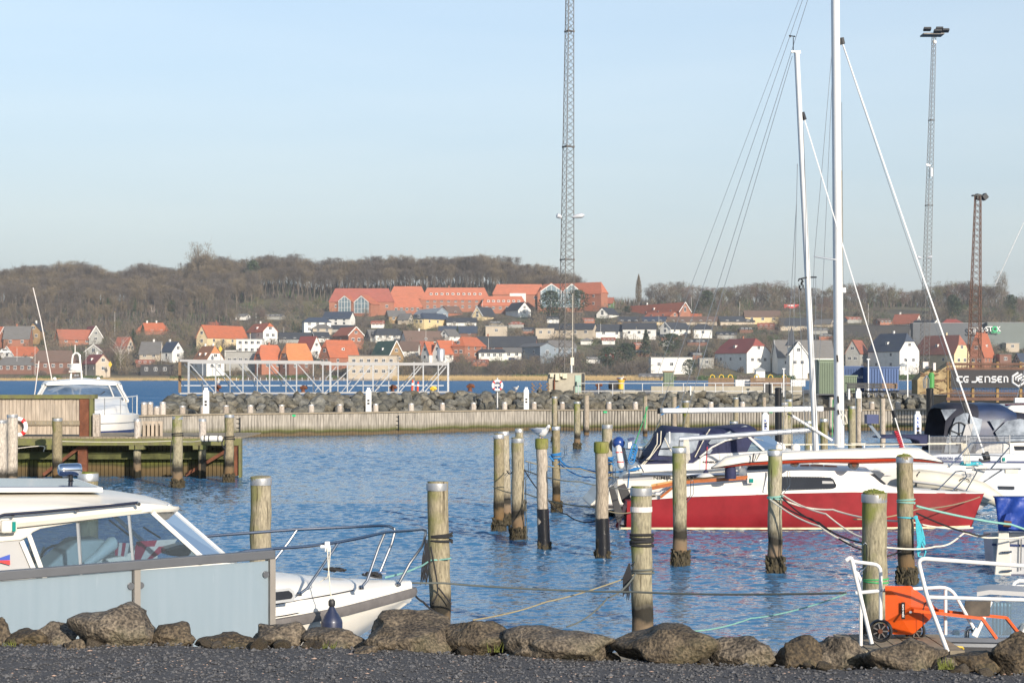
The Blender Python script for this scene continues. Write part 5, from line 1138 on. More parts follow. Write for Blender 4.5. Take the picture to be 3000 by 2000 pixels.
b=MB()
for k in range(70):x=2775+k*4.6;b.bar(P(x,1168,DS+.08),P(x,1062,DS+.08),.018)
for k in range(20):y=1064+k*5.3;b.bar(P(2775,y,DS+.09),P(3100,y,DS+.09),.018)
b.build('mesh',M['lattice_rust'],rt)
b=MB();c0=P(2786,1136,DS-.15);c1=P(3090,1083,DS-.15);b.box(((c0 .x+c1 .x)/2,DS-.15,(c0 .z+c1 .z)/2),(c1 .x-c0 .x,.03,c1 .z-c0 .z));bn=b.build('banner',M['banner'],rt)
def stroke(b,pts,D,r,closed=False):b.tube([P(x,y,D)for x,y in pts],r,4,closed=closed)
# letters C G  J E N S E N drawn as rounded strokes like the banner's
b=MB();s_=1/3.618
def LP(x,y):return(2350+x*s_,1040+y*s_)
glyphs=[[(1700,230),(1655,230),(1640,245),(1640,270),(1655,285),(1700,285)],[(1765,230),(1725,230),(1712,245),(1712,270),(1725,285),(1758,285),(1758,262),(1735,262)],[(1850,226),(1850,270),(1838,285),(1795,285)],[(1912,230),(1875,230),(1866,245),(1866,270),(1875,285),(1912,285)],[(1866,257),(1905,257)],[(1938,289),(1938,230),(1975,230),(1986,242),(1986,289)],[(2055,230),(2018,230),(2008,243),(2018,257),(2045,257),(2055,270),(2045,285),(2005,285)],[(2118,230),(2082,230),(2072,245),(2072,270),(2082,285),(2118,285)],[(2072,257),(2110,257)],[(2140,289),(2140,230),(2165,230),(2176,242),(2176,289)]]
for gl in glyphs:stroke(b,[LP(x,y)for x,y in gl],DS-.2,.045)
b.build('lettering',M['sign_white'],rt)
b=MB();hx=[(2290,185),(2230,225),(2230,290),(2290,330),(2350,290),(2350,225)]
stroke(b,[LP(x,y)for x,y in hx[:1]+[(2230,225),(2230,290),(2290,330),(2352,295),(2352,255),(2318,272)]],DS-.2,.06);stroke(b,[LP(2262,265),LP(2262,240),LP(2330,200)],DS-.2,.05);stroke(b,[LP(2290,278),LP(2290,255),LP(2352,222)],DS-.2,.05);b.build('emblem',M['sign_white'],rt)
# mooring piles
def weed_collar(c,r,seed,n=260,z0=-.15,z1=.24):
 R=random.Random(seed);b=MB();c=Vector(c);secs=[];m=26;off=[R.uniform(.95,1.35)for _ in range(m)]
 for i in range(8):
  z=z0+(z1-z0)*i/7;k=.94+.14*math.sin(math.pi*min(1,.3+i/9));top_=1 if i<6 else.86
  secs.append([Vector((c.x+math.cos(6.283*j/m)*r*k*top_*(.5+.5*off[j])*R.uniform(.86,1.2),c.y+math.sin(6.283*j/m)*r*k*top_*(.5+.5*off[j])*R.uniform(.86,1.2),z+R.uniform(-.03,.03)+(.05*math.sin(j*1.3+seed)if i>5 else 0)))for j in range(m)])
 b.loft(secs)
 for i in range(n):
  a=R.uniform(0,6.283);z=R.uniform(z0,z1+.03);rr=r*R.uniform(1.0,1.38);p=Vector((c.x+math.cos(a)*rr,c.y+math.sin(a)*rr,z));q=R.uniform(.012,.032)
  b.add([p+Vector((-q,0,q)),p+Vector((q,0,q*.6)),p+Vector((R.uniform(-q,q),R.uniform(-q,q),-2.6*q))],[(0,1,2)])
 return b
def hook(b,p,w=.045,h=.24,out=.10,r=.006):
 p=Vector(p);b.tube([p+Vector((0,0,-.10)),p+Vector((out,-.02,0)),p+Vector((out,-.02,h)),p+Vector((out+w*.5,-.02,h+.025)),p+Vector((out+w,-.02,h)),p+Vector((out+w,-.02,.02)),p+Vector((out*.4,0,-.12))],r,6)
def pile(x,yt,D,w,label,kind='pile_wood',band=True,cap=False,sleeve=None,x2=None,weed=True,zb=-1.0,strap=None,name='mooring_pile',hooks=(),moss_top=False):
 r=w*D/F/2;top=P(x,yt,D);bx=((x2 if x2 is not None else x)-1500)*D/F
 rt=empty(name,(bx,D,0),label,'mooring pile')
 R=random.Random(int(x*7+yt));n=14;b=MB();zt=top.z;path=[];rs=[]
 for i in range(n+1):
  t=i/n;path.append(Vector((bx+(top.x-bx)*t+R.uniform(-.06,.06)*r,D+R.uniform(-.06,.06)*r,zb+(zt-zb)*t)));rs.append(r*(1.03-.05*t)*R.uniform(.965,1.03))
 rs[-1]=rs[-2]=r*.985
 b.tube(path,rs,22);b.build('timber',M[kind],rt,smooth=True,angle=50)
 if band:b=MB();b.lathe((top.x,D,zt-.105),[(r*1.02,0),(r*1.035,.005),(r*1.035,.085),(r*1.0,.09)],26);b.build('band',M['galv'],rt,smooth=True)
 if cap:b=MB();b.lathe((top.x,D,zt-.16),[(r*1.08,0),(r*1.17,.03),(r*1.19,.1),(r*1.15,.19),(r*1.0,.20)],18);b.build('wooden_cap',M['pile_cap'],rt,smooth=True)
 if moss_top:
  b=MB()
  for i in range(160):a=R.uniform(0,6.28);q=r*R.random()**.6*.85;p=Vector((top.x+math.cos(a)*q,D+math.sin(a)*q,zt));h_=.015+.05*(1-q/r)*R.random();b.add([p+Vector((-.012,0,-.01)),p+Vector((.012,0,-.01)),p+Vector((R.uniform(-.01,.01),R.uniform(-.01,.01),h_))],[(0,1,2)])
  b.lathe((top.x,D,zt-.01),[(r*.9,0),(r*.6,.028),(.01,.04)],14);b.build('moss',M['moss_clump'],rt,smooth=True)
 if sleeve:t=(sleeve-zb)/(zt-zb);b=MB();b.tube([(bx,D,-.4),(bx,D,.08),(bx+(top.x-bx)*t,D,sleeve)],[r*1.08,r*1.12,r*1.06],24);b.build('sleeve',M['black_plastic'],rt,smooth=True)
 if weed and not sleeve:weed_collar((bx,D,0),r,int(x)).build('weed_collar',M['weed'],rt)
 if sleeve:weed_collar((bx,D,0),r*1.02,int(x),60,-.15,.10).build('weed_collar',M['weed'],rt)
 if strap:
  z=P(x,strap,D).z;b=MB();b.lathe((top.x*.9+bx*.1,D,z-.02),[(r*1.04,0),(r*1.04,.06)],24,caps=False);b.build('strap',M['cloth_white'],rt)
 if hooks:
  for(hx,hy)in hooks:b=MB();hook(b,P(hx,hy,D-r*.5));b.build('rope_hook',M['steel'],rt)
 return rt
pile(765,1395,20.6,61,'thick pile behind the foredeck rail of the near white boat','pile_wood',x2=757)
pile(1281,1410,20.2,62,'thick pile with black rope loops just off the bow of the near white boat','pile_wood',x2=1297)
pile(1878,1424,19.6,62,'thick mossy pile with a white strap in front of the red trimaran','pile_moss',strap=1493,hooks=((1838,1640),),x2=1885)
pile(1990,1308,29.4,41,'pile with muddy waterline in front of the cockpit of the red trimaran','pile_moss',hooks=((2006,1450),),x2=1994)
pile(2270,1316,28.4,42,'pile in front of the cabin windows of the red trimaran holding white ropes','pile_moss',hooks=((2288,1425),),x2=2272)
pile(2561,1442,18.5,72,'very thick green mossy pile behind the orange cart','pile_moss',hooks=((2500,1660),),moss_top=True,x2=2566)
pile(2650,1335,26.8,48,'pile with cyan and mint ropes in front of the red bow','pile_wood',x2=2658,moss_top=True)
pile(1461,1270,35.9,31,'leftmost pile of the open water group, rope hook on its side','pile_wood',x2=1462,hooks=((1478,1378),))
pile(1476,1262,37.2,30,'pile hidden just behind the leftmost pile of the open water group','pile_wood',x2=1488)
pile(1517,1281,34,37,'kinked pile with a dark rope line, second of the open water group','pile_wood',x2=1518,hooks=((1533,1390),))
pile(1521,1254,41,24,'short looking pile peeping out behind the kinked pile','pile_wood',x2=1526)
pile(1587,1290,32.2,33,'pile with mossy wooden cap and black sleeve carrying the gull','pile_pale',band=False,cap=True,sleeve=.76,x2=1594)
pile(1629,1247,40.7,24,'slim pile with blue rope right of the gull','pile_wood',x2=1631,hooks=((1641,1335),))
pile(1762,1300,30.6,38,'pile with mossy wooden cap and tall black sleeve left of the rudders','pile_pale',band=False,cap=True,sleeve=.72,x2=1767,hooks=((1779,1410),))
pile(1779,1242,40,31,'pile behind the black sleeved pile beside the blue ball fender','pile_wood',hooks=((1793,1340),))
pile(1691,1175,75,19,'far slim mossy pile standing free in front of the quay wall','pile_moss')
pile(1718,1159,92,16,'far pale pile against the quay wall right of the concrete hut','pile_pale',band=False,weed=False)
pile(1625,1160,83,16,'far pile rising behind the slim pile right of the gull','pile_wood')
pile(1890,1160,90,13,'thin pale pile with green rope beside the end of the long boom','pile_pale',band=False,weed=False)
pile(1975,1162,92,15,'far pile with flaking rust and white patches behind the navy canopy','pile_pale',band=False,weed=False)
pile(2010,1172,78,21,'mossy far pile behind the navy canopy','pile_moss')
pile(2156,1163,92,15,'far pile behind the right part of the long boom','pile_wood',band=True,weed=False)
pile(2150,1232,60,24,'low pile with a black hook behind the navy canopy','pile_moss',weed=False)
pile(2238,1163,94,13,'far pale pile just left of the left black steel pile','pile_pale',weed=False,band=False)
pile(2297,1178,62,24,'pile just right of the left black steel pile','pile_wood');pile(2312,1168,64,20,'mossy pile half hidden right of the left black steel pile','pile_moss')
pile(2368,1231,49,23,'dark pile behind the raked mast foot','pile_moss');pile(2414,1225,50,22,'green pile between the two masts','pile_moss')
pile(2435,1163,92,13,'thin pale pile directly left of the tall white mast','pile_pale',band=False,weed=False)
pile(2496,1188,58,22,'mossy pile directly right of the tall white mast','pile_moss');pile(2515,1166,72,15,'pale peeling pile in front of the white power pedestal right of the tall mast','pile_pale',band=False)
pile(2586,1167,68,16,'yellowish pile right of the navy sailboat davit','pile_pale',band=False)
def black_pile(x,yt,D,w,label):
 q=P(x,yt,D);r=w*D/F/2;rt=empty('steel_pile',(q.x,D,0),label,'steel pile');b=MB();b.tube([(q.x,D,-1),(q.x,D,q.z)],r,24);b.build('tube',M['black_plastic'],rt,smooth=True);b=MB();b.lathe((q.x,D,q.z-.01),[(r*1.06,0),(r*1.06,.05),(r*.7,.08)],24);b.build('lid',M['black_plastic'],rt,smooth=True);return q
q=black_pile(2280,1141,56,20,'tall smooth black steel pile left of the raked mast');q2=black_pile(2724,1142,56,21,'tall smooth black steel pile beside the navy sprayhood')
r_=empty('lantern',q2+Vector((0,0,.07)),'green lantern in a wire cage on top of the right black steel pile','lantern');b=MB();b.lathe(q2+Vector((0.05,0,.07)),[(.10,0),(.10,.42),(.06,.5)],12);b.build('body',mat('lantern_green',(.06,.25,.06),rough=.5),r_);b=MB()
for k in range(6):a=k*1.047;b.tube([q2+Vector((-.10+math.cos(a)*.1,math.sin(a)*.1,.06)),q2+Vector((-.10+math.cos(a)*.12,math.sin(a)*.12,.35)),q2+Vector((-.1,0,.48))],.012,4)
b.build('cage',M['galv'],r_)
# timber pier on the left
DP=54.0
rt=empty('timber_pier',P(340,1400,DP),'mossy timber pier with heavy beams reaching in from the left','pier')
def bx(b,x0,x1,y0,y1,D,dep_,m=0):c0=P(x0,y1,D);c1=P(x1,y0,D);b.box(((c0 .x+c1 .x)/2,D+dep_/2,(c0 .z+c1 .z)/2),(c1 .x-c0 .x,dep_,c1 .z-c0 .z),m=m);return b
bx(MB(),-60,706,1284,1305,DP,.3).build('deck_beam',M['mossy_beam'],rt,bevel=.015)
b=MB();c0=P(-60,1284,DP);c1=P(706,1284,DP);n=60
for i in range(n):b.box((c0 .x+(c1 .x-c0 .x)*(i+.5)/n,DP+2.2,c0 .z+.02),((c1 .x-c0 .x)/n-.015,4.2,.05))
b.build('deck',M['deck_wood'],rt)
bx(MB(),50,690,1322,1345,DP+.7,.25).build('waler',M['beam_dark'],rt,bevel=.015)
b=MB();c0=P(-60,1400,DP+1.0);c1=P(695,1400,DP+1.0);n=62
for i in range(n):b.box((c0 .x+(c1 .x-c0 .x)*(i+.5)/n,DP+1.05+R.uniform(-.01,.01),.35),((c1 .x-c0 .x)/n-.02,.06,1.5))
b.build('planking',M['pier_board'],rt);b=MB();b.box(((c0 .x+c1 .x)/2,DP+1.15,.3),(c1 .x-c0 .x,.05,1.9));b.build('backing',M['shadow_gap'],rt)
for x,w in((402,23),(592,23)):b=MB();b.tube([P(x,1306,DP+.15)*1.0,Vector((P(x,1400,DP+.15).x,DP+.15,-1))],w*DP/F/2,14);b.build('support_pile',M['pile_moss'],rt,smooth=True)
for x0,x1 in((378,392),(396,420),(565,580),(128,150),(585,602)):bx(MB(),x0,x1,1303,1316,DP-.12,.5).build('beam_end',M['mossy_beam'],rt)
for a,c in(((660,1322),(545,1390)),((236,1308),(128,1390))):b=MB();b.bar(P(*a,DP+.5),P(*c,DP+.5),.16,.10);b.build('brace',M['rust'],rt)
bx(MB(),228,254,1305,1400,DP+.4,.2).build('steel_post',M['rust'],rt);bx(MB(),686,698,1305,1392,DP+.05,.3).build('steel_post',M['rust'],rt);bx(MB(),699,706,1305,1398,DP-.05,.3).build('end_post',M['mossy_beam'],rt)
DF=54.8
rf=empty('board_fence',P(130,1283,DF),'pale vertical board fence with mossy cap rail on the pier','fence')
b=MB();c0=P(-60,1283,DF);c1=P(236,1283,DF);n=27
for i in range(n):b.box((c0 .x+(c1 .x-c0 .x)*(i+.5)/n,DF+R.uniform(-.012,.012),1.95),((c1 .x-c0 .x)/n-.010,.04,1.18))
b.build('boards',M['fence_board'],rf);bx(MB(),-60,236,1170,1182,DF+.06,.1).build('inner_rail',M['shadow_gap'],rf)
bx(MB(),-60,277,1156,1168,DF-.12,.45).build('cap_rail',M['mossy_beam'],rf,bevel=.01);bx(MB(),60,233,1232,1245,DF-.1,.08).build('mid_rail',M['deck_wood'],rf)
b=MB()
for k in range(12):b.sphere(P(80+k*12,1238,DF-.11),.014,6,4)
b.build('bolts',M['galv'],rf)
bx(MB(),233,260,1168,1283,DF-.08,.2).build('rusty_post',M['rust'],rf);bx(MB(),262,272,1168,1283,DF-.1,.25).build('end_board',M['mossy_beam'],rf)
r_=empty('timber_post',P(281,1283,DF-.3),'pale square timber post between the rusty fence post and the white yacht','post');b=MB();bx(b,271,291,1214,1283,DF-.3,.2);b.build('post',M['post_pale'],r_,bevel=.02);b=MB();bx(b,272,290,1211,1214,DF-.29,.18);b.build('cap',M['galv'],r_)
rf=empty('slat_fence',P(446,1283,DF),'short open slat fence on the pier right of the white yacht','fence');bx(MB(),416,476,1233,1240,DF,.1).build('top_rail',M['fence_board'],rf)
b=MB()
for k in range(5):bx(b,418+k*12.5,426+k*12.5,1240,1282,DF,.06)
b.build('slats',M['fence_board'],rf);bx(MB(),416,476,1245,1283,DF+.12,.04).build('backing',M['shadow_gap'],rf)
def deck_pile(x,yt,D,w,label,kind='pile_wood',yb=1283):
 q=P(x,yt,D);q0=P(x,yb,D);rt=empty('pier_post',q0,label,'post');b=MB();r=w*D/F/2;b.tube([q0,q0 .lerp(q,.5)+Vector((.01,0,0)),q],[r,r*.98,r*.97],16);b.build('post',M[kind],rt,smooth=True,angle=50);b=MB();b.lathe(q-Vector((0,0,.07)),[(r*1.04,0),(r*1.04,.06),(r*.95,.075)],18);b.build('band',M['galv'],rt)
deck_pile(402,1227,DP+.2,20,'banded round post on the pier between the yacht bow and the slat fence','post_pale');deck_pile(593,1227,DP+.2,22,'banded round post on the pier behind the white cylinder fender','post_pale')
pile(3,1229,51.5,34,'pale pile cut by the left picture edge','pile_pale',weed=False);pile(36,1213,52,31,'yellow stained pile beside the lifebuoy on the pier','pile_pale',weed=False);pile(168,1223,52,29,'pile in front of the middle of the board fence','pile_wood',weed=False)
pile(520,1218,49.5,30,'mossy topped pile with black rope in front of the pier','pile_moss');pile(672,1213,52,27,'pile with black rope at the outer corner of the pier','pile_wood',x2=670)
pile(258,1382,20,58,'green topped pile behind the roof of the near white boat','pile_moss',x2=258)
r_=empty('lifebuoy',P(57,1280,DF-.2),'red and white lifebuoy hanging on the board fence','lifebuoy');ring(P(52,1250,DF-.22),.26,.07,r_,rz=.0)
q=P(621,1284,51.6);r_=empty('cylinder_fender',q,'white cylinder fender lashed with black rope to the corner pile of the pier','fender');b=MB();b.tube([P(588,1284,51.4),P(592,1284,51.4),P(648,1284,51.4),P(652,1284,51.4)],[.05,.09,.09,.05],16);b.build('body',M['white_gelcoat'],r_,smooth=True)
for x in(600,613,640):b=MB();b.tube([P(x,1284,51.4)+Vector((0,math.cos(a)*.1,math.sin(a)*.1))for a in np.linspace(0,6.283,13)[:-1]],.014,5,closed=True);b.build('lashing',M['rope_black'],r_)
def rope(name,label,pts,r,m,sag=0.0,cat='rope',seg_=10,group=None):
 W_=[P(*p)for p in pts];path=[]
 for i in range(len(W_)-1):
  for k in range(seg_):
   t=k/seg_;p1,p2=W_[i],W_[i+1];p0=W_[i-1]if i else p1*2-p2;p3=W_[i+2]if i+2<len(W_)else p2*2-p1;q=.5*(2*p1+(p2-p0)*t+(2*p0-5*p1+4*p2-p3)*t*t+(3*p1-p0-3*p2+p3)*t**3);q.z-=sag*4*t*(1-t);path.append(q)
 path.append(W_[-1]);b=MB();b.tube(path,r,6);o=b.build(name,M[m],smooth=True);return tag(o,label,cat,group)
def coil(label,x,y,D,r,n,rr,m,turns_h=.03,name='rope_turns'):
 c=P(x,y,D);pts=[]
 for i in range(n*16+1):a=i/16*6.283;pts.append(c+Vector((math.cos(a)*r,math.sin(a)*r,turns_h*i/16+.012*math.sin(a*.7))))
 b=MB();b.tube(pts,rr,6);return tag(b.build(name,M[m],smooth=True),label,'rope')
coil('black rope turns round the pile in front of the pier',520,1278,49.5,.16,2,.018,'rope_black',.045);coil('black rope turns round the outer corner pile of the pier',672,1288,52,.155,2,.018,'rope_black',.05)
rope('hanging_rope','black rope end hanging down the pile in front of the pier',[(503,1290,49.3),(500,1335,49.3),(502,1385,49.3)],.012,'rope_black');rope('hanging_rope','bunch of black rope hanging at the outer corner pile of the pier',[(656,1284,51.7),(650,1300,51.7),(660,1320,51.7),(656,1342,51.7),(661,1300,51.7)],.02,'rope_black')
rope('mooring_rope','pale line slung along the front beam of the pier',[(-5,1320,52.9),(120,1306,53.6),(128,1322,53.6)],.012,'rope_white');rope('mooring_rope','thin cream line sagging along the pier deck edge',[(180,1292,53.6),(500,1291,53.6),(588,1290,53.2)],.010,'rope_white',.03)
# quayside foreground: gravel, boulders, bank
mk('gravel',(.045,.046,.052),rough=.95,var=.5,scale=60,bump=.9,bscale=120,wcoord=True,col2=(.115,.115,.12))
mk('gravel_stone',(.035,.036,.042),rough=.85,var=.4,scale=30,col2=(.15,.15,.155),wcoord=True);mk('shell',(.52,.45,.38),rough=.6,var=.3,scale=9,wcoord=True,col2=(.62,.38,.26))
GZ=1.5
def edge_D(X):x=1500+X*F/11;return interp(x,[(0,11.35),(1000,11.2),(1800,10.75),(2400,10.45),(3000,10.2)])
from mathutils import noise as mno
xs=np.arange(-6,6.01,.05);
vs=[];rows_=[7.5,8.2,8.8]+list(np.linspace(9.3,1.0,2))[:0]
b=MB();nD=46;nx=len(xs)
for j in range(nD):
 for X in xs:
  e_=edge_D(X);D=8.0+(e_+.35-8.0)*j/(nD-1);z=GZ+.022*mno.noise(Vector((X*2,D*2,0)))+.012*mno.noise(Vector((X*12,D*12,3)))
  if D>e_:z-=(D-e_)*.35
  b.v.append((X,D,z))
b.f=[(j*nx+i,j*nx+i+1,(j+1)*nx+i+1,(j+1)*nx+i)for j in range(nD-1)for i in range(nx-1)];b.m=[0]*len(b.f)
tag(b.build('gravel_ground',M['gravel'],org=(0,0,0),smooth=True,angle=180),kind='structure')
b=MB();b.add([(-30,-30,GZ-.03),(30,-30,GZ-.03),(30,8.3,GZ-.03),(-30,8.3,GZ-.03)],[(0,1,2,3)]);tag(b.build('quay_yard',M['gravel'],org=(0,0,0)),kind='structure')
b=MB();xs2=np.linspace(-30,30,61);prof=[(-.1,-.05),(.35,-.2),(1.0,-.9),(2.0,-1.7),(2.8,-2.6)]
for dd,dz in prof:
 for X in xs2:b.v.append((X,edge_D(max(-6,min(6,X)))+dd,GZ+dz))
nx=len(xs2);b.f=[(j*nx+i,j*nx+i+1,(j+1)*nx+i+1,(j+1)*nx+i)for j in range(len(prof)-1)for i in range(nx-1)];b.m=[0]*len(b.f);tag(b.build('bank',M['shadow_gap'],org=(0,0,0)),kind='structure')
b=MB();b.add([(-30,8.2,GZ-.02),(-5.9,8.2,GZ-.02),(-5.9,11.4,GZ-.02),(-30,11.4,GZ-.02),(5.9,8.2,GZ-.02),(30,8.2,GZ-.02),(30,10.3,GZ-.02),(5.9,10.3,GZ-.02)],[(0,1,2,3),(4,5,6,7)]);tag(b.build('yard_sides',M['gravel'],org=(0,0,0)),kind='structure')
b=MB();R=random.Random(77)
OC=[(1,0,0),(0,1,0),(-1,0,0),(0,-1,0),(0,0,1),(0,0,-1)];OF=[(0,1,4),(1,2,4),(2,3,4),(3,0,4),(1,0,5),(2,1,5),(3,2,5),(0,3,5)]
def stones(n,s0,s1,mi):
 for i in range(n):
  D=9.3+R.random()*2.3;X=R.uniform(-3.9,3.9);
  if D>edge_D(X)+.05:continue
  s=R.uniform(s0,s1);a=R.uniform(0,6.28);ca,sa=math.cos(a),math.sin(a);sx,sy,sz=s*R.uniform(.7,1.3),s*R.uniform(.6,1.1),s*R.uniform(.4,.8)*(1 if mi==0 else.5)
  z=GZ+.022*mno.noise(Vector((X*2,D*2,0)))+s*.2
  b.add([(X+(x*sx)*ca-(y*sy)*sa+R.uniform(-.2,.2)*s,D+(x*sx)*sa+(y*sy)*ca,z+w*sz)for x,y,w in OC],OF,mi)
stones(15000,.005,.014,0);stones(800,.012,.024,0);stones(800,.004,.011,1);stones(110,.010,.02,1)
tag(b.build('gravel_stones',[M['gravel_stone'],M['shell']],smooth=False),'dark grey gravel strewn with small shells along the bottom of the picture','gravel',kind='stuff')
# boulders along the edge
m_,nt,N,L,b_=new_mat('boulder_stone')
tc=N.new('ShaderNodeTexCoord');n1=N.new('ShaderNodeTexNoise');n1 .inputs['Scale'].default_value=55;n1 .inputs['Detail'].default_value=6;L.new(tc.outputs['Object'],n1 .inputs[0])
n2=N.new('ShaderNodeTexNoise');n2 .inputs['Scale'].default_value=7;n2 .inputs['Detail'].default_value=9;n2 .inputs['Roughness'].default_value=.7;L.new(tc.outputs['Object'],n2 .inputs[0])
r1=N.new('ShaderNodeValToRGB');e=r1 .color_ramp.elements;e[0].position=.33;e[0].color=(.030,.023,.016,1);e[1].position=.72;e[1].color=(.165,.13,.09,1);L.new(n2 .outputs[0],r1 .inputs[0])
r2=N.new('ShaderNodeValToRGB');e=r2 .color_ramp.elements;e[0].position=.34;e[0].color=(.22,.22,.22,1);e[1].position=.64;e[1].color=(1.6,1.55,1.4,1);L.new(n1 .outputs[0],r2 .inputs[0])
mm=N.new('ShaderNodeMixRGB');mm.blend_type='MULTIPLY';mm.inputs[0].default_value=.85;L.new(r1 .outputs[0],mm.inputs[1]);L.new(r2 .outputs[0],mm.inputs[2])
n3=N.new('ShaderNodeTexNoise');n3 .inputs['Scale'].default_value=3;n3 .inputs['Detail'].default_value=5;L.new(tc.outputs['Object'],n3 .inputs[0]);r3=N.new('ShaderNodeValToRGB');r3 .color_ramp.elements[0].position=.55;r3 .color_ramp.elements[1].position=.75;r3 .color_ramp.elements[1].color=(.55,.55,.55,1);L.new(n3 .outputs[0],r3 .inputs[0])
m4=N.new('ShaderNodeMixRGB');L.new(r3 .outputs[0],m4 .inputs[0]);L.new(mm.outputs[0],m4 .inputs[1]);m4 .inputs[2].default_value=(.085,.085,.03,1);L.new(m4 .outputs[0],b_.inputs['Base Color']);sset(b_,Roughness=.8)
vo=N.new('ShaderNodeTexVoronoi');vo.inputs['Scale'].default_value=38;L.new(tc.outputs['Object'],vo.inputs[0])
ma=N.new('ShaderNodeMath');ma.operation='ADD';L.new(n1 .outputs[0],ma.inputs[0]);L.new(n2 .outputs[0],ma.inputs[1]);mb2=N.new('ShaderNodeMath');mb2 .operation='MULTIPLY_ADD';mb2 .inputs[1].default_value=.5;L.new(vo.outputs[0],mb2 .inputs[0]);L.new(ma.outputs[0],mb2 .inputs[2])
bp=N.new('ShaderNodeBump');bp.inputs['Strength'].default_value=.8;bp.inputs['Distance'].default_value=.018;L.new(mb2 .outputs[0],bp.inputs['Height']);L.new(bp.outputs[0],b_.inputs['Normal']);M['boulder_stone']=m_;vary(m_,.38)
K=1.2755
def boulder(i,x0,x1,yt,label,dD=0.0,yb=None,fl=1.0,rot=None,cuts=4):
 x0,x1,yt=x0*K,x1*K,yt*K;xc=(x0+x1)/2;e_=edge_D((xc-1500)*11/F);D=e_+.18+dD;w=(x1-x0)*D/F*1.02
 top=P(xc,yt,D);zb=GZ-.06 if yb is None else P(xc,yb*K,D).z;h=top.z-zb
 me=rock_mesh(300+i,4,.34,cuts+16,.085);vs=np.zeros(len(me.vertices)*3);me.vertices.foreach_get('co',vs);vs=vs.reshape(-1,3)
 lo,hi=vs.min(0),vs.max(0);vs=(vs-(lo+hi)/2)/((hi-lo)/2);
 vs[:,0]*=w/2*1.04;vs[:,1]*=w*.40*fl;vs[:,2]=vs[:,2]*h*.62;vs[:,2]+=(h-vs[:,2].max())
 me.vertices.foreach_set('co',vs.ravel());me.update();me.materials.append(M['boulder_stone']);me.polygons.foreach_set('use_smooth',[True]*len(me.polygons))
 o=bpy.data.objects.new('boulder',me);COL.objects.link(o);o.location=(top.x,D,zb);tag(o,label,'boulder','boulders along the gravel edge')
boulder(0,-30,32,1415,'brown boulder cut by the left picture edge');boulder(1,5,112,1442,'long low boulder right of the one at the left edge');boulder(2,82,178,1425,'tilted boulder between the long low one and the highest one',.1)
boulder(3,163,362,1381,'highest and broadest boulder, in front of the glass railing post',-.02);boulder(4,142,196,1466,'small dark stone at the foot of the highest boulder',-.25);boulder(5,345,447,1427,'rounded boulder right of the highest one',.05)
boulder(6,452,600,1452,'wide low boulder below the right glass pane');boulder(7,575,700,1427,'dome shaped boulder below the railing end post',.05);boulder(8,688,862,1442,'low peaked boulder under the dark fender',.0)
boulder(9,805,868,1480,'small dark flat stone between two larger boulders',-.3);boulder(10,842,1052,1404,'large smooth brown boulder left of the rope tied pile',.0);boulder(11,1012,1190,1421,'boulder with a flat slanted grey top right of the large smooth one',.05,cuts=7)
boulder(12,1155,1412,1436,'long flat topped boulder in the middle of the row',.0,cuts=6);boulder(13,1408,1640,1430,'long rounded boulder below the white strapped pile',.0);boulder(14,1632,1772,1459,'low square boulder right of the white strapped pile',.0,cuts=7)
boulder(15,1778,1895,1457,'rounded boulder left of the white gangway rail',.0);boulder(16,1858,1996,1456,'pointed shady boulder under the left foot of the white rail',.12);boulder(17,1985,2178,1461,'big mottled boulder under the orange cart',.0)
boulder(18,2158,2300,1492,'low flat boulder right of the cart',.02,cuts=7);boulder(19,2278,2380,1447,'dark boulder cut by the right picture edge',.0);boulder(20,2140,2200,1505,'small stone with grass between two boulders near the right',-.1)
R=random.Random(52)
SM=[]
for i in range(5):me=rock_mesh(500+i,3,.3,14,.06);me.materials.append(M['boulder_stone']);me.polygons.foreach_set('use_smooth',[True]*len(me.polygons));SM.append(me)
for i in range(46):
 x=R.uniform(10,2990);D=edge_D((x-1500)*11/F)+R.choice((R.uniform(-.02,.03),R.uniform(.22,.42)));s_=R.uniform(.025,.06)*(1 if D<edge_D((x-1500)*11/F)+.1 else 1.6);o=bpy.data.objects.new('small_stone',SM[i%5]);COL.objects.link(o);o.location=((x-1500)*D/F,D,GZ+s_*.25-(.05 if D>edge_D((x-1500)*11/F)+.1 else 0));o.scale=(s_*R.uniform(.9,1.5),s_,s_*R.uniform(.55,.9));o.rotation_euler=(R.uniform(-.3,.3),R.uniform(-.3,.3),R.uniform(0,6.28));tag(o,'small loose stone wedged among the boulders of the gravel edge','stone','small stones among the boulders')
b=MB();R=random.Random(8)
for(x,y,n)in((2772,1955,60),(960,1902,25),(30,1895,25),(1450,1905,10)):
 for i in range(n):q=P(x+R.uniform(-22,22),y,edge_D((x-1500)*11/F)-.02);d_=Vector((R.gauss(0,.02),R.gauss(0,.02),R.uniform(.02,.07)));b.add([q+Vector((-.003,0,-.01)),q+Vector((.003,0,-.01)),q+d_],[(0,1,2)]);
tag(b.build('grass_tufts',M['moss_clump']),'short green grass tufts between the boulders','grass',kind='stuff')
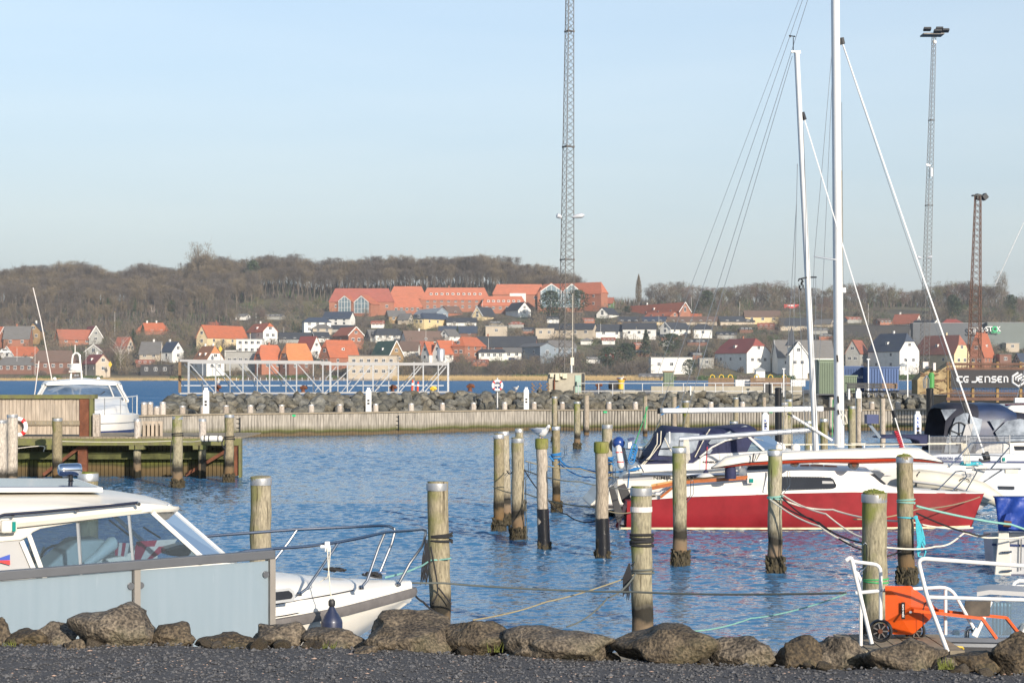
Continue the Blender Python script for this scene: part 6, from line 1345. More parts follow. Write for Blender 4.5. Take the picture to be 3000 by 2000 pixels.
# glass railing
GP=Plane((-3.96,13.2,0),32)
def gx(x,y,off=0):return GP.at(x,y,off)
rt=empty('glass_railing',gx(400,1900)-Vector((0,0,.3)),'frosted glass railing with steel posts and dark handrail in front of the near white boat','railing')
b=MB();b.bar(gx(-120,1695),gx(803,1622),.07,.075);b.build('handrail',mat('rail_dark',(.085,.092,.105),rough=.45,metal=.1,var=.08),rt,bevel=.008)
m_,nt,N,L,b_=new_mat('frosted_glass')
tr=N.new('ShaderNodeBsdfTranslucent');tr.inputs[0].default_value=(.56,.66,.73,1);df=N.new('ShaderNodeBsdfDiffuse');df.inputs[0].default_value=(.36,.46,.50,1);tp_=N.new('ShaderNodeBsdfTransparent');tp_.inputs[0].default_value=(.75,.86,.9,1)
tc=N.new('ShaderNodeTexCoord');mp=N.new('ShaderNodeMapping');mp.inputs['Scale'].default_value=(14,14,1.0);L.new(tc.outputs['Object'],mp.inputs[0]);nz=N.new('ShaderNodeTexNoise');nz.inputs['Scale'].default_value=1.4;nz.inputs['Detail'].default_value=6;L.new(mp.outputs[0],nz.inputs[0]);rr_=N.new('ShaderNodeValToRGB');rr_.color_ramp.elements[0].position=.3;rr_.color_ramp.elements[1].position=.85;rr_.color_ramp.elements[0].color=(.37,.455,.51,1);rr_.color_ramp.elements[1].color=(.43,.51,.565,1);L.new(nz.outputs[0],rr_.inputs[0]);L.new(rr_.outputs[0],df.inputs[0])
m1=N.new('ShaderNodeMixShader');m1 .inputs[0].default_value=.45;L.new(df.outputs[0],m1 .inputs[1]);L.new(tr.outputs[0],m1 .inputs[2]);m2=N.new('ShaderNodeMixShader');m2 .inputs[0].default_value=.05;L.new(m1 .outputs[0],m2 .inputs[1]);L.new(tp_.outputs[0],m2 .inputs[2])
gl_=N.new('ShaderNodeBsdfGlossy');gl_.inputs['Roughness'].default_value=.15;m3=N.new('ShaderNodeMixShader');m3 .inputs[0].default_value=.08;L.new(m2 .outputs[0],m3 .inputs[1]);L.new(gl_.outputs[0],m3 .inputs[2]);L.new(m3 .outputs[0],N['Material Output'].inputs[0]);M['frosted']=m_
sc1=N.new('ShaderNodeTexNoise');sc1 .inputs['Scale'].default_value=1.0;sc1 .inputs['Detail'].default_value=2;mp1=N.new('ShaderNodeMapping');mp1 .inputs['Scale'].default_value=(26,26,2.2);mp1 .inputs['Rotation'].default_value=(0,.12,0);L.new(tc.outputs['Object'],mp1 .inputs[0]);L.new(mp1 .outputs[0],sc1 .inputs[0])
scr=N.new('ShaderNodeValToRGB');scr.color_ramp.elements[0].position=.70;scr.color_ramp.elements[1].position=.74;scr.color_ramp.elements[1].color=(.3,.3,.3,1);L.new(sc1 .outputs[0],scr.inputs[0]);smx=N.new('ShaderNodeMixRGB');L.new(scr.outputs[0],smx.inputs[0]);L.new(rr_.outputs[0],smx.inputs[1]);smx.inputs[2].default_value=(.8,.85,.88,1);L.new(smx.outputs[0],df.inputs[0])
def pane(x0,x1,y0,y1,zb=.75):a,c=gx(x0,y0),gx(x1,y1);b=MB();b.prism([a,c,Vector((c.x,c.y,zb)),Vector((a.x,a.y,zb))],GP.n*.012);return b.build('glass_pane',M['frosted'],rt)
pane(-130,386,1712,1672);pane(412,786,1670,1642)
for x,y in((400,1662),(796,1628)):
 a=gx(x,y);b=MB();b.box((a.x,a.y,(a.z+.62)/2),(.05,.05,a.z-.62),math.radians(32));b.box((a.x-.045,a.y+.05,(a.z+.62)/2),(.03,.03,a.z-.62),math.radians(32));b.build('post',mat('post_bronze',(.27,.25,.225),rough=.4,metal=.3,var=.08)if 'post_bronze' not in bpy.data.materials else bpy.data.materials['post_bronze'],rt)
for x,y in((385,1716),(413,1714),(780,1682)):a=gx(x,y,-.02);b=MB();b.tube([a,a+GP.n*.05],.028,14);b.build('glass_clamp',bpy.data.materials['rail_dark'],rt)
# floating walkway behind the bank
rt=empty('walkway_deck',(0,15,.6),'low timber walkway behind the boulders','walkway');b=MB();c=gx(200,1900,.0);u=GP.u
A_=gx(-700,1700);
for k in range(60):
 p=A_+u*k*.15-GP.n*.45;b.box((p.x,p.y,.60),(.135,1.1,.05),math.radians(32))
for k in range(7):b.box((3.25+k*.15,16.4,.70),(.135,1.0,.05))
b.build('boards',M['deck_wood'],rt)
# gangway rails, orange cart
DG=15.6
mk('rail_white',(.70,.69,.66),rough=.35,var=.03)
rt=empty('gangway_rail',P(2640,1900,DG),'white tubular gangway rails with rounded corners at the lower right','railing')
def rail(pts,D,r=.018,nm='rail'):
 W_=[P(x,y,D+(d[0]if d else 0))for x,y,*d in pts];b=MB();b.tube(W_,r,10);b.build(nm,M['rail_white'],rt,smooth=True)
def rnd(pts,r=10,n=4):
 out=[pts[0]]
 for i in range(1,len(pts)-1):
  a,b_,c=[Vector(q[:2])for q in pts[i-1:i+2]];r1=min(r,(a-b_).length*.45);r2=min(r,(c-b_).length*.45);p0=b_+(a-b_).normalized()*r1;p1=b_+(c-b_).normalized()*r2
  for k in range(n+1):t=k/n;q=p0 .lerp(b_,t).lerp(b_.lerp(p1,t),t);out.append((q.x,q.y))
 out.append(pts[-1]);return out
rail(rnd([(3060,1661),(2688,1634),(2716,1748),(2776,1907)],24),DG-.4,.019)
rail([(2718,1748),(3060,1758)],DG-.4,.017,'mid_rail')
rail(rnd([(2478,1641),(2493,1630),(2554,1884)],9),DG,.019,'post');rail([(2498,1648),(2522,1700),(2522,1890)],DG+.3,.017,'post')
rail(rnd([(2494,1643),(2580,1654),(2580,1814)],22),DG+.1,.017);rail(rnd([(2506,1736),(2583,1729),(2583,1722)],5),DG+.1,.017,'mid_rail')
rail(rnd([(2580,1729),(2785,1718),(2852,1838)],32),DG+.9,.017,'mid_rail');rail([(2770,1727),(2770,1858)],DG+.9,.017,'post')
DC=16.4
rt=empty('garden_cart',P(2660,1872,DC),'orange steel tipping cart standing on end behind the white rails','cart')
def cp(x,y,d=0.0):return P(2400+x/2.852,1450+y/2.852,DC+d)
tubm=[cp(550,757,-.12),cp(768,757,0),cp(868,835,.15),cp(990,948,.3),cp(925,1038,.3),cp(775,1165,.05),cp(615,1160,-.05),cp(553,1055,-.12)]
b=MB()
rim=[cp(550,757,-.16),cp(768,757,-.0),cp(775,955,.02),cp(660,1070,-.12),cp(553,1058,-.16)]
b.add([cp(550,757,-.16),cp(768,757,.08),cp(768,930,-.2),cp(553,1055,-.16)],[(0,1,2),(0,2,3)])
b.add([cp(553,1055,-.16),cp(768,930,-.2),cp(700,1045,-.05),cp(615,1160,-.0)],[(0,1,2,3)])
b.add([cp(768,757,.08),cp(868,835,.2),cp(990,948,.26),cp(925,1038,.26),cp(775,1165,.12),cp(700,1045,-.05),cp(768,930,-.2)],[(0,1,2,6),(6,2,3,5),(5,3,4)])
b.add([cp(700,1045,-.05),cp(775,1165,.12),cp(615,1160,-.0)],[(0,1,2)])
bk=[cp(550,757,.32),cp(768,757,.38),cp(868,835,.4),cp(980,948,.42),cp(925,1038,.42),cp(775,1165,.38),cp(615,1160,.34),cp(553,1055,.32)]
fr=[cp(550,757,-.16),cp(768,757,.08),cp(868,835,.2),cp(990,948,.26),cp(925,1038,.26),cp(775,1165,.12),cp(615,1160,-.0),cp(553,1055,-.16)]
b.add(fr+bk,[(i,(i+1)%8,8+(i+1)%8,8+i)for i in range(8)]+[tuple(range(15,7,-1))])
tub=b.build('tub',M['orange_paint'],rt)
b=MB();c0=cp(687,893,-.215);c1=cp(716,1033,-.215);b.box(((c0 .x+c1 .x)/2,c0 .y,(c0 .z+c1 .z)/2),(.034,.006,c0 .z-c1 .z));lbm=b.build('maker_label',M['black_plastic'],tub)
text('euro wald',cp(702,963,-.222),.062,M['sign_white'],lbm,ry=-math.pi/2,ext=.001)if False else None
cu=text('euro wald',(0,0,0),.030,M['sign_white'],None,rx=0,ext=.001);Mx=Matrix.Translation(cp(702,963,-.222))@Matrix.Rotation(math.pi/2,4,'X')@Matrix.Rotation(-math.pi/2,4,'Z')
Mi=WORLD[lbm.name].inverted()
for v in cu.data.vertices:v.co=Mi@(Mx@v.co)
cu.parent=lbm
b=MB();b.tube([cp(762,975,-.19),cp(766,975,-.15)],.012,10);b.build('bolt',M['galv'],rt)
b=MB();b.bar(cp(780,962,-.17),cp(1000,985,-.05),.035,.028);b.bar(cp(1000,985,-.05),cp(1360,1028,.0),.035,.028);b.bar(cp(1360,1028,0),cp(1480,1195,.02),.035,.028);b.build('handle_arm',M['orange_paint'],rt)
b=MB();b.bar(cp(985,962,.22),cp(1200,985,.4),.035,.028);b.bar(cp(1200,985,.4),cp(1560,1020,.55),.035,.028);b.bar(cp(1560,1020,.55),cp(1675,1165,.6),.035,.028);b.build('handle_arm',M['orange_paint'],rt)
b=MB();c=[cp(1222,882,.15),cp(1435,884,.2),cp(1425,1010,.2),cp(1212,1012,.15)];b.prism(c,(0,.02,0));b.build('black_plate',mat('dirty_plate',(.05,.045,.04),rough=.8,var=.5,scale=5,col2=(.10,.08,.06)),rt)
def wheel(c,r,w,rt,ax=(0,1,0)):
 c=Vector(c);ax=unit(ax);s_=unit(ax.cross(Vector((0,0,1))));b=MB();n=28;k=8
 secs=[[c+(s_*math.cos(6.283*i/n)+Vector((0,0,1))*math.sin(6.283*i/n))*(r*.86+r*.14*math.cos(6.283*j/k))+ax*(w/2*math.sin(6.283*j/k))for j in range(k)]for i in range(n)]
 b.v=[tuple(v)for q in secs for v in q];b.f=[(i*k+j,((i+1)%n)*k+j,((i+1)%n)*k+(j+1)%k,i*k+(j+1)%k)for i in range(n)for j in range(k)];b.m=[0]*len(b.f);wo=b.build('wheel',M['black_rubber'],rt,smooth=True)
 b=MB();b.tube([c-ax*w*.3,c+ax*w*.3],r*.62,20);b.build('rim',M['black_plastic'],wo,smooth=True)
 b=MB()
 for q in range(7):a=q*.8976;b.bar(c-ax*w*.34+(s_*math.cos(a)+Vector((0,0,1))*math.sin(a))*r*.15,c-ax*w*.34+(s_*math.cos(a)+Vector((0,0,1))*math.sin(a))*r*.62,.012)
 b.build('spokes',M['grey_rubber'],wo);b=MB();b.tube([c-ax*w*.55,c+ax*w*.2],r*.2,12);b.build('hub',M['rust'],wo)
wheel(cp(512,1130,-.28),.32*DC/F*1000/9.3,.085,rt,(.25,1,0));wheel(cp(800,1130,.35),.29*DC/F*1000/9.3,.085,rt,(.25,1,0))
b=MB();b.tube([cp(512,1130,-.28),cp(800,1130,.35)],.012,8);b.build('axle',M['rust'],rt)
b=MB();b.tube([cp(868,1165,.1),cp(868,960,-.02),cp(885,905,.05),cp(905,885,.15)],.005,5);b.build('cable',M['rope_black'],rt)
# near white motor boat (bow to the right)
class Boat:
 def __init__(s,x,D,th):s.o=Vector(((x-1500)*D/F,D,0));t=math.radians(th);s.u=Vector((math.cos(t),math.sin(t),0));s.v=Vector((math.sin(t),-math.cos(t),0))
 def W(s,a,b,z):p=s.o-s.u*a+s.v*b;return Vector((p.x,p.y,z))
 def px(s,x,y,b=0.0):
  r=Vector(((x-1500)/F,1,-(y-YH)/F));c=Vector((0,0,H));k=(s.o+s.v*b-c).dot(s.v)/Vector((r.x,r.y,0)).dot(s.v);return c+r*k
 def a_of(s,p):return-(Vector(p)-s.o).dot(s.u)
def hull(bt,st,m_idx=None):
 secs=[]
 for a,pr in st:secs.append([bt.W(a+(q[2]if len(q)>2 else 0),q[0],q[1])for q in pr]+[bt.W(a+(q[2]if len(q)>2 else 0),-q[0],q[1])for q in reversed(pr)])
 b=MB();b.loft(secs);return b
def sm(a,b,t):t=max(0,min(1,t));t=t*t*(3-2*t);return a+(b-a)*t
BA=Boat(1205,18.4,30)
ra=empty('motor_boat',BA.W(2.5,0,0),'cream white cabin motor boat with solar panel on its roof behind the glass railing','boat')
def hbA(a):return interp(a,[(0,.05),(.25,.19),(.6,.38),(1.1,.63),(1.8,.88),(2.6,1.04),(3.4,1.10),(6.5,1.10)])
def zsA(a):return interp(a,[(0,.955),(1,.90),(2,.86),(3.5,.82),(6.5,.78)])
st=[]
for a in[0,.12,.3,.6,1.0,1.5,2.0,2.6,3.4,4.4,5.4,6.4]:
 hb,zs=hbA(a),zsA(a);zk=interp(a,[(0,.86),(.3,.68),(.66,.50),(1.1,.24),(1.6,-.05),(2.2,-.25),(6.4,-.3)]);f=interp(a,[(0,.3),(.6,.42),(1.5,.72),(3,.88),(6.4,.92)])
 zc=max(zk+.02,interp(a,[(0,.9),(1,.40),(2,.12),(3,.05),(6.4,.0)]))
 st.append((a,[(0.0,zk),(hb*f*.35,zk+(zc-zk)*.5),(hb*f*.75,zc),(hb*.90,(zc+zs)/2),(hb*.985,zs-.06),(hb,zs-.02)]))
hl=hull(BA,st).build('hull',M['cream_gelcoat'],ra,smooth=True,angle=35)
b=MB();path=[BA.W(a,hbA(a)*1.01,zsA(a))for a in(6.4,5,4,3,2.4,1.9,1.4,1.0,.7,.45,.25,.1,0)]+[BA.W(-.03,0,zsA(0))]+[BA.W(a,-hbA(a)*1.01,zsA(a))for a in(0,.1,.25,.45,.7,1.0,1.4,1.9,2.4,3,4,5,6.4)]
b.loft([[p+Vector((0,0,dz))+(0*p if False else Vector((0,0,0)))+n_*dx for dx,dz in((-.04,-.05),(.03,-.045),(.045,0),(.03,.045),(-.04,.05))]for p,n_ in[(p,(BA.v if i<13 else(BA.u if i==13 else-BA.v)))for i,p in enumerate(path)]]);b.build('rubbing_strake',M['grey_rubber'],ra,smooth=True)
# deck and low cabin trunk
st=[]
for a in[0.02,.15,.35,.7,1.1,1.6,2.1,2.6,3.0,3.4,4.6,6.4]:
 hb,zs=hbA(a),zsA(a)+.03;ct=interp(a,[(0,.09),(.5,.15),(1.0,.23),(1.6,.35),(2.2,.42),(2.8,.46),(3.4,.48),(6.4,.45)])
 st.append((a,[(0,zs-.15),(hb*.98,zs-.06),(hb*.99,zs+.02),(hb*.965,zs+interp(a,[(0,.04),(1.5,.10)])),(hb*.86,zs+interp(a,[(0,.07),(1.5,.165)])),(hb*.80,zs+max(interp(a,[(0,.075),(1.5,.16)]),ct*.66)),(hb*.66,zs+max(interp(a,[(0,.08),(1.5,.165)]),ct*.90)),(hb*.3,zs+ct),(0,zs+ct*1.015)]))
hull(BA,st).build('deck',M['white_gelcoat'],ra,smooth=True,angle=50)
for z_,a0,a1 in((.145,.9,3.2),(.035,1.0,3.4)):
 b=MB();b.tube([BA.W(a,hbA(a)*(.975 if z_<.1 else.885),zsA(a)+z_+.03)for a in np.linspace(a0,a1,10)],.006,5);b.build('pin_stripe',M['stripe_black'],ra)
# cabin window in the topside
def strip_on(bt,pts,b_,m,name,par,th=.012):bb=MB();bb.prism([bt.px(x,y,b_)for x,y in pts],bt.v*-th);return bb.build(name,m,par)
wpts=[(800,1727),(850,1722),(862,1730),(866,1745),(860,1760),(800,1768),(760,1771),(760,1732)]
strip_on(BA,wpts,1.03,M['alu'],'window_frame',ra);strip_on(BA,[(800,1734),(846,1729),(856,1737),(858,1745),(854,1752),(800,1759),(762,1762),(762,1739)],1.045,M['dark_window'],'window_pane',ra)
# pulpit rails
def tubeo(bt,pts,r,m,name,par,n=8,smooth=True):
 bb=MB();bb.tube([bt.px(*p)for p in pts],r,n);return bb.build(name,M[m]if isinstance(m,str)else m,par,smooth=smooth)
tubeo(BA,[(660,1630,.96),(720,1614,.95),(800,1607,.93),(900,1600,.90),(990,1588,.86),(1060,1574,.78),(1130,1558,.64),(1200,1553,.42),(1236,1549,.28),(1246,1552,.24),(1247,1560,.24),(1243,1580,.24),(1236,1600,.22),(1200,1650,.2),(1167,1711,.18)],.016,'steel','pulpit_rail',ra)
tubeo(BA,[(540,1576,-.95),(640,1567,-.95),(870,1550,-.93),(1030,1543,-.80),(1110,1539,-.62),(1140,1540,-.46),(1155,1548,-.38),(1157,1556,-.38),(1148,1590,-.38),(1108,1688,-.36)],.016,'steel','pulpit_rail',ra)
for pts in([(989,1591,.86),(975,1612,.88),(900,1722,.93),(876,1740,.95)],[(1127,1560,.64),(1110,1600,.64),(1075,1700,.68),(1058,1720,.70)]):tubeo(BA,pts,.0145,'steel','stanchion',ra)
tubeo(BA,[(870,1551,-.93),(845,1588,-.93),(800,1645,-.93),(790,1672,-.93)],.0145,'steel','stanchion',ra)
for x,y,bb in((876,1741,.95),(1058,1722,.70),(1167,1712,.18)):q=BA.px(x,y,bb);b=MB();b.lathe(q,[(.028,-.01),(.028,.012),(.016,.03)],12);b.build('rail_foot',M['steel'],ra)
# fender
q=BA.px(972,1840,1.13);rf=empty('fender',q,'dark blue ribbed fender hanging from the pulpit rail of the near white boat','fender')
b=MB();c=BA.px(972,1775,1.16);b.lathe(c,[(r_*.74,z_*.8)for r_,z_ in[(.03,0),(.05,-.03),(.065,-.06),(.11,-.12),(.135,-.165),(.142,-.19),(.142,-.42),(.13,-.47),(.09,-.52),(.03,-.54)][::-1]],24);b.build('body',mat('fender_navy',(.018,.025,.06),rough=.4,var=.2,coat=.3),rf,smooth=True)
b=MB();b.lathe(c+Vector((0,0,.02)),[(.018,-.03),(.034,-.01),(.034,.03),(.02,.05)],14);b.build('eye',M['black_rubber'],rf,smooth=True)
b=MB();b.tube([BA.px(959,1603,.95),BA.px(962,1660,1.05),BA.px(968,1730,1.14),c+Vector((0,0,.05))],.006,6);b.tube([BA.px(968,1603,.93),BA.px(966,1640,1.0),BA.px(960,1690,.97),BA.px(938,1703,.93)],.005,5);b.build('fender_rope',M['rope_white'],rf)
b=MB();cc=BA.px(959,1600,.93);b.box(cc,(.05,.04,.10));b.box(cc+Vector((-.02,0,.0)),(.10,.03,.03));b.build('rail_clip',M['sign_white'],rf,bevel=.008)
# cleat rope heaps
b=MB();R=random.Random(4)
for(x,y,bb,n)in((985,1671,-.2,5),(1098,1684,.0,6)):
 for k in range(n):c=BA.px(x+R.uniform(-14,14),y+R.uniform(-4,3),bb);rr_=R.uniform(.03,.06);b.tube([c+Vector((math.cos(a)*rr_*1.6,math.sin(a)*rr_,R.uniform(-.008,.02)))for a in np.linspace(0,6.283,11)[:-1]],.010,5,closed=True)
tag(b.build('rope_heap',M['rope_black']),'dark coiled mooring line on the foredeck of the near white boat','rope')
b=MB();c=BA.px(1098,1688,.0);b.box(c,(.16,.05,.04));b.tube([c+Vector((-.12,0,.04)),c+Vector((.12,0,.04))],.015,8);b.build('cleat',M['chrome'],ra)
# windscreen house: side windows, roof
bN=.90
def sidepoly(pts,b_):return[BA.px(x,y,b_)for x,y in pts]
near={}
def mirrored(pts,b_):
 out=[]
 for x,y in pts:p=BA.px(x,y,b_);a=BA.a_of(p);out.append(BA.W(a,-b_,p.z))
 return out
S_aft=[(84,1568),(100,1556),(125,1547),(161,1541),(226,1531),(236,1692),(130,1700)]
S_mid=[(234,1530),(300,1520),(374,1509),(390,1672),(242,1692)]
S_fwd=[(382,1508),(446,1501),(597,1632),(597,1650),(396,1671)]
for nm,pts in(('aft',S_aft),('mid',S_mid),('fwd',S_fwd)):
 for pp in(sidepoly(pts,bN),mirrored(pts,bN)):
  b=MB();b.prism(pp,BA.v*.006);b.build('side_window',M['glass_clear'],ra)
fr=[((228,1531),(239,1692),.022),((378,1508),(393,1671),.022),((446,1500),(592,1632),.027),((84,1566),(133,1700),.028)]
for a,c,w in fr:
 for sgn in(1,-1):
  if sgn==1:p0,p1=BA.px(*a,bN),BA.px(*c,bN)
  else:p0,p1=mirrored([a,c],bN)
  b=MB();b.bar(p0,p1,w,.04);b.build('window_frame',M['alu']if w<.026 else M['white_gelcoat'],ra)
# curved front glass in three panes
top_c=BA.a_of(BA.px(486,1496,.55));pT=BA.px(480,1496,.6);pB=BA.px(664,1648,.45)
TN=BA.px(447,1500,bN);BN=BA.px(594,1634,bN);aT,aB=BA.a_of(TN),BA.a_of(BN)
tops=[(aT,bN,TN.z),(aT-.28,.5,TN.z+.03),(aT-.34,0,TN.z+.04),(aT-.28,-.5,TN.z+.03),(aT,-bN,TN.z)];bots=[(aB,bN,BN.z-.03),(aB-.48,.5,BN.z-.12),(aB-.56,0,BN.z-.13),(aB-.48,-.5,BN.z-.12),(aB,-bN,BN.z-.03)]
for i in range(4):b=MB();b.add([BA.W(*tops[i]),BA.W(*tops[i+1]),BA.W(*bots[i+1]),BA.W(*bots[i])],[(0,1,2,3)]);b.build('windscreen',M['glass_clear'],ra)
for i in(1,3):b=MB();b.bar(BA.W(*tops[i]),BA.W(*bots[i]),.03);b.build('windscreen_bar',M['alu'],ra)
b=MB()
for i in range(4):b.bar(BA.W(*bots[i]),BA.W(*bots[i+1]),.035,.05)
b.build('windscreen_sill',M['white_gelcoat'],ra)
# roof: lofted shell with visor
st=[]
def rA(a):return interp(a,[(2.72,.34),(2.80,.60),(2.95,.78),(3.2,.90),(3.6,.97),(7,1.0)])
for a in(2.72,2.76,2.84,2.95,3.1,3.3,3.6,4.0,4.6,5.4,6.4):
 hb=rA(a);ze=interp(a,[(2.72,1.99),(3.2,2.01),(3.6,1.99),(4.4,1.93),(6.4,1.86)]);zt=interp(a,[(2.72,2.01),(2.95,2.085),(3.3,2.15),(3.8,2.19),(4.5,2.21),(6.4,2.19)])
 st.append((a,[(0,ze-.01),(hb*.85,ze-.02),(hb*1.0,ze-.01),(hb*1.02,ze+.03*interp(a,[(2.72,.2),(3.4,1)])),(hb*.97,ze+.11*interp(a,[(2.72,.15),(3.5,1)])),(hb*.86,zt-.09),(hb*.70,zt-.035),(hb*.35,zt),(0,zt+.012)]))
hull(BA,st).build('roof',M['cream_gelcoat'],ra,smooth=True,angle=50)
# fascia dropping to the aft pillar
b=MB();b.prism(sidepoly([(-60,1520),(60,1516),(200,1512),(446,1488),(446,1499),(374,1507),(226,1530),(161,1541),(120,1548),(98,1558),(82,1572),(60,1582),(-60,1592)],bN+.02),BA.v*-.05);b.build('roof_fascia',M['cream_gelcoat'],ra,bevel=.012)
b=MB();b.prism(mirrored([(-60,1520),(60,1516),(200,1512),(446,1488),(446,1499),(374,1507),(226,1530),(161,1541),(120,1548),(98,1558),(82,1572),(60,1582),(-60,1592)],bN+.02),BA.v*.05);b.build('roof_fascia',M['cream_gelcoat'],ra)
strip_on(BA,[(-60,1588),(58,1583),(104,1680),(104,1716),(-60,1716)],bN,M['grey_panel'],'aft_side_panel',ra,.03)
b=MB();b.bar(BA.px(62,1583,bN+.01),BA.px(104,1682,bN+.01),.04);b.build('aft_pillar',M['white_gelcoat'],ra)
b=MB();b.prism(sidepoly([(-60,1690),(110,1694),(392,1672),(597,1640),(700,1652),(700,1700),(-60,1780)],bN+.03),BA.v*-.04);b.build('cabin_side',M['white_gelcoat'],ra)
b=MB();b.prism(mirrored([(-60,1690),(110,1694),(392,1672),(597,1640),(640,1652),(640,1700),(-60,1780)],bN+.03),BA.v*.04);b.build('cabin_side',M['white_gelcoat'],ra)
# burgee, navigation light, grab rail, roof gutter line
b=MB();b.prism([BA.px(x,y,bN+.035)for x,y in((-4,1634),(29,1623),(29,1640),(-4,1640))],BA.v*.003);b.prism([BA.px(x,y,bN+.035)for x,y in((-4,1641),(29,1640),(30,1654),(-4,1645))],BA.v*.003,m=1);b.build('burgee_sticker',[mat('flag_blue',(.02,.06,.35),rough=.5),M['red_plastic']],ra)
b=MB();q=BA.px(24,1541,1.0);b.box(q,(.14,.10,.115),math.radians(30));n1_=b.build('navigation_light',M['cream_gelcoat'],ra,bevel=.02);b=MB();q=BA.px(40,1541,1.06);b.box(q,(.03,.035,.085),math.radians(30));b.build('green_lens',M['teal_light'],n1_)
tubeo(BA,[(-30,1520,1.05),(0,1511,1.05),(12,1507,1.05),(120,1499,1.05),(230,1489,1.04),(320,1481,1.02),(404,1472,1.0)],.014,mat('rail_navy',(.03,.035,.06),rough=.25,metal=.5),'grab_rail',ra)
for x,y in((33,1508),(222,1492),(402,1475)):q=BA.px(x,y,1.0);b=MB();b.tube([q,q+BA.v*.05],.018,10);b.build('rail_foot',M['steel'],ra)
# solar panel lies on the roof
rs=empty('solar_panel',BA.W(4.0,0,2.3),'large dark solar panel in a white frame on the roof of the near white boat','solar panel')
c=[BA.W(3.55,.60,2.185),BA.W(3.45,-.62,2.20),BA.W(5.0,-.62,2.25),BA.W(5.1,.60,2.235)]
b=MB();b.prism(c,(0,0,.045));b.build('frame',M['white_paint'],rs,bevel=.006)
cc=sum(c,Vector((0,0,0)))/4;b=MB();b.prism([cc+(p-cc)*.94+Vector((0,0,.047))for p in c],(0,0,.004));b.build('cells',M['solar'],rs)
# chrome horn / search light
rs=empty('search_light',BA.px(202,1398,-.25),'polished chrome search light standing on the roof of the near white boat','light')
p0=BA.px(176,1376,-.2);p1=BA.px(236,1374,-.2);b=MB();d=unit(p1-p0);b.tube([p0-d*.015,p0,p0+d*.03,p1-d*.03,p1,p1+d*.01],[.045,.058,.062,.062,.055,.03],20);b.build('lamp_body',M['chrome'],rs,smooth=True,angle=60)
b=MB();q=BA.px(207,1388,-.2);b.lathe(q,[(.022,.02),(.022,-.06),(.045,-.075),(.045,-.09)][::-1],14);b.build('foot',M['black_plastic'],rs,smooth=True)
# interior: helm seat, red and white striped towels, dash, wheel, wipers
b=MB();b.prism([BA.px(x,y,.35)for x,y in((126,1672),(228,1583),(300,1580),(345,1598),(330,1625),(250,1650),(240,1690),(126,1700))],BA.v*-.45);b.build('seat',M['seat_grey'],ra,bevel=.03)
b=MB();b.tube([BA.px(250,1655,.45),BA.px(290,1625,.45),BA.px(330,1590,.45),BA.px(340,1584,.45)],[.04,.05,.07,.05],12);b.build('seat_back',mat('seat_pale',(.55,.60,.60),rough=.6,var=.04),ra,smooth=True)
def towel(name,label,pts,b_,n):
 rt=None;bb=MB();A,B_,C,D_=[BA.px(x,y,b_)for x,y in pts]
 for i in range(n):t0,t1=i/n,(i+1)/n;bb.add([A.lerp(B_,t0),A.lerp(B_,t1),D_.lerp(C,t1),D_.lerp(C,t0)],[(0,1,2,3)],i%2)
 o=bb.build(name,[M['cloth_red'],M['cloth_white']]);return tag(o,label,'towel')
towel('striped_towel','red and white striped cloth over the dashboard inside the near white boat',((400,1585),(520,1578),(505,1600),(395,1612)),.1,2);towel('striped_towel','red and white striped cloth over the seat inside the near white boat',((338,1588),(380,1590),(372,1630),(336,1626)),.2,4)
towel('striped_towel','red cloth with pale folds hanging low inside the near white boat',((396,1600),(500,1600),(440,1640),(392,1650)),.15,3)
b=MB();b.prism([BA.px(x,y,.0)for x,y in((455,1600),(500,1588),(530,1585),(532,1612),(520,1625),(465,1618))],BA.v*.3);b.build('instrument_panel',M['black_plastic'],ra,bevel=.02)
b=MB();c=BA.px(165,1628,-.1);b.tube([c+Vector((math.cos(a)*.14,math.sin(a)*.06,math.sin(a)*.10))for a in np.linspace(0,6.283,17)[:-1]],.012,6,closed=True);b.build('steering_wheel',M['black_plastic'],ra,smooth=True)
b=MB();b.bar(BA.px(92,1690,-.5),BA.px(130,1600,-.5),.02);b.prism([BA.W(6.0,.85,.9),BA.W(2.6,.85,1.15),BA.W(2.6,-.85,1.15),BA.W(6.0,-.85,.9)],(0,0,-.02));b.build('cockpit_floor',M['seat_grey'],ra)
for x0,y0,x1,y1 in((320,1522,385,1572),(420,1543,470,1575)):b=MB();b.bar(BA.px(x0,y0,-.55),BA.px(x1,y1,-.4),.015);b.build('wiper',M['black_plastic'],ra)
b=MB();q=BA.px(586,1650,.93);b.lathe(q,[(.035,-.003),(.035,.003)],14);b.build('round_badge',M['sign_white'],ra)
# red trimaran
BR=Boat(2883,36.6,1.5)
def rp(x,y,b=.55):return BR.px(x,y,b)
rr=empty('trimaran',BR.W(4,0,0),'red hulled trimaran with white cabin, folded floats and raked mast','sailboat')
def zof(pts,b=.55):
 q=sorted([(BR.a_of(rp(x,y,b)),rp(x,y,b).z)for x,y in pts]);return lambda a:float(np.interp(a,[t[0]for t in q],[t[1]for t in q]))
SH=zof([(1835,1470),(1850,1467),(1910,1462),(2012,1454),(2247,1446),(2293,1443),(2500,1439),(2677,1443),(2883,1448)])
aS=BR.a_of(rp(1822,1528));st=[]
for a in[0,.15,.5,1.0,2,3,4,5,6,aS-.6,aS-.25,aS-.12]:
 hb=interp(a,[(0,.02),(.5,.22),(1,.36),(2,.52),(3,.60),(5,.60),(6,.52),(aS,.42)]);z1=SH(a)
 f0=interp(a,[(0,.30),(1.5,0),(9,0)])
 st.append((a,[(0,-.15,f0*1.1),(hb*.45,-.12,f0*1.1),(hb*.72,.02,f0),(hb*.86,z1*.5,f0*.5),(hb,z1,0)]))
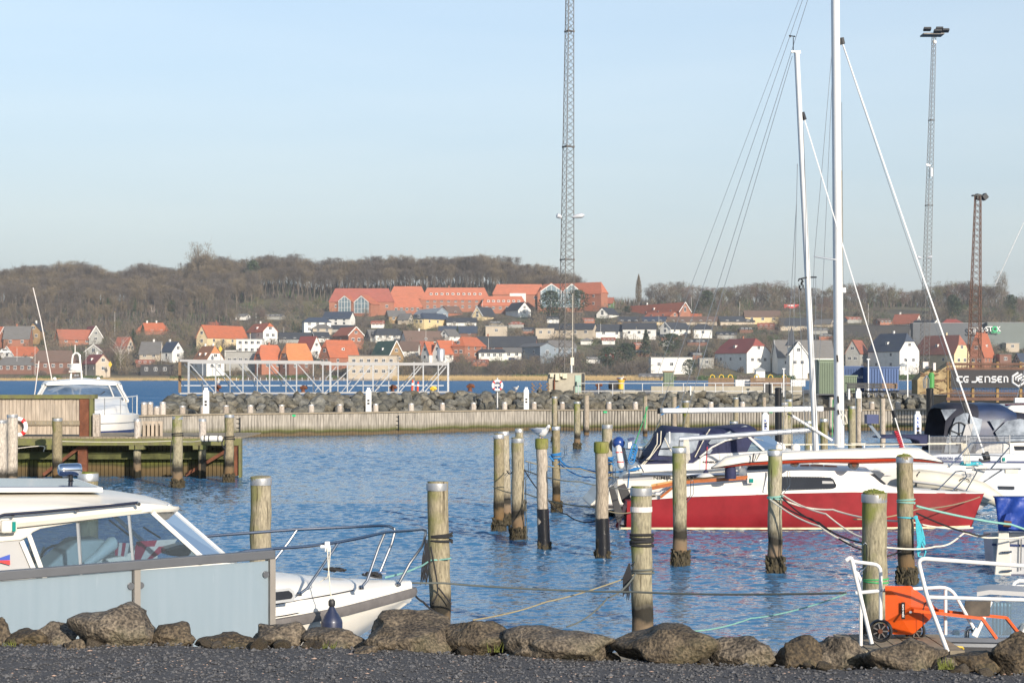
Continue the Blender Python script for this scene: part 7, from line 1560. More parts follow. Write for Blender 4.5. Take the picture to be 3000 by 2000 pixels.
hull(BR,st).build('hull',M['red_hull'],rr,smooth=True,angle=40)
b=MB();c0=BR.W(aS-.12,0,0);
b.add([BR.W(aS+.05,s*h_,z)for s in(1,-1)for h_,z in((.36,-.1),(.38,.05))]+[BR.W(aS-.16,s*.42,SH(aS))for s in(1,-1)],[(0,1,4,5,3,2)]);b.build('transom',M['red_hull'],rr)
b=MB()
for s in(1,-1):
 A=[BR.W(a+interp(a,[(0,.30),(1.5,0),(9,0)]),s*(interp(a,[(0,.02),(.5,.22),(1,.36),(2,.52),(3,.60),(5,.60),(6,.52),(aS,.42)])*.74+.012),z)for a in np.linspace(.02,aS,16)for z in(.02,.06)]
 b.add(A,[(2*i,2*i+2,2*i+3,2*i+1)for i in range(15)])
b.build('waterline_stripe',mat('boot_cream',(.55,.50,.33),rough=.6,var=.35,scale=5),rr)
# white topsides / deck edge and cabin
def shell(name,m,top,aa,hbf,z0f,par=rr,crown=.08,inner=.86,smooth=True,ang=45):
 st=[]
 for a in aa:
  hb=hbf(a);z0=z0f(a);z1=top(a);st.append((a,[(0,z0-.05),(hb,z0-.01),(hb,z0+.01),(hb*(1-(1-inner)*.35),z0+(z1-z0)*.55),(hb*inner,z0+(z1-z0)*.93),(hb*inner*.6,z1+crown*.6*min(1,(z1-z0)*2)),(0,z1+crown*min(1,(z1-z0)*2))]))
 return hull(BR,st).build(name,m,par,smooth=smooth,angle=ang)
CT=zof([(1908,1459),(1936,1454),(1969,1428),(2012,1421),(2100,1411),(2188,1402),(2189,1378),(2250,1372),(2400,1373),(2500,1376),(2553,1381),(2607,1424),(2640,1432),(2883,1446)])
hbC=lambda a:interp(a,[(0,.03),(.5,.23),(1,.37),(2,.53),(3,.61),(5,.61),(6,.53),(aS,.44)])
a_=lambda x,y=1440:BR.a_of(rp(x,y))
shell('deck',M['white_gelcoat'],CT,[0.02,.3,.8,1.4,a_(2640),a_(2607),a_(2580),a_(2553),a_(2500),a_(2400),a_(2300),a_(2190),a_(2187),a_(2100),a_(2012),a_(1969),a_(1936),a_(1908),a_(1860)],hbC,SH,inner=.84)
strip_on(BR,[(2256,1396),(2293,1395),(2400,1396),(2433,1398),(2442,1403),(2451,1421),(2448,1428),(2438,1431),(2293,1436),(2256,1437)],.622,M['dark_window'],'side_window',rr);strip_on(BR,[(2409,1408),(2440,1409),(2443,1416),(2409,1416)],.626,M['grey_panel'],'window_sticker',rr)
b=MB()
for k in range(22):x=2262+k*8.2;b.sphere(rp(x,1397.5,.628),.007,6,4);b.sphere(rp(x,1433.5-(k*.12),.628),.007,6,4)
b.build('window_rivets',M['galv'],rr)
strip_on(BR,[(2541,1389),(2562,1387),(2597,1417),(2582,1422)],.50,M['dark_window'],'front_window',rr,.02)
b=MB();b.prism([rp(x,y,.42)for x,y in((2188,1378),(2190,1368),(2200,1363),(2252,1362),(2252,1377))],BR.v*-.84);b.build('sliding_hatch',M['dark_window'],rr,bevel=.01)
b=MB();b.bar(rp(2252,1380,.60),rp(2238,1440,.62),.03);b.build('cabin_trim',M['alu'],rr)
b=MB();b.prism([rp(x,y,.36)for x,y in((2339,1369),(2468,1375),(2468,1383),(2338,1376))],BR.v*.02);b.build('solar_strip',M['solar'],rr)
b=MB();b.tube([rp(x,y,.30)for x,y in((2343,1369),(2346,1363),(2370,1362),(2372,1367),(2375,1363),(2410,1363),(2413,1368),(2416,1364),(2450,1366),(2455,1371))],.018,6);b.build('grab_rail',M['varnish'],rr)
q=rp(2199,1407,.66);b=MB();b.box(q,(.14,.05,.12));nl=b.build('navigation_light',M['white_gelcoat'],rr);b=MB();b.box(rp(2201,1407,.69),(.085,.03,.08));b.build('green_lens',M['teal_light'],nl)
b=MB();b.loft([[rp(x,y,.60+k)for k,y in((0,y0),(.05,y0),(.05,y1),(0,y1))]for x,y0,y1 in((1908,1425,1435),(1968,1412,1423),(2040,1404,1414),(2120,1398,1409),(2190,1392,1404))]);b.build('wooden_coaming',M['varnish'],rr)
b=MB();b.loft([[rp(x,y,-.5+k)for k,y in((0,y0),(.05,y0),(.05,y1),(0,y1))]for x,y0,y1 in((1908,1418,1426),(1968,1407,1415),(2100,1394,1402),(2188,1388,1396))]);b.build('wooden_coaming',M['varnish_light'],rr)
b=MB();b.bar(rp(1935,1456,.56),rp(1970,1428,.58),.05);b.build('wooden_knee',M['varnish'],rr)
b=MB();b.tube([rp(1925,1452,.3),rp(1945,1435,.3),rp(1962,1425,.3)],.03,6);b.box(rp(1940,1447,.2),(.3,.3,.1));b.build('cockpit_gear',M['alu'],rr)
b=MB();b.prism([BR.W(a_(1860),.36,SH(6)+.01),BR.W(a_(1965),.45,SH(6)+.01),BR.W(a_(1965),-.45,SH(6)+.01),BR.W(a_(1860),-.36,SH(6)+.01)],(0,0,.01));b.build('cockpit_floor',M['cream_gelcoat'],rr)
# rudders
for pts,bb in(([(1783,1428),(1798,1421),(1822,1495),(1824,1512),(1812,1531),(1806,1528)],.30),([(1808,1424),(1830,1415),(1846,1445),(1846,1470),(1836,1482),(1822,1470)],-.25)):
 b=MB();b.prism([rp(x,y,bb)for x,y in pts],BR.v*.04);b.build('rudder',mat('rudder_black',(.022,.022,.024),rough=.5,var=.2)if 'rudder_black' not in bpy.data.materials else bpy.data.materials['rudder_black'],rr,bevel=.01)
# floats
def amafl(b_,dx,dy,name='float'):
 T=[(2083,1370),(2105,1353),(2125,1338),(2180,1331),(2250,1325),(2330,1322),(2400,1319),(2460,1316),(2520,1314),(2600,1311),(2660,1311),(2692,1313),(2725,1332),(2763,1354)]
 Bt=[(2083,1371),(2105,1368),(2125,1364),(2180,1356),(2250,1352),(2330,1348),(2400,1346),(2460,1345),(2520,1345),(2600,1343),(2660,1343),(2692,1345),(2725,1349),(2763,1355)]
 Kk=[(2083,1372),(2105,1370),(2125,1368),(2180,1361),(2250,1358),(2330,1354),(2400,1351),(2460,1352),(2520,1354),(2600,1351),(2660,1348),(2692,1350),(2725,1353),(2763,1357)];Kk=[(x_,y_+interp(x_,[(2083,0),(2200,4),(2650,5),(2763,1)]))for x_,y_ in Kk];Bt=[(x_,y_-interp(x_,[(2083,0),(2200,2.5),(2650,3),(2763,0)]))for x_,y_ in Bt]
 sw,sr=[],[];pn=[]
 for(x,y),(x2,y2),(x3,y3)in zip(T,Bt,Kk):
  t=BR.px(x+dx,y+dy,b_);m=BR.px(x2+dx,y2+dy,b_);k=BR.px(x3+dx,y3+dy,b_);w=min(.21,.02+(t.z-m.z)*.75);v=BR.v
  sw.append([m+v*w,m.lerp(t,.55)+v*w*.95,m.lerp(t,.88)+v*w*.65,t,m.lerp(t,.88)-v*w*.65,m.lerp(t,.55)-v*w*.95,m-v*w]);sr.append([m+v*w*.99,m.lerp(k,.6)+v*w*.8,k,m.lerp(k,.6)-v*w*.8,m-v*w*.99])
  pn.append([m+v*(w+.004)+Vector((0,0,.012)),m+v*(w+.004)-Vector((0,0,.010)),m+v*(w-.01)-Vector((0,0,.010)),m+v*(w-.01)+Vector((0,0,.012))])
 b=MB();b.loft(sw);fo=b.build(name,M['cream_gelcoat'],rr,smooth=True,angle=60);b=MB();b.loft(sr);b.build('red_bottom',M['orange_red'],fo,smooth=True,angle=60);b=MB();b.loft(pn);b.build('black_stripe',M['stripe_black'],fo);return fo
fo=amafl(.95,0,0)
amafl(-1.05,0,-2)
for x in(2206,2223):
 b=MB();b.prism([BR.px(x+dx,y,1.175)for dx,y in((0,1327),(5,1327),(0,1353),(-4,1353))]if x==2206 else[BR.px(x+dx,y,1.175)for dx,y in((2,1326),(5,1326),(-6,1348),(-9,1348))],BR.v*.004);b.build('black_mark',M['stripe_black'],fo)
def roller(x,y,b_,r):c=BR.px(x,y,b_);bb=MB();bb.tube([c+BR.v*.09-BR.u*.0,c-BR.v*.09],r,18);w=bb.build('roller',M['black_rubber'],rr,smooth=True,angle=60);bb=MB();bb.tube([c+BR.v*.1,c+BR.v*.09],r*.5,12);bb.build('roller_hub',M['rust'],w)
roller(2327,1355,.85,.085);roller(2500,1360,.85,.10)
# mast, boom, rigging of the trimaran
def pxb(x,y,b=0.0):return BR.px(x,y,b)
mbase=pxb(2392,1356);mtop=pxb(2334,156)
rm=empty('mast',mbase,'raked silver white mast of the red trimaran, the shorter of the two masts','mast');rm.parent=None
bpy.data.objects.remove(rm)
b=MB();b.loft([[c+Vector((math.cos(a)*rx,math.sin(a)*ry,0))for a in np.linspace(0,6.283,15)[:-1]]for c,rx,ry in((mbase,.062,.09),(mbase.lerp(mtop,.5),.062,.09),(mtop,.058,.085))]);mo=b.build('mast',M['mast_white'],rr,smooth=True)
b=MB();b.prism([pxb(x,y,.05)for x,y in((2319,149),(2345,149),(2346,157),(2333,156),(2330,153),(2319,154))],BR.v*-.1);b.build('masthead',M['galv'],mo)
b=MB();b.tube([pxb(2324,149),pxb(2324,110)],.01,5);b.tube([pxb(2312,105),pxb(2330,108),pxb(2326,106)],.012,5);b.prism([pxb(x,y)for x,y in((2311,103),(2315,103),(2318,110),(2313,110))],(0,.01,0));b.build('wind_vane',M['black_plastic'],mo)
b=MB();b.tube([pxb(2341,818,.5),pxb(2366,812),pxb(2391,812,-.5)],.018,6);b.build('spreader',M['dark_paint'],mo)
b=MB()
for k in range(14):x=2346+R.uniform(-6,6);b.tube([pxb(x,815+k*2.2,.5),pxb(x+R.uniform(-4,4),822+k*2.2,.5)],.012,4)
b.build('tangled_line',M['rope_black'],mo)
b=MB();b.tube([pxb(1990,1286,.1),pxb(2180,1273,.1),pxb(2376,1259,.0)],.055,14);bo=b.build('boom',M['alu'],rr,smooth=True)
b=MB();b.bar(pxb(2306,1211,.1),pxb(2322,1218,.1),.07,.03);b.build('strut_fork',M['black_plastic'],rr);b=MB();b.tube([pxb(2318,1216,.1),pxb(2438,1290,.1)],.03,8);b.build('strut',M['white_paint'],rr,smooth=True)
b=MB()
for k in range(6):b.tube([pxb(2004+k*2.6,1288,.2),pxb(2002+k*3.6,1330,.22),pxb(2008+k*2.6,1352+6*math.sin(k),.22)],.009,5)
b.build('hanging_lines',M['rope_white'],rr)
def rig(nm,a,c,r,m,par,b0=0.0,b1=0.0,bt=None):bt=bt or BR;b=MB();b.tube([bt.px(*a,b0),bt.px(*c,b1)],r,5);return b.build(nm,M[m],par)
rig('forestay',(2352,335),(2654,1328),.013,'sign_white',rr,0,0)
b=MB();b.tube([pxb(2349,330),pxb(2356,352)],.06,8);b.tube([pxb(2616,1201,.02),pxb(2622,1222,.02)],.05,8);b.build('furler_fitting',M['black_plastic'],rr)
b=MB();pts=[]
for i in range(60):t=i/59;p=pxb(2628,1262).lerp(pxb(2652,1330),t);pts.append(p+Vector((math.cos(i*1.3)*.05-.02,math.sin(i*1.3)*.05,0)))
b.tube(pts,.012,5);b.build('red_lashing',M['rope_red'],rr)
for a,c,m in(((2321,165),(2004,1240),'wire'),((2333,600),(2290,1340),'wire'),((2336,480),(2318,1320),'wire'),((2352,360),(2390,1255),'wire'),((2340,830),(2362,1340),'wire'),((2390,815),(2390,1340),'wire')):rig('shroud',a,c,.0065,m,rr,.05,.3)
rig('sheet_line',(1990,1290),(1985,1400),.010,'rope_black',rr,.1,.3)
# pulpit, mooring fittings
for pts in([(2745,1437),(2800,1381),(2816,1379),(2828,1381),(2832,1395),(2790,1438)],[(2830,1437),(2862,1382),(2855,1369),(2830,1370)]):b=MB();b.tube([pxb(x,y,.18)for x,y in pts],.014,8);b.build('bow_rail',M['steel'],rr,smooth=True)
b=MB();b.box(pxb(2787,1436,.05),(.25,.06,.03));b.box(pxb(2740,1433,.05),(.16,.1,.04));b.build('deck_cleat',M['black_plastic'],rr)
b=MB();c=BR.px(2140,1389,.9);b.lathe(c,[(.115,-.09),(.12,0),(.115,.13),(.075,.20),(.03,.22)],20);rf=empty('fender',c,'round topped navy fender squeezed between the red trimaran and the white motor cruiser','fender');b.build('body',M['navy_canvas'],rf,smooth=True)
c=BR.px(2068,1400,-.9);rf=empty('fender',c,'white pear shaped fender hanging on a red rope beside the wooden coaming','fender');b=MB();b.lathe(c,[(.05,-.06),(.17,-.02),(.2,.03),(.12,.09),(.05,.12)],20);b.build('body',M['white_gelcoat'],rf,smooth=True);b=MB();b.lathe(c+Vector((0,0,.1)),[(.07,0),(.05,.05),(.02,.09)],12);b.build('neck',M['navy_canvas'],rf,smooth=True);b=MB();b.tube([BR.px(2072,1308,-1.0),BR.px(2069,1350,-1.0),c+Vector((0,0,.18))],.012,5);b.build('rope',M['rope_red'],rf)
# white motor cruiser behind it (navy canopy)
BG=Boat(2560,40.2,2.0)
rg=empty('motor_cruiser',BG.W(4,0,0),'white motor cruiser with navy canopy and blue ball fender behind the red trimaran','boat')
gp=BG.px
b=MB()
hp=[(1729,1478),(1745,1462),(1762,1440),(1790,1420),(1812,1400),(1838,1383),(1870,1380),(2100,1375),(2500,1372),(2600,1380),(2500,1500),(1850,1500),(1742,1490),(1730,1484)]
b.prism([gp(x,y,1.2)for x,y in hp],BG.v*-2.4);hg=b.build('hull',M['cream_gelcoat'],rg,bevel=.05)
b=MB();b.prism([gp(x,y,1.215)for x,y in((1729,1479),(1850,1481),(2500,1485),(2500,1493),(1850,1489),(1742,1488),(1731,1483))],BG.v*-.012);b.build('boot_stripe',M['stripe_black'],rg);b=MB();b.prism([gp(x,y,1.216)for x,y in((1740,1476),(1850,1477),(1850,1479),(1738,1478))],BG.v*-.013);b.build('navy_stripe',M['stripe_navy'],rg)
b=MB();b.prism([gp(x,y,1.05)for x,y in((1838,1384),(1846,1372),(1862,1363),(1880,1360),(2030,1356),(2062,1334),(2100,1328),(2180,1324),(2320,1318),(2360,1324),(2480,1345),(2560,1368),(2560,1384))],BG.v*-2.1);b.build('superstructure',M['white_gelcoat'],rg,bevel=.04)
b=MB();b.tube([gp(x,y,1.24)for x,y in((1880,1389),(2000,1390),(2200,1388),(2480,1383))],.035,8);b.build('rubbing_strake',M['alu'],rg)
b=MB();b.bar(gp(1826,1400,1.21),gp(1912,1398,1.21),.012,.09);b.build('side_stripe',M['grey_panel'],rg)
q=gp(1976,1399,1.225);text('NIMBUS MAXI',(q.x,q.y,q.z),.115,M['stripe_black'],rg,sx=1.35,ext=.004);q=gp(2082,1353,1.07);text('NIMBUS',(q.x,q.y,q.z),.06,M['stripe_black'],rg,sx=1.7,ext=.004)
# canopy: lofted frames from aft to front
def frame(x_t,y_t,x_b,y_b,w=1.0):t=gp(x_t,y_t,0);bq=gp(x_b,y_b,0);v=BG.v;return[bq+v*w,bq.lerp(t,.5)+v*w*.99,bq.lerp(t,.82)+v*w*.95,bq.lerp(t,.95)+v*w*.78,t+v*w*.4,t-v*w*.4,bq.lerp(t,.95)-v*w*.78,bq.lerp(t,.82)-v*w*.95,bq.lerp(t,.5)-v*w*.99,bq-v*w]
b=MB();b.loft([frame(1860,1358,1859,1363,.8),frame(1890,1332,1862,1363,.95),frame(1925,1290,1880,1361),frame(1937,1256,1905,1360),frame(1945,1246,1930,1359),frame(1980,1249,1965,1358),frame(2020,1253,2020,1356),frame(2060,1254,2040,1352),frame(2085,1250,2056,1342),frame(2120,1247,2088,1330),frame(2160,1243,2130,1326),frame(2184,1242,2150,1324),frame(2200,1250,2165,1323)],caps=False,closed=False);b.build('canopy',M['navy_canvas'],rg,smooth=True,angle=70)
def gwin(pts,b_=1.012,m='vinyl',nm='canopy_window'):b=MB();b.prism([gp(x,y,b_)for x,y in pts],BG.v*.006);b.build(nm,M[m],rg)
M['vinyl_clear']=mat('vinyl_clear',(.20,.24,.30),rough=.14,var=.6,scale=2.2,col2=(.42,.47,.53))
gwin([(1953,1267),(2000,1267),(2049,1270),(2047,1290),(2038,1318),(2028,1326),(1966,1335),(1928,1333),(1932,1320)],1.02,'vinyl_clear');gwin([(2075,1297),(2086,1284),(2140,1262),(2148,1268),(2150,1275),(2138,1282),(2110,1295),(2080,1302)],1.02,'vinyl_clear');gwin([(2058,1330),(2080,1312),(2088,1316),(2080,1328),(2062,1330)],1.02,'vinyl_clear')
gwin([(2158,1254),(2184,1246),(2200,1254),(2214,1262),(2164,1266)],.75,'vinyl_clear')
b=MB();b.prism([gp(x,y,.95)for x,y in((2120,1300),(2190,1276),(2236,1318),(2130,1324))],BG.v*.006);b.build('side_window',M['glass_blue'],rg);b=MB();b.add([gp(2192,1275,.95),gp(2192,1275,-.95),gp(2240,1318,-1),gp(2238,1318,1)],[(0,1,2,3)]);b.add([gp(2192,1275,.9),gp(2250,1275,.0),gp(2312,1318,0),gp(2240,1318,1)],[(0,1,2,3)]);b.add([gp(2250,1275,.0),gp(2192,1275,-.9),gp(2240,1318,-1),gp(2312,1318,0)],[(0,1,2,3)]);b.build('windscreen',M['glass_blue'],rg)
b=MB();b.bar(gp(2190,1275,.97),gp(2238,1318,1.0),.05);b.tube([gp(2050,1338,1.05),gp(2085,1310,1.05),gp(2125,1290,1.05),gp(2190,1277,1.0),gp(2250,1272,.3)],.02,6);b.build('windscreen_frame',M['white_gelcoat'],rg)
for pts in(((1926,1268,1.02),(1925,1300,1.03),(1905,1335,1.02),(1880,1360,1.0)),((1937,1262,1.02),(1935,1300,1.04),(1900,1345,1.02),(1884,1362,1.0)),((2080,1256,1.02),(2068,1275,1.03),(2036,1338,1.04)),((1947,1282,1.03),(1960,1310,1.03),(1967,1322,1.03))):b=MB();b.tube([gp(*p)for p in pts],.012,5);b.build('canopy_line',M['rope_white'],rg)
b=MB();b.tube([gp(1961,1264,1.03),gp(1961,1298,1.03)],.022,6);b.build('white_tube',M['white_paint'],rg)
b=MB();b.prism([gp(x,y,.3)for x,y in((2230,1300),(2240,1285),(2250,1300),(2252,1316),(2228,1316))],BG.v*-.3);b.build('helm_seat',M['white_gelcoat'],rg,bevel=.04)
for x,y,r_ in((2286,1312,.13),(2331,1312,.11)):b=MB();b.sphere(gp(x,y,.2),r_,14,9);b.build('deck_dome',M['white_gelcoat'],rg,smooth=True)
c=gp(1812,1297,.2);rf=empty('ball_fender',c,'round dark blue ball fender at the stern of the navy canopied cruiser','fender');b=MB();b.sphere(c,.148,22,14);b.build('ball',mat('ball_blue',(.012,.045,.20),rough=.3,var=.05,coat=.4),rf,smooth=True)
c=gp(1814,1337,1.2);rf=empty('fender',c,'long white cylinder fender with red bands tilted at the stern of the navy canopied cruiser','fender');b=MB();b.tube([gp(1809,1304,1.2),gp(1811,1309,1.2),gp(1819,1365,1.2),gp(1820,1371,1.2)],[.04,.07,.075,.04],14);b.build('body',M['white_gelcoat'],rf,smooth=True)
for y in(1324,1352):b=MB();b.tube([gp(1811+(y-1309)*.14,y-1.5,1.2),gp(1811+(y-1309)*.14,y+1.5,1.2)],.078,14);b.build('red_band',M['red_plastic'],rf)
b=MB()
for k in range(3):b.tube([gp(1822+k*3,1310,.9-k*.5),gp(1830+k*3,1345,.9-k*.5),gp(1836+k*3,1378,.9-k*.5)],.014,6)
b.tube([gp(1822,1313,.9),gp(1880,1317,.95),gp(1966,1312,1.1)],.012,5);b.tube([gp(1846,1314,1.0),gp(1886,1382,1.2)],.016,6);b.tube([gp(1835,1347,1.0),gp(1966,1348,1.1)],.010,5);b.build('stern_rail',M['steel'],rg)
b=MB();b.prism([gp(x,y,.2)for x,y in((1864,1310),(1880,1314),(1888,1335),(1878,1345),(1860,1340),(1856,1322))],BG.v*-.3);b.build('outboard_cover',mat('motor_grey',(.12,.13,.15),rough=.4),rg,bevel=.04)
b=MB();b.prism([gp(x,y,.5)for x,y in((1840,1285),(1858,1280),(1858,1288),(1843,1292))],BG.v*-.2);b.build('lifting_handle',M['stripe_navy'],rg);b=MB();b.prism([gp(x,y,.45)for x,y in((1840,1296),(1850,1292),(1854,1312),(1840,1313))],BG.v*-.1);b.build('stern_board',M['cloth_white'],rg)
b=MB()
for k in range(5):c=gp(1850+k*2,1346-k*8,1.15);b.tube([c+Vector((math.cos(a)*.07,0,math.sin(a)*.10))for a in np.linspace(0,6.283,13)[:-1]],.014,5,closed=True)
for k in range(6):c=gp(1852+k*3,1377,1.15);b.tube([c+Vector((math.cos(a)*.08,math.sin(a)*.05,.01*k))for a in np.linspace(0,6.283,13)[:-1]],.014,5,closed=True)
b.tube([gp(1844,1380,1.22),gp(1842,1400,1.22),gp(1840,1428,1.22)],.012,5);tag(b.build('blue_rope_heap',M['rope_blue']),'bright blue rope coils heaped on the stern of the navy canopied cruiser','rope')
# white sailing yacht with the tallest mast
BF=Boat(2892,42.0,1.0);fp=BF.px
rw=empty('sailing_yacht',BF.W(4,0,0),'white sailing yacht with the tallest white mast, rope covered bow and rolled forestay','sailboat')
b=MB();b.prism([fp(x,y,.0)for x,y in((2892,1366),(2700,1360),(2540,1356),(2300,1356),(1980,1362),(1990,1500),(2790,1500),(2868,1408))],BF.v*1.0)
bs=[(-.02,1,.03),(.5,.93,.35),(1.2,.9,.65),(2.5,.88,1.05),(5,.88,1.25),(8,.9,1.1)]
st=[]
for a,k,hb in bs:zt=interp(a,[(0,fp(2892,1366).z),(4,fp(2500,1360).z),(8,fp(2100,1362).z)]);sh=interp(a,[(0,.45),(1.5,.1),(3,0)]);st.append((a,[(0,-.1,sh*2.2),(hb*.55,0,sh*2),(hb*.8,zt*.45,sh*1.0),(hb*.95,zt*.8,sh*.3),(hb,zt,0)]))
hull(BF,st).build('hull',M['white_gelcoat'],rw,smooth=True,angle=50)
b=MB();b.loft([[BF.W(a,s*hb*.9,z_)for s,z_ in((1,0+zt_),(1,zt_+.05*k),(.7,zt_+.12*k),(-.7,zt_+.12*k),(-1,zt_+.05*k),(-1,zt_))]for a,hb,k,zt_ in[(a,interp(a,[(-.02,.03),(.5,.35),(1.2,.65),(2.5,1.05),(5,1.25),(8,1.1)]),k,interp(a,[(0,fp(2892,1366).z),(4,fp(2500,1360).z),(8,fp(2100,1362).z)]))for a,k in((.1,.3),(.8,.6),(1.8,1),(2.6,1.6),(3.2,2.2),(5,2.4),(7.5,2.2))]]);b.build('deck',M['white_gelcoat'],rw,smooth=True,angle=50)
for y,r_ in((1376,.03),(1392,.02)):b=MB();b.tube([fp(x,y+(1360-1360),interp(BF.a_of(fp(x,y,0)),[(0,.1),(1,.5),(2.5,1.04),(8,1.24)]))for x in(2786,2700,2600,2500)],r_,6);b.build('hull_stripe',M['grey_panel']if r_<.03 else M['alu'],rw)
q=fp(2815,1392,.42);text('COUPER',(q.x,q.y,q.z),.13,M['stripe_grey'],rw,sx=1.5,ext=.004,rz=.25)
mb0,mt0=fp(2459,1310),fp(2445,-220)
b=MB();b.loft([[c+Vector((math.cos(a)*rx,math.sin(a)*rx*1.4,0))for a in np.linspace(0,6.283,17)[:-1]]for c,rx in((mb0,.118),(mb0 .lerp(mt0,.5),.112),(mt0,.10))]);mo=b.build('mast',M['mast_white'],rw,smooth=True)
b=MB();b.tube([fp(2386,751,.9),fp(2420,757,.4),fp(2460,762,0)],.022,6);b.build('spreader',M['alu'],mo);b=MB();b.box(fp(2470,850,.05),(.12,.1,.12));b.build('deck_light',M['galv'],mo)
for y0,y1 in((1040,1060),(1160,1180),(1200,1214)):b=MB();b.bar(fp(2452+(y0-1040)*.02,y0,.2),fp(2454+(y0-1040)*.02,y1,.2),.04);b.build('mast_cleat',M['black_plastic'],mo)
b=MB();b.bar(fp(1932,1203,.1),fp(2412,1197,.0),.16,.135);bo=b.build('boom',M['alu'],rw,bevel=.03);b=MB();b.bar(fp(1926,1203,.1),fp(1933,1203,.1),.1,.14);b.bar(fp(2412,1197,0),fp(2446,1197,0),.05,.08);b.build('boom_end',M['black_plastic'],bo)
rig('forestay',(2466,122),(2888,1342),.021,'sign_white',rw,0,0,BF)
b=MB();b.tube([fp(2464,112),fp(2468,130)],.07,8);b.tube([fp(2822,1180,.0),fp(2832,1208,.0)],.06,8);b.tube([fp(2885,1325),fp(2892,1345)],.09,10);b.tube([fp(2868,1345,.1),fp(2880,1350,.1),fp(2900,1347,.1),fp(2898,1340,.1)],.03,6);b.build('furler_fitting',M['dark_paint'],rw)
for a,c,r_ in(((2385,-60),(1992,1190),.011),((2365,-40),(1936,1195),.010),((2348,-20),(1925,1100),.008),((2468,130),(2860,1310),.009),((2437,250),(2390,1300),.009),((2386,751),(2365,1305),.009),((2386,751),(2440,120),.009),((2466,300),(2474,1300),.010)):rig('rigging_wire',a,c,r_*.7,'wire',rw,.1,.3,BF)
b=MB();b.tube([fp(2466,500,-.1),fp(2468,900,-.1),fp(2473,1300,-.1)],.012,5);b.build('halyard',M['rope_tan'],rw)
b=MB();b.tube([fp(2466,1200,.2),fp(2480,1225,.2),fp(2482,1240,.2),fp(2476,1243,.2),fp(2468,1215,.2)],.015,5);b.build('hanging_lines',M['rope_white'],rw)
b=MB();b.tube([fp(x,y,-.9)for x,y in((1860,1310),(2200,1305),(2500,1299),(2820,1298))],.014,5);b.tube([fp(x,y,.95)for x,y in((2100,1306),(2250,1300),(2500,1303),(2800,1300))],.012,5);b.build('lifeline',M['rope_white'],rw)
for x in(2588,2532,2375,2385):b=MB();b.tube([fp(x,1300,.9),fp(x,1356,.95)],.02,6);b.build('stanchion',M['white_paint'],rw)
b=MB();b.tube([fp(*p)for p in((2780,1368,.6),(2845,1298,.5),(2850,1296,.5),(2945,1296,.25),(2957,1301,.2),(2957,1310,.2),(2903,1372,.15))],.017,8);b.tube([fp(*p)for p in((2822,1332,.55),(2938,1334,.25))],.014,6);b.build('pulpit',M['steel'],rw,smooth=True)
b=MB();R=random.Random(14)
for k in range(12):c=fp(2845+R.uniform(-20,22),1360+R.uniform(-4,4),.3);b.tube([c+Vector((math.cos(a)*.12,math.sin(a)*.06,R.uniform(0,.04)))for a in np.linspace(0,6.283,11)[:-1]],.013,5,closed=True)
tag(b.build('rope_heap',M['rope_cyan']),'turquoise and white ropes heaped on the bow of the white sailing yacht','rope')
b=MB()
for k in range(5):b.tube([fp(2817+k*3,1298,.5),fp(2820+k*5,1330,.5),fp(2826+k*4,1358,.5)],.012,5)
b.build('hanging_lines',M['rope_white'],rw)
b=MB();b.bar(fp(2536,1227,.0),fp(2570,1227,0),.3,.22);b.build('davit_box',M['stripe_navy'],rw);b=MB();b.bar(fp(2545,1240,0),fp(2578,1282,0),.07);b.build('davit_arm',mat('davit_grey',(.13,.17,.22),rough=.4),rw)
b=MB();b.prism([fp(x,y,-.4)for x,y in((2574,1281),(2600,1275),(2700,1275),(2718,1272),(2718,1305),(2700,1308),(2690,1290),(2660,1283),(2580,1284))],BF.v*-.8);b.build('spray_cover',M['navy_canvas'],rw,bevel=.03)
# dinghy
rd=empty('inflatable_dinghy',fp(2800,1470,1.6),'grey white inflatable dinghy moored between the yacht and the red bow','dinghy')
BD=Boat(2940,39.3,-4);dp=BD.px
def dtube(pts,nm,m='dinghy',rsc=1.0):b=MB();b.tube([dp(x,y,bb)for x,y,bb,r in pts],[r*rsc for*_,r in pts],16);return b.build(nm,M[m],rd,smooth=True)
dtube([(2640,1400,.0,.10),(2672,1402,.0,.21),(2740,1410,.0,.225),(2800,1420,.0,.225),(2860,1436,.0,.215),(2905,1456,.0,.17),(2925,1470,-.1,.13),(2935,1476,-.35,.12)],'tube');dtube([(2660,1396,-1.0,.10),(2690,1398,-1.0,.2),(2800,1412,-1.0,.2),(2880,1436,-.9,.19),(2930,1465,-.55,.14),(2935,1476,-.35,.12)],'tube')
b=MB();b.tube([dp(x,y,.22)for x,y in((2675,1409),(2740,1417),(2800,1427),(2860,1443),(2905,1463))],.03,8);b.build('rubbing_strip',M['grey_panel'],rd,smooth=True)
b=MB();b.tube([dp(2694,1382,.1),dp(2686,1392,.18),dp(2684,1425,.2)],.02,6);b.tube([dp(2810,1408,.2),dp(2822,1399,.2),dp(2838,1405,.2),dp(2840,1412,.2)],.012,6);b.build('grab_line',M['rope_black'],rd)
b=MB();b.prism([dp(x,y,-.1)for x,y in((2680,1420),(2880,1455),(2900,1475),(2860,1500),(2680,1500))],BD.v*-.8);b.build('hull',M['grey_panel'],rd,bevel=.05)
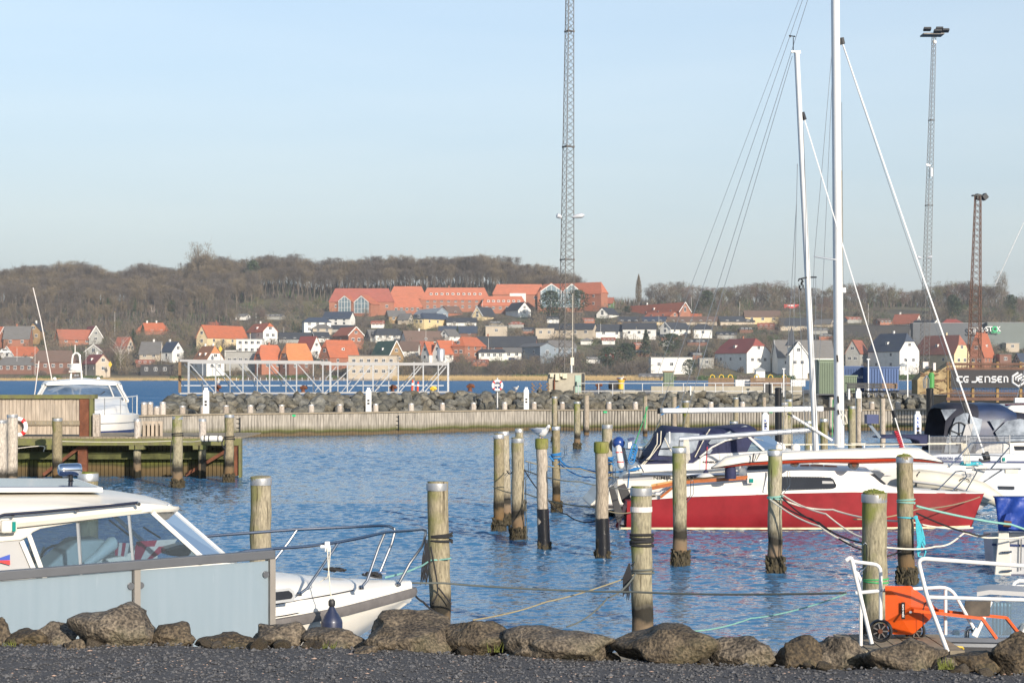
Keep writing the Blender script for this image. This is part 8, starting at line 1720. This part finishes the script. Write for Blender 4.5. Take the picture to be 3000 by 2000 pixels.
# grey white yacht at the right with navy sprayhood
BH=Boat(3260,46.5,0);hp_=BH.px
rh=empty('sailing_yacht',BH.W(5,0,0),'grey white yacht with large navy sprayhood cut by the right picture edge','sailboat')
b=MB();b.prism([hp_(x,y,1.4)for x,y in((2680,1338),(2760,1330),(3260,1325),(3160,1440),(3100,1470),(2740,1470),(2700,1420))],BH.v*-2.8);b.build('hull',mat('grey_gelcoat',(.50,.53,.57),rough=.4,var=.05),rh,bevel=.06)
b=MB();b.prism([hp_(x,y,1.1)for x,y in((2850,1332),(2856,1318),(2900,1302),(2960,1296),(3100,1292),(3250,1300),(3250,1332))],BH.v*-2.2);b.build('cabin',M['white_gelcoat'],rh,bevel=.05);b=MB();b.prism([hp_(x,y,1.13)for x,y in((2972,1306),(3010,1306),(3010,1318),(2975,1318))],BH.v*-.03);b.build('cabin_window',M['dark_window'],rh)
b=MB();b.bar(hp_(2690,1351,1.42),hp_(3230,1354,1.42),.02,.045);b.build('navy_stripe',M['stripe_navy'],rh);q=hp_(2778,1343,1.43);text('VERSION 420',(q.x,q.y,q.z),.115,M['stripe_navy'],rh,sx=1.05,ext=.004)
q=hp_(2940,1345,1.45);b=MB();b.box(q,(.14,.04,.14));nl=b.build('navigation_light',M['sign_white'],rh);b=MB();b.box(hp_(2941,1345,1.49),(.07,.03,.09));b.build('green_lens',M['teal_light'],nl)
def fr2(x_t,y_t,x_b,y_b,w=1.1):t=hp_(x_t,y_t,0);bq=hp_(x_b,y_b,0);v=BH.v;return[bq+v*w,bq.lerp(t,.5)+v*w*.98,bq.lerp(t,.85)+v*w*.92,bq.lerp(t,.96)+v*w*.75,t+v*w*.35,t-v*w*.35,bq.lerp(t,.96)-v*w*.75,bq.lerp(t,.85)-v*w*.92,bq.lerp(t,.5)-v*w*.98,bq-v*w]
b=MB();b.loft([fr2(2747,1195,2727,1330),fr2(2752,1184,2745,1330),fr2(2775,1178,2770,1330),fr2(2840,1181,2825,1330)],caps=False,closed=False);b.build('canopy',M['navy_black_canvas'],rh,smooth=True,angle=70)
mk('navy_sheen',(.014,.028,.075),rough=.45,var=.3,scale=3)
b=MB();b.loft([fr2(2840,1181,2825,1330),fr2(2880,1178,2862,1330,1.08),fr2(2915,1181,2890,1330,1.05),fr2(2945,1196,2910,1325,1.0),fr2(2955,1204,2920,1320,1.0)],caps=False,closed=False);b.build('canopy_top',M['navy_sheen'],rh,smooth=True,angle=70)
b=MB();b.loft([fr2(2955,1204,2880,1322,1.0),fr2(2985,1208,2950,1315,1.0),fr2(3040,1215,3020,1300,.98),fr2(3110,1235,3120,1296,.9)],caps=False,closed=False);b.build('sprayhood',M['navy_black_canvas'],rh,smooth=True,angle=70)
def hwin(pts,b_=1.12,m='vinyl_clear'):b=MB();b.prism([hp_(x,y,b_)for x,y in pts],BH.v*.006);b.build('canopy_window',M[m],rh)
hwin([(2756,1199),(2802,1198),(2770,1231)]);hwin([(2766,1325),(2775,1280),(2800,1222),(2826,1208),(2838,1211),(2832,1260),(2812,1300),(2805,1325)]);hwin([(2842,1218),(2878,1228),(2870,1270),(2840,1325),(2822,1325),(2840,1280)]);hwin([(2898,1230),(2945,1226),(2915,1260)]);hwin([(2915,1265),(2950,1232),(2990,1226),(3040,1240),(3050,1290),(2930,1294)])
b=MB();c=hp_(2810,1270,1.15);b.tube([c+Vector((math.cos(a)*.24,0,math.sin(a)*.30))for a in np.linspace(0,6.283,25)[:-1]],.018,6,closed=True)
for k in range(5):a=k*1.257+.3;b.bar(c,c+Vector((math.cos(a)*.24,0,math.sin(a)*.3)),.02)
b.build('steering_wheel',M['black_plastic'],rh,smooth=True)
b=MB();b.prism([hp_(x,y,1.18)for x,y in((2830,1242),(2852,1240),(2840,1288),(2815,1292))],BH.v*.02);b.build('plotter_panel',M['grey_panel'],rh)
b=MB()
for k in range(60):x=2722+k*3.9;b.bar(hp_(x,1278,1.3),hp_(x,1330,1.35),.006)
for k in range(14):y=1279+k*3.9;b.bar(hp_(2722,y,1.3),hp_(2958,y,1.3),.006)
b.build('safety_net',M['stripe_grey'],rh)
for x in(2722,2783,2831,2958):b=MB();b.tube([hp_(x,1274,1.3),hp_(x,1332,1.35)],.018,6);b.build('stanchion',M['steel'],rh)
b=MB();b.tube([hp_(2722,1277,1.3),hp_(3260,1275,1.3)],.012,5);b.build('lifeline',M['steel'],rh)
b=MB();b.prism([hp_(x,y,1.44)for x,y in((2925,1423),(2972,1424),(2972,1433),(2928,1432))],BH.v*-.02);b.build('hull_port',M['dark_window'],rh)
# anchor bow roller / bowsprit between
rb=empty('bowsprit',fp(2900,1375,.2),'thin steel bowsprit pole with a pale fender plank in front of the grey yacht','bowsprit');b=MB();b.tube([fp(2822,1375,.3),fp(2990,1373,.2)],.02,6);b.tube([fp(2935,1376,.2),fp(2880,1412,.2)],.018,6);b.build('pole',M['steel'],rb);b=MB();b.box(fp(2963,1380,.35),(.32,.1,.09));b.build('plank',M['dinghy'],rb,bevel=.01)
# another white boat's stern far right
re_=empty('white_boat',P(3000,1300,52),'slice of a white boat with red deck line at the right picture edge','boat');b=MB();b.prism([P(x,y,52)for x,y in((2940,1205),(2962,1187),(3120,1183),(3160,1300),(2960,1300))],(0,2.6,0));b.build('hull',M['cream_gelcoat'],re_,bevel=.05);b=MB();b.bar(P(2945,1185,52.5),P(3120,1181,52.5),.1,.04);b.build('red_deck',M['cloth_red'],re_);b=MB();b.bar(P(2972,1172,51.9),P(3100,1171,51.9),.15,.14);b.build('boom',M['alu'],re_);b=MB();b.tube([P(2975,1180,52),P(3010,1050,52),P(3090,820,52)],.012,5);b.build('wire',M['wire'],re_)
rope('rigging_line','thin dark stay of an unseen boat at the upper right edge',[(2915,835,60),(3060,520,60)],.012,'wire')
# blue covered boat stern at lower right
BB=Boat(3300,28.6,-12);bp_=BB.px
rb=empty('covered_boat',bp_(2960,1690,0),'white boat stern with a bright blue tarpaulin at the right picture edge','boat')
b=MB();b.loft([[bp_(x,y,bb)for x,y in pts]for bb,pts in((.9,((2905,1560),(2913,1645),(2918,1692),(3150,1700),(3150,1555))),(-1.2,((2880,1556),(2886,1640),(2890,1690),(3150,1695),(3150,1550))))]);b.build('hull',mat('stern_grey',(.45,.46,.47),rough=.4,var=.05),rb,bevel=.02)
b=MB();b.prism([bp_(x,y,1.12)for x,y in((2926,1555),(2955,1553),(2958,1600),(2962,1640),(2962,1690),(2914,1690),(2918,1640),(2922,1600))],BB.v*-.24);b.build('stern_bracket',M['cream_gelcoat'],rb,bevel=.01)
b=MB();b.prism([bp_(x,y,1.13)for x,y in((2913,1684),(3150,1688),(3150,1698),(2913,1693))],BB.v*-.5);b.build('boot_stripe',M['stripe_navy'],rb);b=MB();b.bar(bp_(2906,1594,.92),bp_(3140,1602,.92),.01,.035);b.build('hull_line',M['stripe_navy'],rb)
pts=[(2914,1456),(2960,1460),(3020,1456),(3160,1456),(3160,1560),(3010,1565),(2960,1553),(2926,1553),(2921,1520)]
b=MB();R=random.Random(6);nx,ny=26,12;g_=[]
for j in range(ny+1):
 for i in range(nx+1):
  x=2914+i/nx*240+(1-i/nx)*j*1.0;y=1456+j/ny*(97+i*.4);g_.append(bp_(x,y,1.18+.05*mno.noise(Vector((i*.25,j*.35+i*.15,0)))+.03*math.sin(i*.9+j*.5)))
b.v=[tuple(p)for p in g_];b.f=[(j*(nx+1)+i,j*(nx+1)+i+1,(j+1)*(nx+1)+i+1,(j+1)*(nx+1)+i)for j in range(ny)for i in range(nx)];b.m=[0]*len(b.f);b.v+=[tuple(bp_(2914,1456,1.15)),tuple(bp_(3155,1456,1.15)),tuple(bp_(3155,1452,-1.2)),tuple(bp_(2908,1452,-1.2))];n_=len(b.v);b.f.append((n_-4,n_-3,n_-2,n_-1));b.m.append(0)
tp_o=b.build('tarpaulin',M['blue_tarp'],rb,smooth=True,angle=80);md=tp_o.modifiers.new('thick','SOLIDIFY');md.thickness=.015
b=MB();b.prism([bp_(x,y,1.26)for x,y in((2947,1505),(2963,1500),(2962,1520),(2945,1535),(2938,1532))],BB.v*-.06);b.build('motor_cover',M['blue_tarp'],rb,bevel=.01);b=MB();b.bar(bp_(2940,1532,1.25),bp_(2962,1535,1.25),.12,.1);b.build('motor_clamp',M['rust'],rb)
for y in(1617,1672):b=MB();b.bar(bp_(2936,y,1.16),bp_(2964,y-2,1.16),.05,.03);b.build('hinge',M['steel'],rb)
b=MB();b.tube([bp_(2992,1578,.95),bp_(2990,1670,.95)],.012,6);b.build('ladder_tube',M['steel'],rb)
# grey decked cabin boat behind the rails
rj=empty('cabin_boat',P(2850,1905,18.6),'grey decked cabin boat with pale blue curtains and white hard top behind the rails','boat');DJ=18.6
b=MB();b.loft([[P(2690,1866,DJ),P(2690,1866,DJ+1.8),P(2690,2010,DJ+1.8),P(2690,2010,DJ)],[P(3120,1872,DJ-.1),P(3120,1866,DJ+1.8),P(3120,2010,DJ+1.8),P(3120,2010,DJ-.1)]]);b.build('deck',M['grey_deck'],rj,bevel=.02)
b=MB();b.bar(P(2688,1871,DJ-.03),P(3120,1877,DJ-.13),.05,.045);b.build('deck_edge',mat('grey_dark',(.10,.11,.13),rough=.5),rj);b=MB();b.bar(P(2700,1905,DJ-.04),P(3120,1912,DJ-.14),.04,.09);b.build('rubbing_strake',M['black_rubber'],rj)
b=MB();b.tube([P(2738,1896,DJ-.1),P(2745,1891,DJ-.12),P(2800,1893,DJ-.12),P(2820,1895,DJ-.12),P(2822,1900,DJ-.1)],.012,6);b.build('grab_rail',M['yellow_paint'],rj)
b=MB();b.loft([[P(x,y0,DJ+dy)for dy,y0 in((.0,y),(1.5,y-12),(1.5,y-24),(.75,y-30),(.0,y-13))]for x,y in((2862,1746),(2900,1740),(3000,1746),(3120,1752))]);b.build('hard_top',M['grey_panel'],rj,smooth=True,angle=40)
gl=M['glass_blue'];b=MB();b.prism([P(x,y,DJ+.1)for x,y in((2903,1762),(3110,1764),(3110,1868),(2860,1862))],(0,.012,0));b.build('side_window',gl,rj);b=MB();b.add([P(2903,1762,DJ+.1),P(2903,1756,DJ+1.4),P(2858,1850,DJ+1.4),P(2860,1862,DJ+.1)],[(0,1,2,3)]);b.build('front_window',gl,rj)
b=MB();b.bar(P(2862,1838,DJ+.08),P(2850,1860,DJ+.08),.03);b.bar(P(2903,1760,DJ+.08),P(2858,1864,DJ+.08),.035);b.build('window_frame',M['white_gelcoat'],rj)
secs=[];
for i in range(24):x=2906+i*2.5;secs.append([P(x,1764,DJ+.3+.025*math.sin(i*1.5)),P(x+.5*math.sin(i),1860,DJ+.3+.03*math.sin(i*1.5+.4))])
b=MB();b.loft(secs,caps=False,closed=False);b.build('curtain',M['curtain'],rj,smooth=True)
b=MB();b.tube([P(2832,1873,DJ+.3),P(2832,1848,DJ+.3),P(2836,1840,DJ+.3),P(2844,1838,DJ+.3),P(2851,1842,DJ+.3),P(2853,1850,DJ+.3)],.028,12);b.build('vent_pipe',M['steel'],rj,smooth=True);b=MB();b.prism([P(x,y,DJ+.6)for x,y in((2790,1858),(2800,1848),(2811,1846),(2812,1860))],(0,.1,0));b.build('cleat_cover',M['grey_panel'],rj)
b=MB();b.prism([P(x,y,DJ-.02)for x,y in((2985,1862),(3005,1830),(3040,1825),(3040,1870))],(0,.2,0));b.build('white_cowl',M['white_gelcoat'],rj,bevel=.02)
b=MB();b.tube([P(x,y,DJ+1.0)for x,y in((2966,1719),(2972,1706),(2985,1700),(3060,1702))],.022,8);b.tube([P(x,y,DJ+1.1)for x,y in((2975,1718),(2990,1712),(3060,1714))],.018,8);b.build('roof_rack',M['white_paint'],rj,smooth=True)
# white motor yacht behind the pier
BY=Boat(238,57.4,-76);yp=BY.px
ry=empty('motor_yacht',BY.W(4,0,0),'white motor yacht with radar arch and tall antennas behind the board fence','boat')
def hbY(a):return interp(a,[(0,.06),(.4,.7),(1.0,1.25),(2,1.75),(3.2,2.0),(9,2.05)])
zd=1.92;st=[]
for a in(0,.15,.5,1,2,3.2,5,7,9):hb=hbY(a);sh=interp(a,[(0,.12),(1.5,0)]);zz=zd-.02*a;st.append((a,[(0,-.1,sh*4),(hb*.5,.15,sh*3.4),(hb*.86,.72,sh*2),(hb*.93,1.1,sh),(hb*.97,1.45,sh*.4),(hb,zz,0),(hb*.9,zz+.05,0)]))
hull(BY,st).build('hull',M['white_gelcoat'],ry,smooth=True,angle=50)
b=MB()
for z0,z1,m in((1.02,1.36,0),(1.60,1.63,1)):
 for s in(1,-1):
  A=[BY.W(a,s*(hbY(a)*interp(z,[(1.0,.915),(1.1,.93),(1.45,.97),(1.9,1.0)])+.02),z)for a in(.35,.6,1,1.5,2,3,5)for z in(z0,z1)];b.add(A,[(2*i,2*i+2,2*i+3,2*i+1)for i in range(6)],m)
b.build('hull_window_band',[M['stripe_navy'],M['stripe_grey']],ry)
st=[(a,[(0,zd-.1),(hb,zd-.02*a),(hb*.92,zd+.1+k*.5),(hb*.75,zd+.05+k),(0,zd+.12+k*1.05)])for a,hb,k in((.3,.3,.03),(1,.95,.12),(2,1.4,.26),(3,1.62,.42),(4.0,1.7,.50))];hull(BY,st).build('foredeck',M['white_gelcoat'],ry,smooth=True,angle=55)
st=[(4.75,[(0,2.93),(1.2,2.88),(1.26,2.93),(1.18,3.0),(0,3.10)]),(5.2,[(0,2.95),(1.34,2.88),(1.40,2.95),(1.3,3.04),(0,3.16)]),(6.8,[(0,2.93),(1.40,2.86),(1.46,2.93),(1.34,3.04),(0,3.16)]),(8.6,[(0,2.88),(1.38,2.82),(1.44,2.88),(1.3,2.98),(0,3.08)])];hull(BY,st).build('roof',M['white_gelcoat'],ry,smooth=True,angle=50)
T=[(4.95,-1.22,2.90),(4.8,-.6,2.93),(4.8,.6,2.93),(4.95,1.22,2.90)];Bo=[(4.0,-1.5,2.36),(3.6,-.62,2.42),(3.6,.62,2.42),(4.0,1.5,2.36)];b=MB()
for i in range(3):b.add([BY.W(*T[i]),BY.W(*T[i+1]),BY.W(*Bo[i+1]),BY.W(*Bo[i])],[(0,1,2,3)])
for s in(1,-1):b.add([BY.W(4.95,s*1.22,2.90),BY.W(8.2,s*1.38,2.84),BY.W(8.2,s*1.52,2.3),BY.W(4.0,s*1.5,2.36)],[(0,1,2,3)])
b.build('windows',mat('yacht_glass',(.10,.15,.22),rough=.08,var=.5,scale=1.4),ry);b=MB()
for p,q in((T[0],Bo[0]),(T[3],Bo[3])):b.bar(BY.W(*p),BY.W(*q),.05)
b.bar(BY.W(4.82,-.95,2.92),BY.W(3.75,-1.15,2.38),.05)
for s in(1,-1):b.bar(BY.W(8.2,s*1.39,2.86),BY.W(8.2,s*1.53,2.25),.2);b.bar(BY.W(5.0,s*1.3,2.9),BY.W(4.2,s*1.62,2.3),.09)
b.build('window_pillars',M['white_gelcoat'],ry);b=MB();b.bar(BY.W(4.2,-.8,2.66),BY.W(3.7,-.5,2.44),.03);b.build('wiper',M['black_plastic'],ry)
st=[(a,[(0,zd-.2),(hb,zd-.1),(hb*.97,2.34),(0,2.36)])for a,hb in((4.0,1.56),(5,1.66),(9,1.7))];hull(BY,st).build('cabin_side',M['white_gelcoat'],ry)
YR=lambda x,y,d=0:P(x,y,62.5+d)
b=MB();b.tube([YR(*p)for p in((207,1110),(212,1050),(214,1040),(220,1034),(227,1034),(233,1040),(235,1060),(240,1110))],.035,8);ar=b.build('radar_arch',M['white_gelcoat'],ry,smooth=True)
b=MB();b.lathe(YR(222,1086),[(.18,0),(.22,.03),(.22,.09),(.17,.20),(.12,.27)],20);b.build('radar_dome',M['white_gelcoat'],ar,smooth=True);b=MB();b.box(YR(222,1088),(.44,.3,.04));b.build('radar_shelf',M['white_gelcoat'],ar)
for x in(220.5,228):b=MB();b.tube([YR(x,1099,-.1),YR(x,1099,-.2)],.045,12);b.build('horn_lamp',M['chrome'],ar)
for x in(160,288):b=MB();c=YR(x,1112);b.lathe(c,[(.02,-.1),(.02,0),(.07,.01),(.075,.04),(.05,.085),(.01,.1)],14);b.build('antenna_dome',M['white_gelcoat'],ry,smooth=True)
for pts in(((97,843),(120,940),(153,1118)),((114,1057),(103,1145)),((220,1010),(220,1034)),((103,1145),(101,1156))):b=MB();b.tube([YR(*p)for p in pts],.018,5);b.build('antenna',M['cloth_white'],ry)
for s in(1,-1):
 b=MB();b.tube([BY.W(a,s*hbY(a)*.97,zd+.56+.012*a)for a in(.05,.4,1.0,2,3.2,4.2)]+[BY.W(4.25,s*hbY(4)*.97,zd-.06)],.016,6);b.build('bow_rail',M['white_paint'],ry,smooth=True)
 for a in(.5,1.2,2.2,3.4):b=MB();b.tube([BY.W(a-.15,s*hbY(a)*.97,zd+.56),BY.W(a,s*hbY(a)*.97,zd-.05)],.014,6);b.build('stanchion',M['galv'],ry)
# gulls
mk('gull_white',(.72,.71,.69),rough=.9,var=.05,scale=20);mk('gull_grey',(.30,.34,.40),rough=.9,var=.08,scale=20);mk('gull_beak',(.65,.42,.06),rough=.5);mk('gull_black',(.02,.02,.022),rough=.7);mk('gull_leg',(.55,.35,.28),rough=.6)
def gull(x,y,D,s,label,yaw=-50,detail=True):
 q=P(x,y,D);rt=empty('gull',q,label,'bird');cy,sy=math.cos(math.radians(yaw)),math.sin(math.radians(yaw));X=lambda a,z,d=0:q+Vector(((a*cy-d*sy)*s,(a*sy+d*cy)*s,z*s))
 rings=[(-.30,.195,.012,.012),(-.22,.190,.032,.030),(-.12,.170,.070,.066),(-.02,.150,.088,.085),(.07,.155,.082,.085),(.13,.185,.062,.068),(.165,.220,.048,.050),(.185,.250,.043,.045),(.205,.262,.040,.040),(.230,.252,.026,.026),(.243,.245,.010,.012)]
 secs=[]
 for a,z,rw,rh in rings:secs.append([X(a+math.sin(t)*rh*(.35 if a>.1 else 0),z+math.cos(t)*rh,math.sin(t)*rw)if a<=.1 else X(a+math.cos(t)*rh*.35,z+math.cos(t)*rh*.93,math.sin(t)*rw)for t in np.linspace(0,6.283,15)[:-1]])
 b=MB();b.loft(secs);b.build('body',M['gull_white'],rt,smooth=True,angle=180)
 for sd in(-1,1):
  b=MB();ws=[]
  for a,z,h_,o_ in((.10,.185,.035,.070),(.04,.178,.062,.090),(-.06,.182,.064,.092),(-.16,.195,.045,.075),(-.26,.205,.022,.040),(-.34,.205,.008,.015)):ws.append([X(a,z+h_*.7,sd*(o_-.022)),X(a,z+h_*.3,sd*(o_+.006)),X(a,z-h_*.6,sd*(o_+.008)),X(a,z-h_*.8,sd*(o_-.01))])
  b.loft(ws);b.build('wing',M['gull_grey'],rt,smooth=True)
  b=MB();b.prism([X(-.27,.21,sd*.035),X(-.27,.19,sd*.035),X(-.38,.205,sd*.012)],(0,.006*s,0));b.build('wing_tip',M['gull_black'],rt)
  b=MB();b.tube([X(.0,.08,sd*.03),X(.005,.045,sd*.032),X(.0,.0,sd*.03)],.006*s*1.2,6);b.prism([X(-.01,.003,sd*.03),X(.045,.003,sd*.05),X(.045,.003,sd*.01)],(0,0,-.004));b.build('leg',M['gull_leg'],rt)
  if detail:b=MB();b.sphere(X(.213,.266,sd*.036),.007*s,8,6);b.build('eye',M['gull_black'],rt)
 b=MB();b.loft([[X(.237,.256,.008),X(.237,.256,-.008),X(.237,.238,-.008),X(.237,.238,.008)],[X(.262,.240,.005),X(.262,.240,-.005),X(.258,.226,-.005),X(.258,.226,.005)],[X(.272,.224,.002),X(.272,.224,-.002),X(.266,.216,-.002),X(.266,.216,.002)]]);b.build('beak',M['gull_beak'],rt)
gull(1586,1289,32.2,1.0,'grey backed white gull standing on the black sleeved pile, head bent down')
for x,y,D,lb in((638,1127,105.5,'small white gull on the breakwater at the left end of the truss'),(1511,1146,106,'white gull on the breakwater between the lifebuoy and the white pedestal'),(1819,1117,112,'white gull sitting on the yellow drum buoy'),(1106,1142,106,'white gull on the breakwater under the middle of the truss')):gull(x,y,D,1.15,lb,detail=False)
# mooring ropes
RP=rope
RP('mooring_rope','thick black line running from the near white bow right to the gangway rail',[(1165,1700,18.6),(1300,1707,19.2),(1860,1733,18.5),(2480,1736,16.6)],.011,'rope_grey',.015,seg_=16)
RP('mooring_rope','black line from the bow of the near white boat down to the water',[(1203,1722,18.4),(1240,1762,18.7),(1300,1803,19.0)],.012,'rope_black',.02)
RP('mooring_rope','green line from the near white foredeck to the rope tied pile',[(1130,1690,18.2),(1220,1662,19.0),(1262,1640,20.0),(1322,1634,20.05)],.010,'rope_mint',.01)
coil('black rope turns high on the rope tied pile off the white bow',1291,1588,20.2,.135,3,.014,'rope_black',.035);coil('black rope turns on the white strapped pile',1880,1600,19.6,.13,5,.015,'rope_black',.028);coil('dark blue rope turn low on the white strapped pile',1882,1678,19.6,.13,2,.012,'rope_grey',.02)
b=MB();R=random.Random(40)
for k in range(7):x=1244+k*2.4;b.tube([P(1250+R.uniform(-4,4),1580,19.9),P(x-6,1630,19.85),P(1232+k*3,1700+R.uniform(-10,16),19.8),P(x+2,1640,19.85),P(1252,1585,19.9)],.006,5)
tag(b.build('rope_hank',M['rope_black']),'hank of black rope hanging beside the rope tied pile','rope')
b=MB()
for k in range(7):x=1834+k*2.6;b.tube([P(1842+R.uniform(-4,4),1650,19.4),P(x-8,1690,19.35),P(1826+k*2.6,1745+R.uniform(-10,16),19.3),P(x,1700,19.35),P(1846,1655,19.4)],.006,5)
tag(b.build('rope_hank',M['rope_black']),'hank of black rope hanging on the hook of the white strapped pile','rope')
RP('mooring_rope','black rope looped down the front of the rope tied pile',[(1262,1600,20.0),(1282,1722,19.98),(1268,1768,19.98)],.009,'rope_black');RP('mooring_rope','black rope crossing low on the rope tied pile',[(1284,1720,19.98),(1322,1768,19.99)],.009,'rope_black')
RP('mooring_rope','olive line from the white strapped pile down left to the water',[(1860,1682,19.5),(1600,1762,18.8),(1385,1815,18.4)],.008,'rope_tan',.02,seg_=14);RP('mooring_rope','dark blue line from the white strapped pile down to the boulders',[(1862,1680,19.4),(1780,1750,18.8),(1660,1835,18)],.010,'rope_grey',.05,seg_=14)
RP('mooring_rope','thin green line running from the right towards the boulders below the white strapped pile',[(2480,1738,16.6),(2200,1810,16.8),(1990,1850,16.9)],.007,'rope_mint',.03,seg_=14)
RP('mooring_rope','mint line from the cyan tied pile to the blue covered boat',[(2684,1481,26.8),(2960,1535,27.6),(3030,1552,27.8)],.018,'rope_mint',.03,seg_=14);RP('mooring_rope','black line from the cyan tied pile sagging to the blue covered boat',[(2684,1502,26.8),(2840,1560,26.5),(2900,1563,27.3)],.014,'rope_black',.02)
RP('mooring_rope','cream line sagging from the blue covered boat past the cyan tied pile',[(3030,1566,27.8),(2920,1574,27.4),(2825,1560,26.8)],.015,'rope_white',.02);RP('mooring_rope','lower cream line curving up to the blue covered boat',[(2825,1560,26.8),(2740,1600,26.5),(2560,1598,26.2)],.014,'rope_white',.03)
for i,(pts,m,lb)in enumerate((([(2290,1447,28.3),(2420,1505,27.5),(2530,1575,26.8)],'rope_white','upper cream line from the pile by the cabin windows to the cyan tied pile'),([(2290,1462,28.3),(2440,1492,28),(2660,1525,26.9),(2850,1545,27.5)],'rope_white','long pale line from the pile by the cabin windows past the red bow'),([(2256,1462,28.2),(2400,1540,27.2),(2530,1600,26.6)],'rope_white','lowest cream line from the pile by the cabin windows'),([(2290,1455,28.25),(2400,1530,27.4),(2530,1590,26.5)],'rope_black','black line from the pile by the cabin windows'),([(2266,1460,28.2),(2380,1520,27.5),(2540,1612,26.4),(2640,1615,26.6)],'rope_black','second black line sagging low from the pile by the cabin windows'))):RP('mooring_rope',lb,pts,.014,m,.05,seg_=14)
coil('white and mint rope turns on the pile by the cabin windows',2271,1462,28.4,.127,3,.013,'rope_mint',.02);coil('mint rope turns on the pile in front of the red bow',2654,1474,26.8,.137,2,.013,'rope_mint',.03);coil('cyan rope turn lower on the pile in front of the red bow',2656,1518,26.8,.137,1,.013,'rope_cyan',.03);coil('green rope turn low on the very thick mossy pile',2565,1706,18.5,.137,2,.009,'rope_green',.02)
b=MB()
for k in range(11):b.tube([P(2682+R.uniform(-3,4),1510,26.6),P(2690+R.uniform(-6,10),1545,26.6),P(2696+R.uniform(-10,12),1575+R.uniform(-8,10),26.6),P(2700+R.uniform(-12,12),1600+R.uniform(-15,25),26.6),P(2692+R.uniform(-8,8),1560,26.6)],.014,5)
b.tube([P(2700,1590,26.6),P(2712,1615,26.6),P(2706,1632,26.6),P(2690,1628,26.6),P(2686,1605,26.6),P(2694,1585,26.6)],.014,6);tag(b.build('rope_hank',M['rope_cyan']),'bundle of turquoise rope hanging on the pile in front of the red bow','rope')
RP('mooring_rope','dark line from the red bow down past the blue covered boat',[(2870,1455,36),(2690,1490,29),(2500,1520,28)],.012,'rope_tan',.05,seg_=12)
RP('mooring_rope','bright blue line from the slim pile right of the gull to the cruiser stern',[(1610,1335,40.6),(1640,1345,40.6),(1700,1367,40),(1840,1377,39.5)],.022,'rope_blue',.08,seg_=12);RP('mooring_rope','second blue line sagging from the slim pile to the cruiser stern',[(1612,1362,40.6),(1640,1358,40.6),(1730,1396,40),(1850,1378,39.5)],.016,'rope_blue',.06,seg_=12)
coil('blue rope turns on the slim pile right of the gull',1629,1345,40.7,.115,3,.018,'rope_blue',.05);coil('blue rope turns on the pile behind the black sleeved pile',1779,1362,40,.14,4,.018,'rope_blue',.05)
for pts,m,lb in(([(1534,1375,34),(1700,1410,33),(1900,1432,36)],'rope_grey','dark thin line from the kinked pile across to the red trimaran'),([(1534,1372,34),(1600,1455,33),(1660,1505,32.6),(1745,1525,31),(1810,1512,35)],'rope_black','black line sagging to the water between the kinked pile and the rudders'),([(1540,1350,34),(1700,1372,36),(1850,1400,40)],'rope_tan','thin tan line from the kinked pile to the cruiser stern'),([(1446,1425,35.8),(1540,1445,34),(1746,1485,31),(1850,1500,36)],'rope_tan','long thin green line low across the open water piles'),([(1485,1378,35.8),(1500,1382,34.2)],'rope_black','short black line between the first two open water piles')):RP('mooring_rope',lb,pts,.012,m,.05,seg_=12)
RP('hanging_rope','dark rope hanging straight down beside the kinked pile',[(1540,1402,33.8),(1541,1500,33.8),(1543,1578,33.8)],.010,'rope_grey')
for pts,m,lb in(([(1893,1190,89),(1889,1255,89)],'rope_green','thick green rope hanging on the thin pale pile'),([(1898,1190,55),(1845,1345,41)],'rope_green','green line slanting down to the cruiser stern'),([(1935,1225,44),(1905,1290,43),(1850,1350,41)],'rope_grey','dark twisted sheets slanting down from the boom end'),([(1936,1215,43),(1990,1190,43)],'rope_blue','blue rope lashed round the end of the long boom'),([(2440,1170,60),(2438,1280,60)],'rope_green','green rope hanging beside the tall white mast')):RP('hanging_rope',lb,pts,.03 if 'thick' in lb else.016,m)
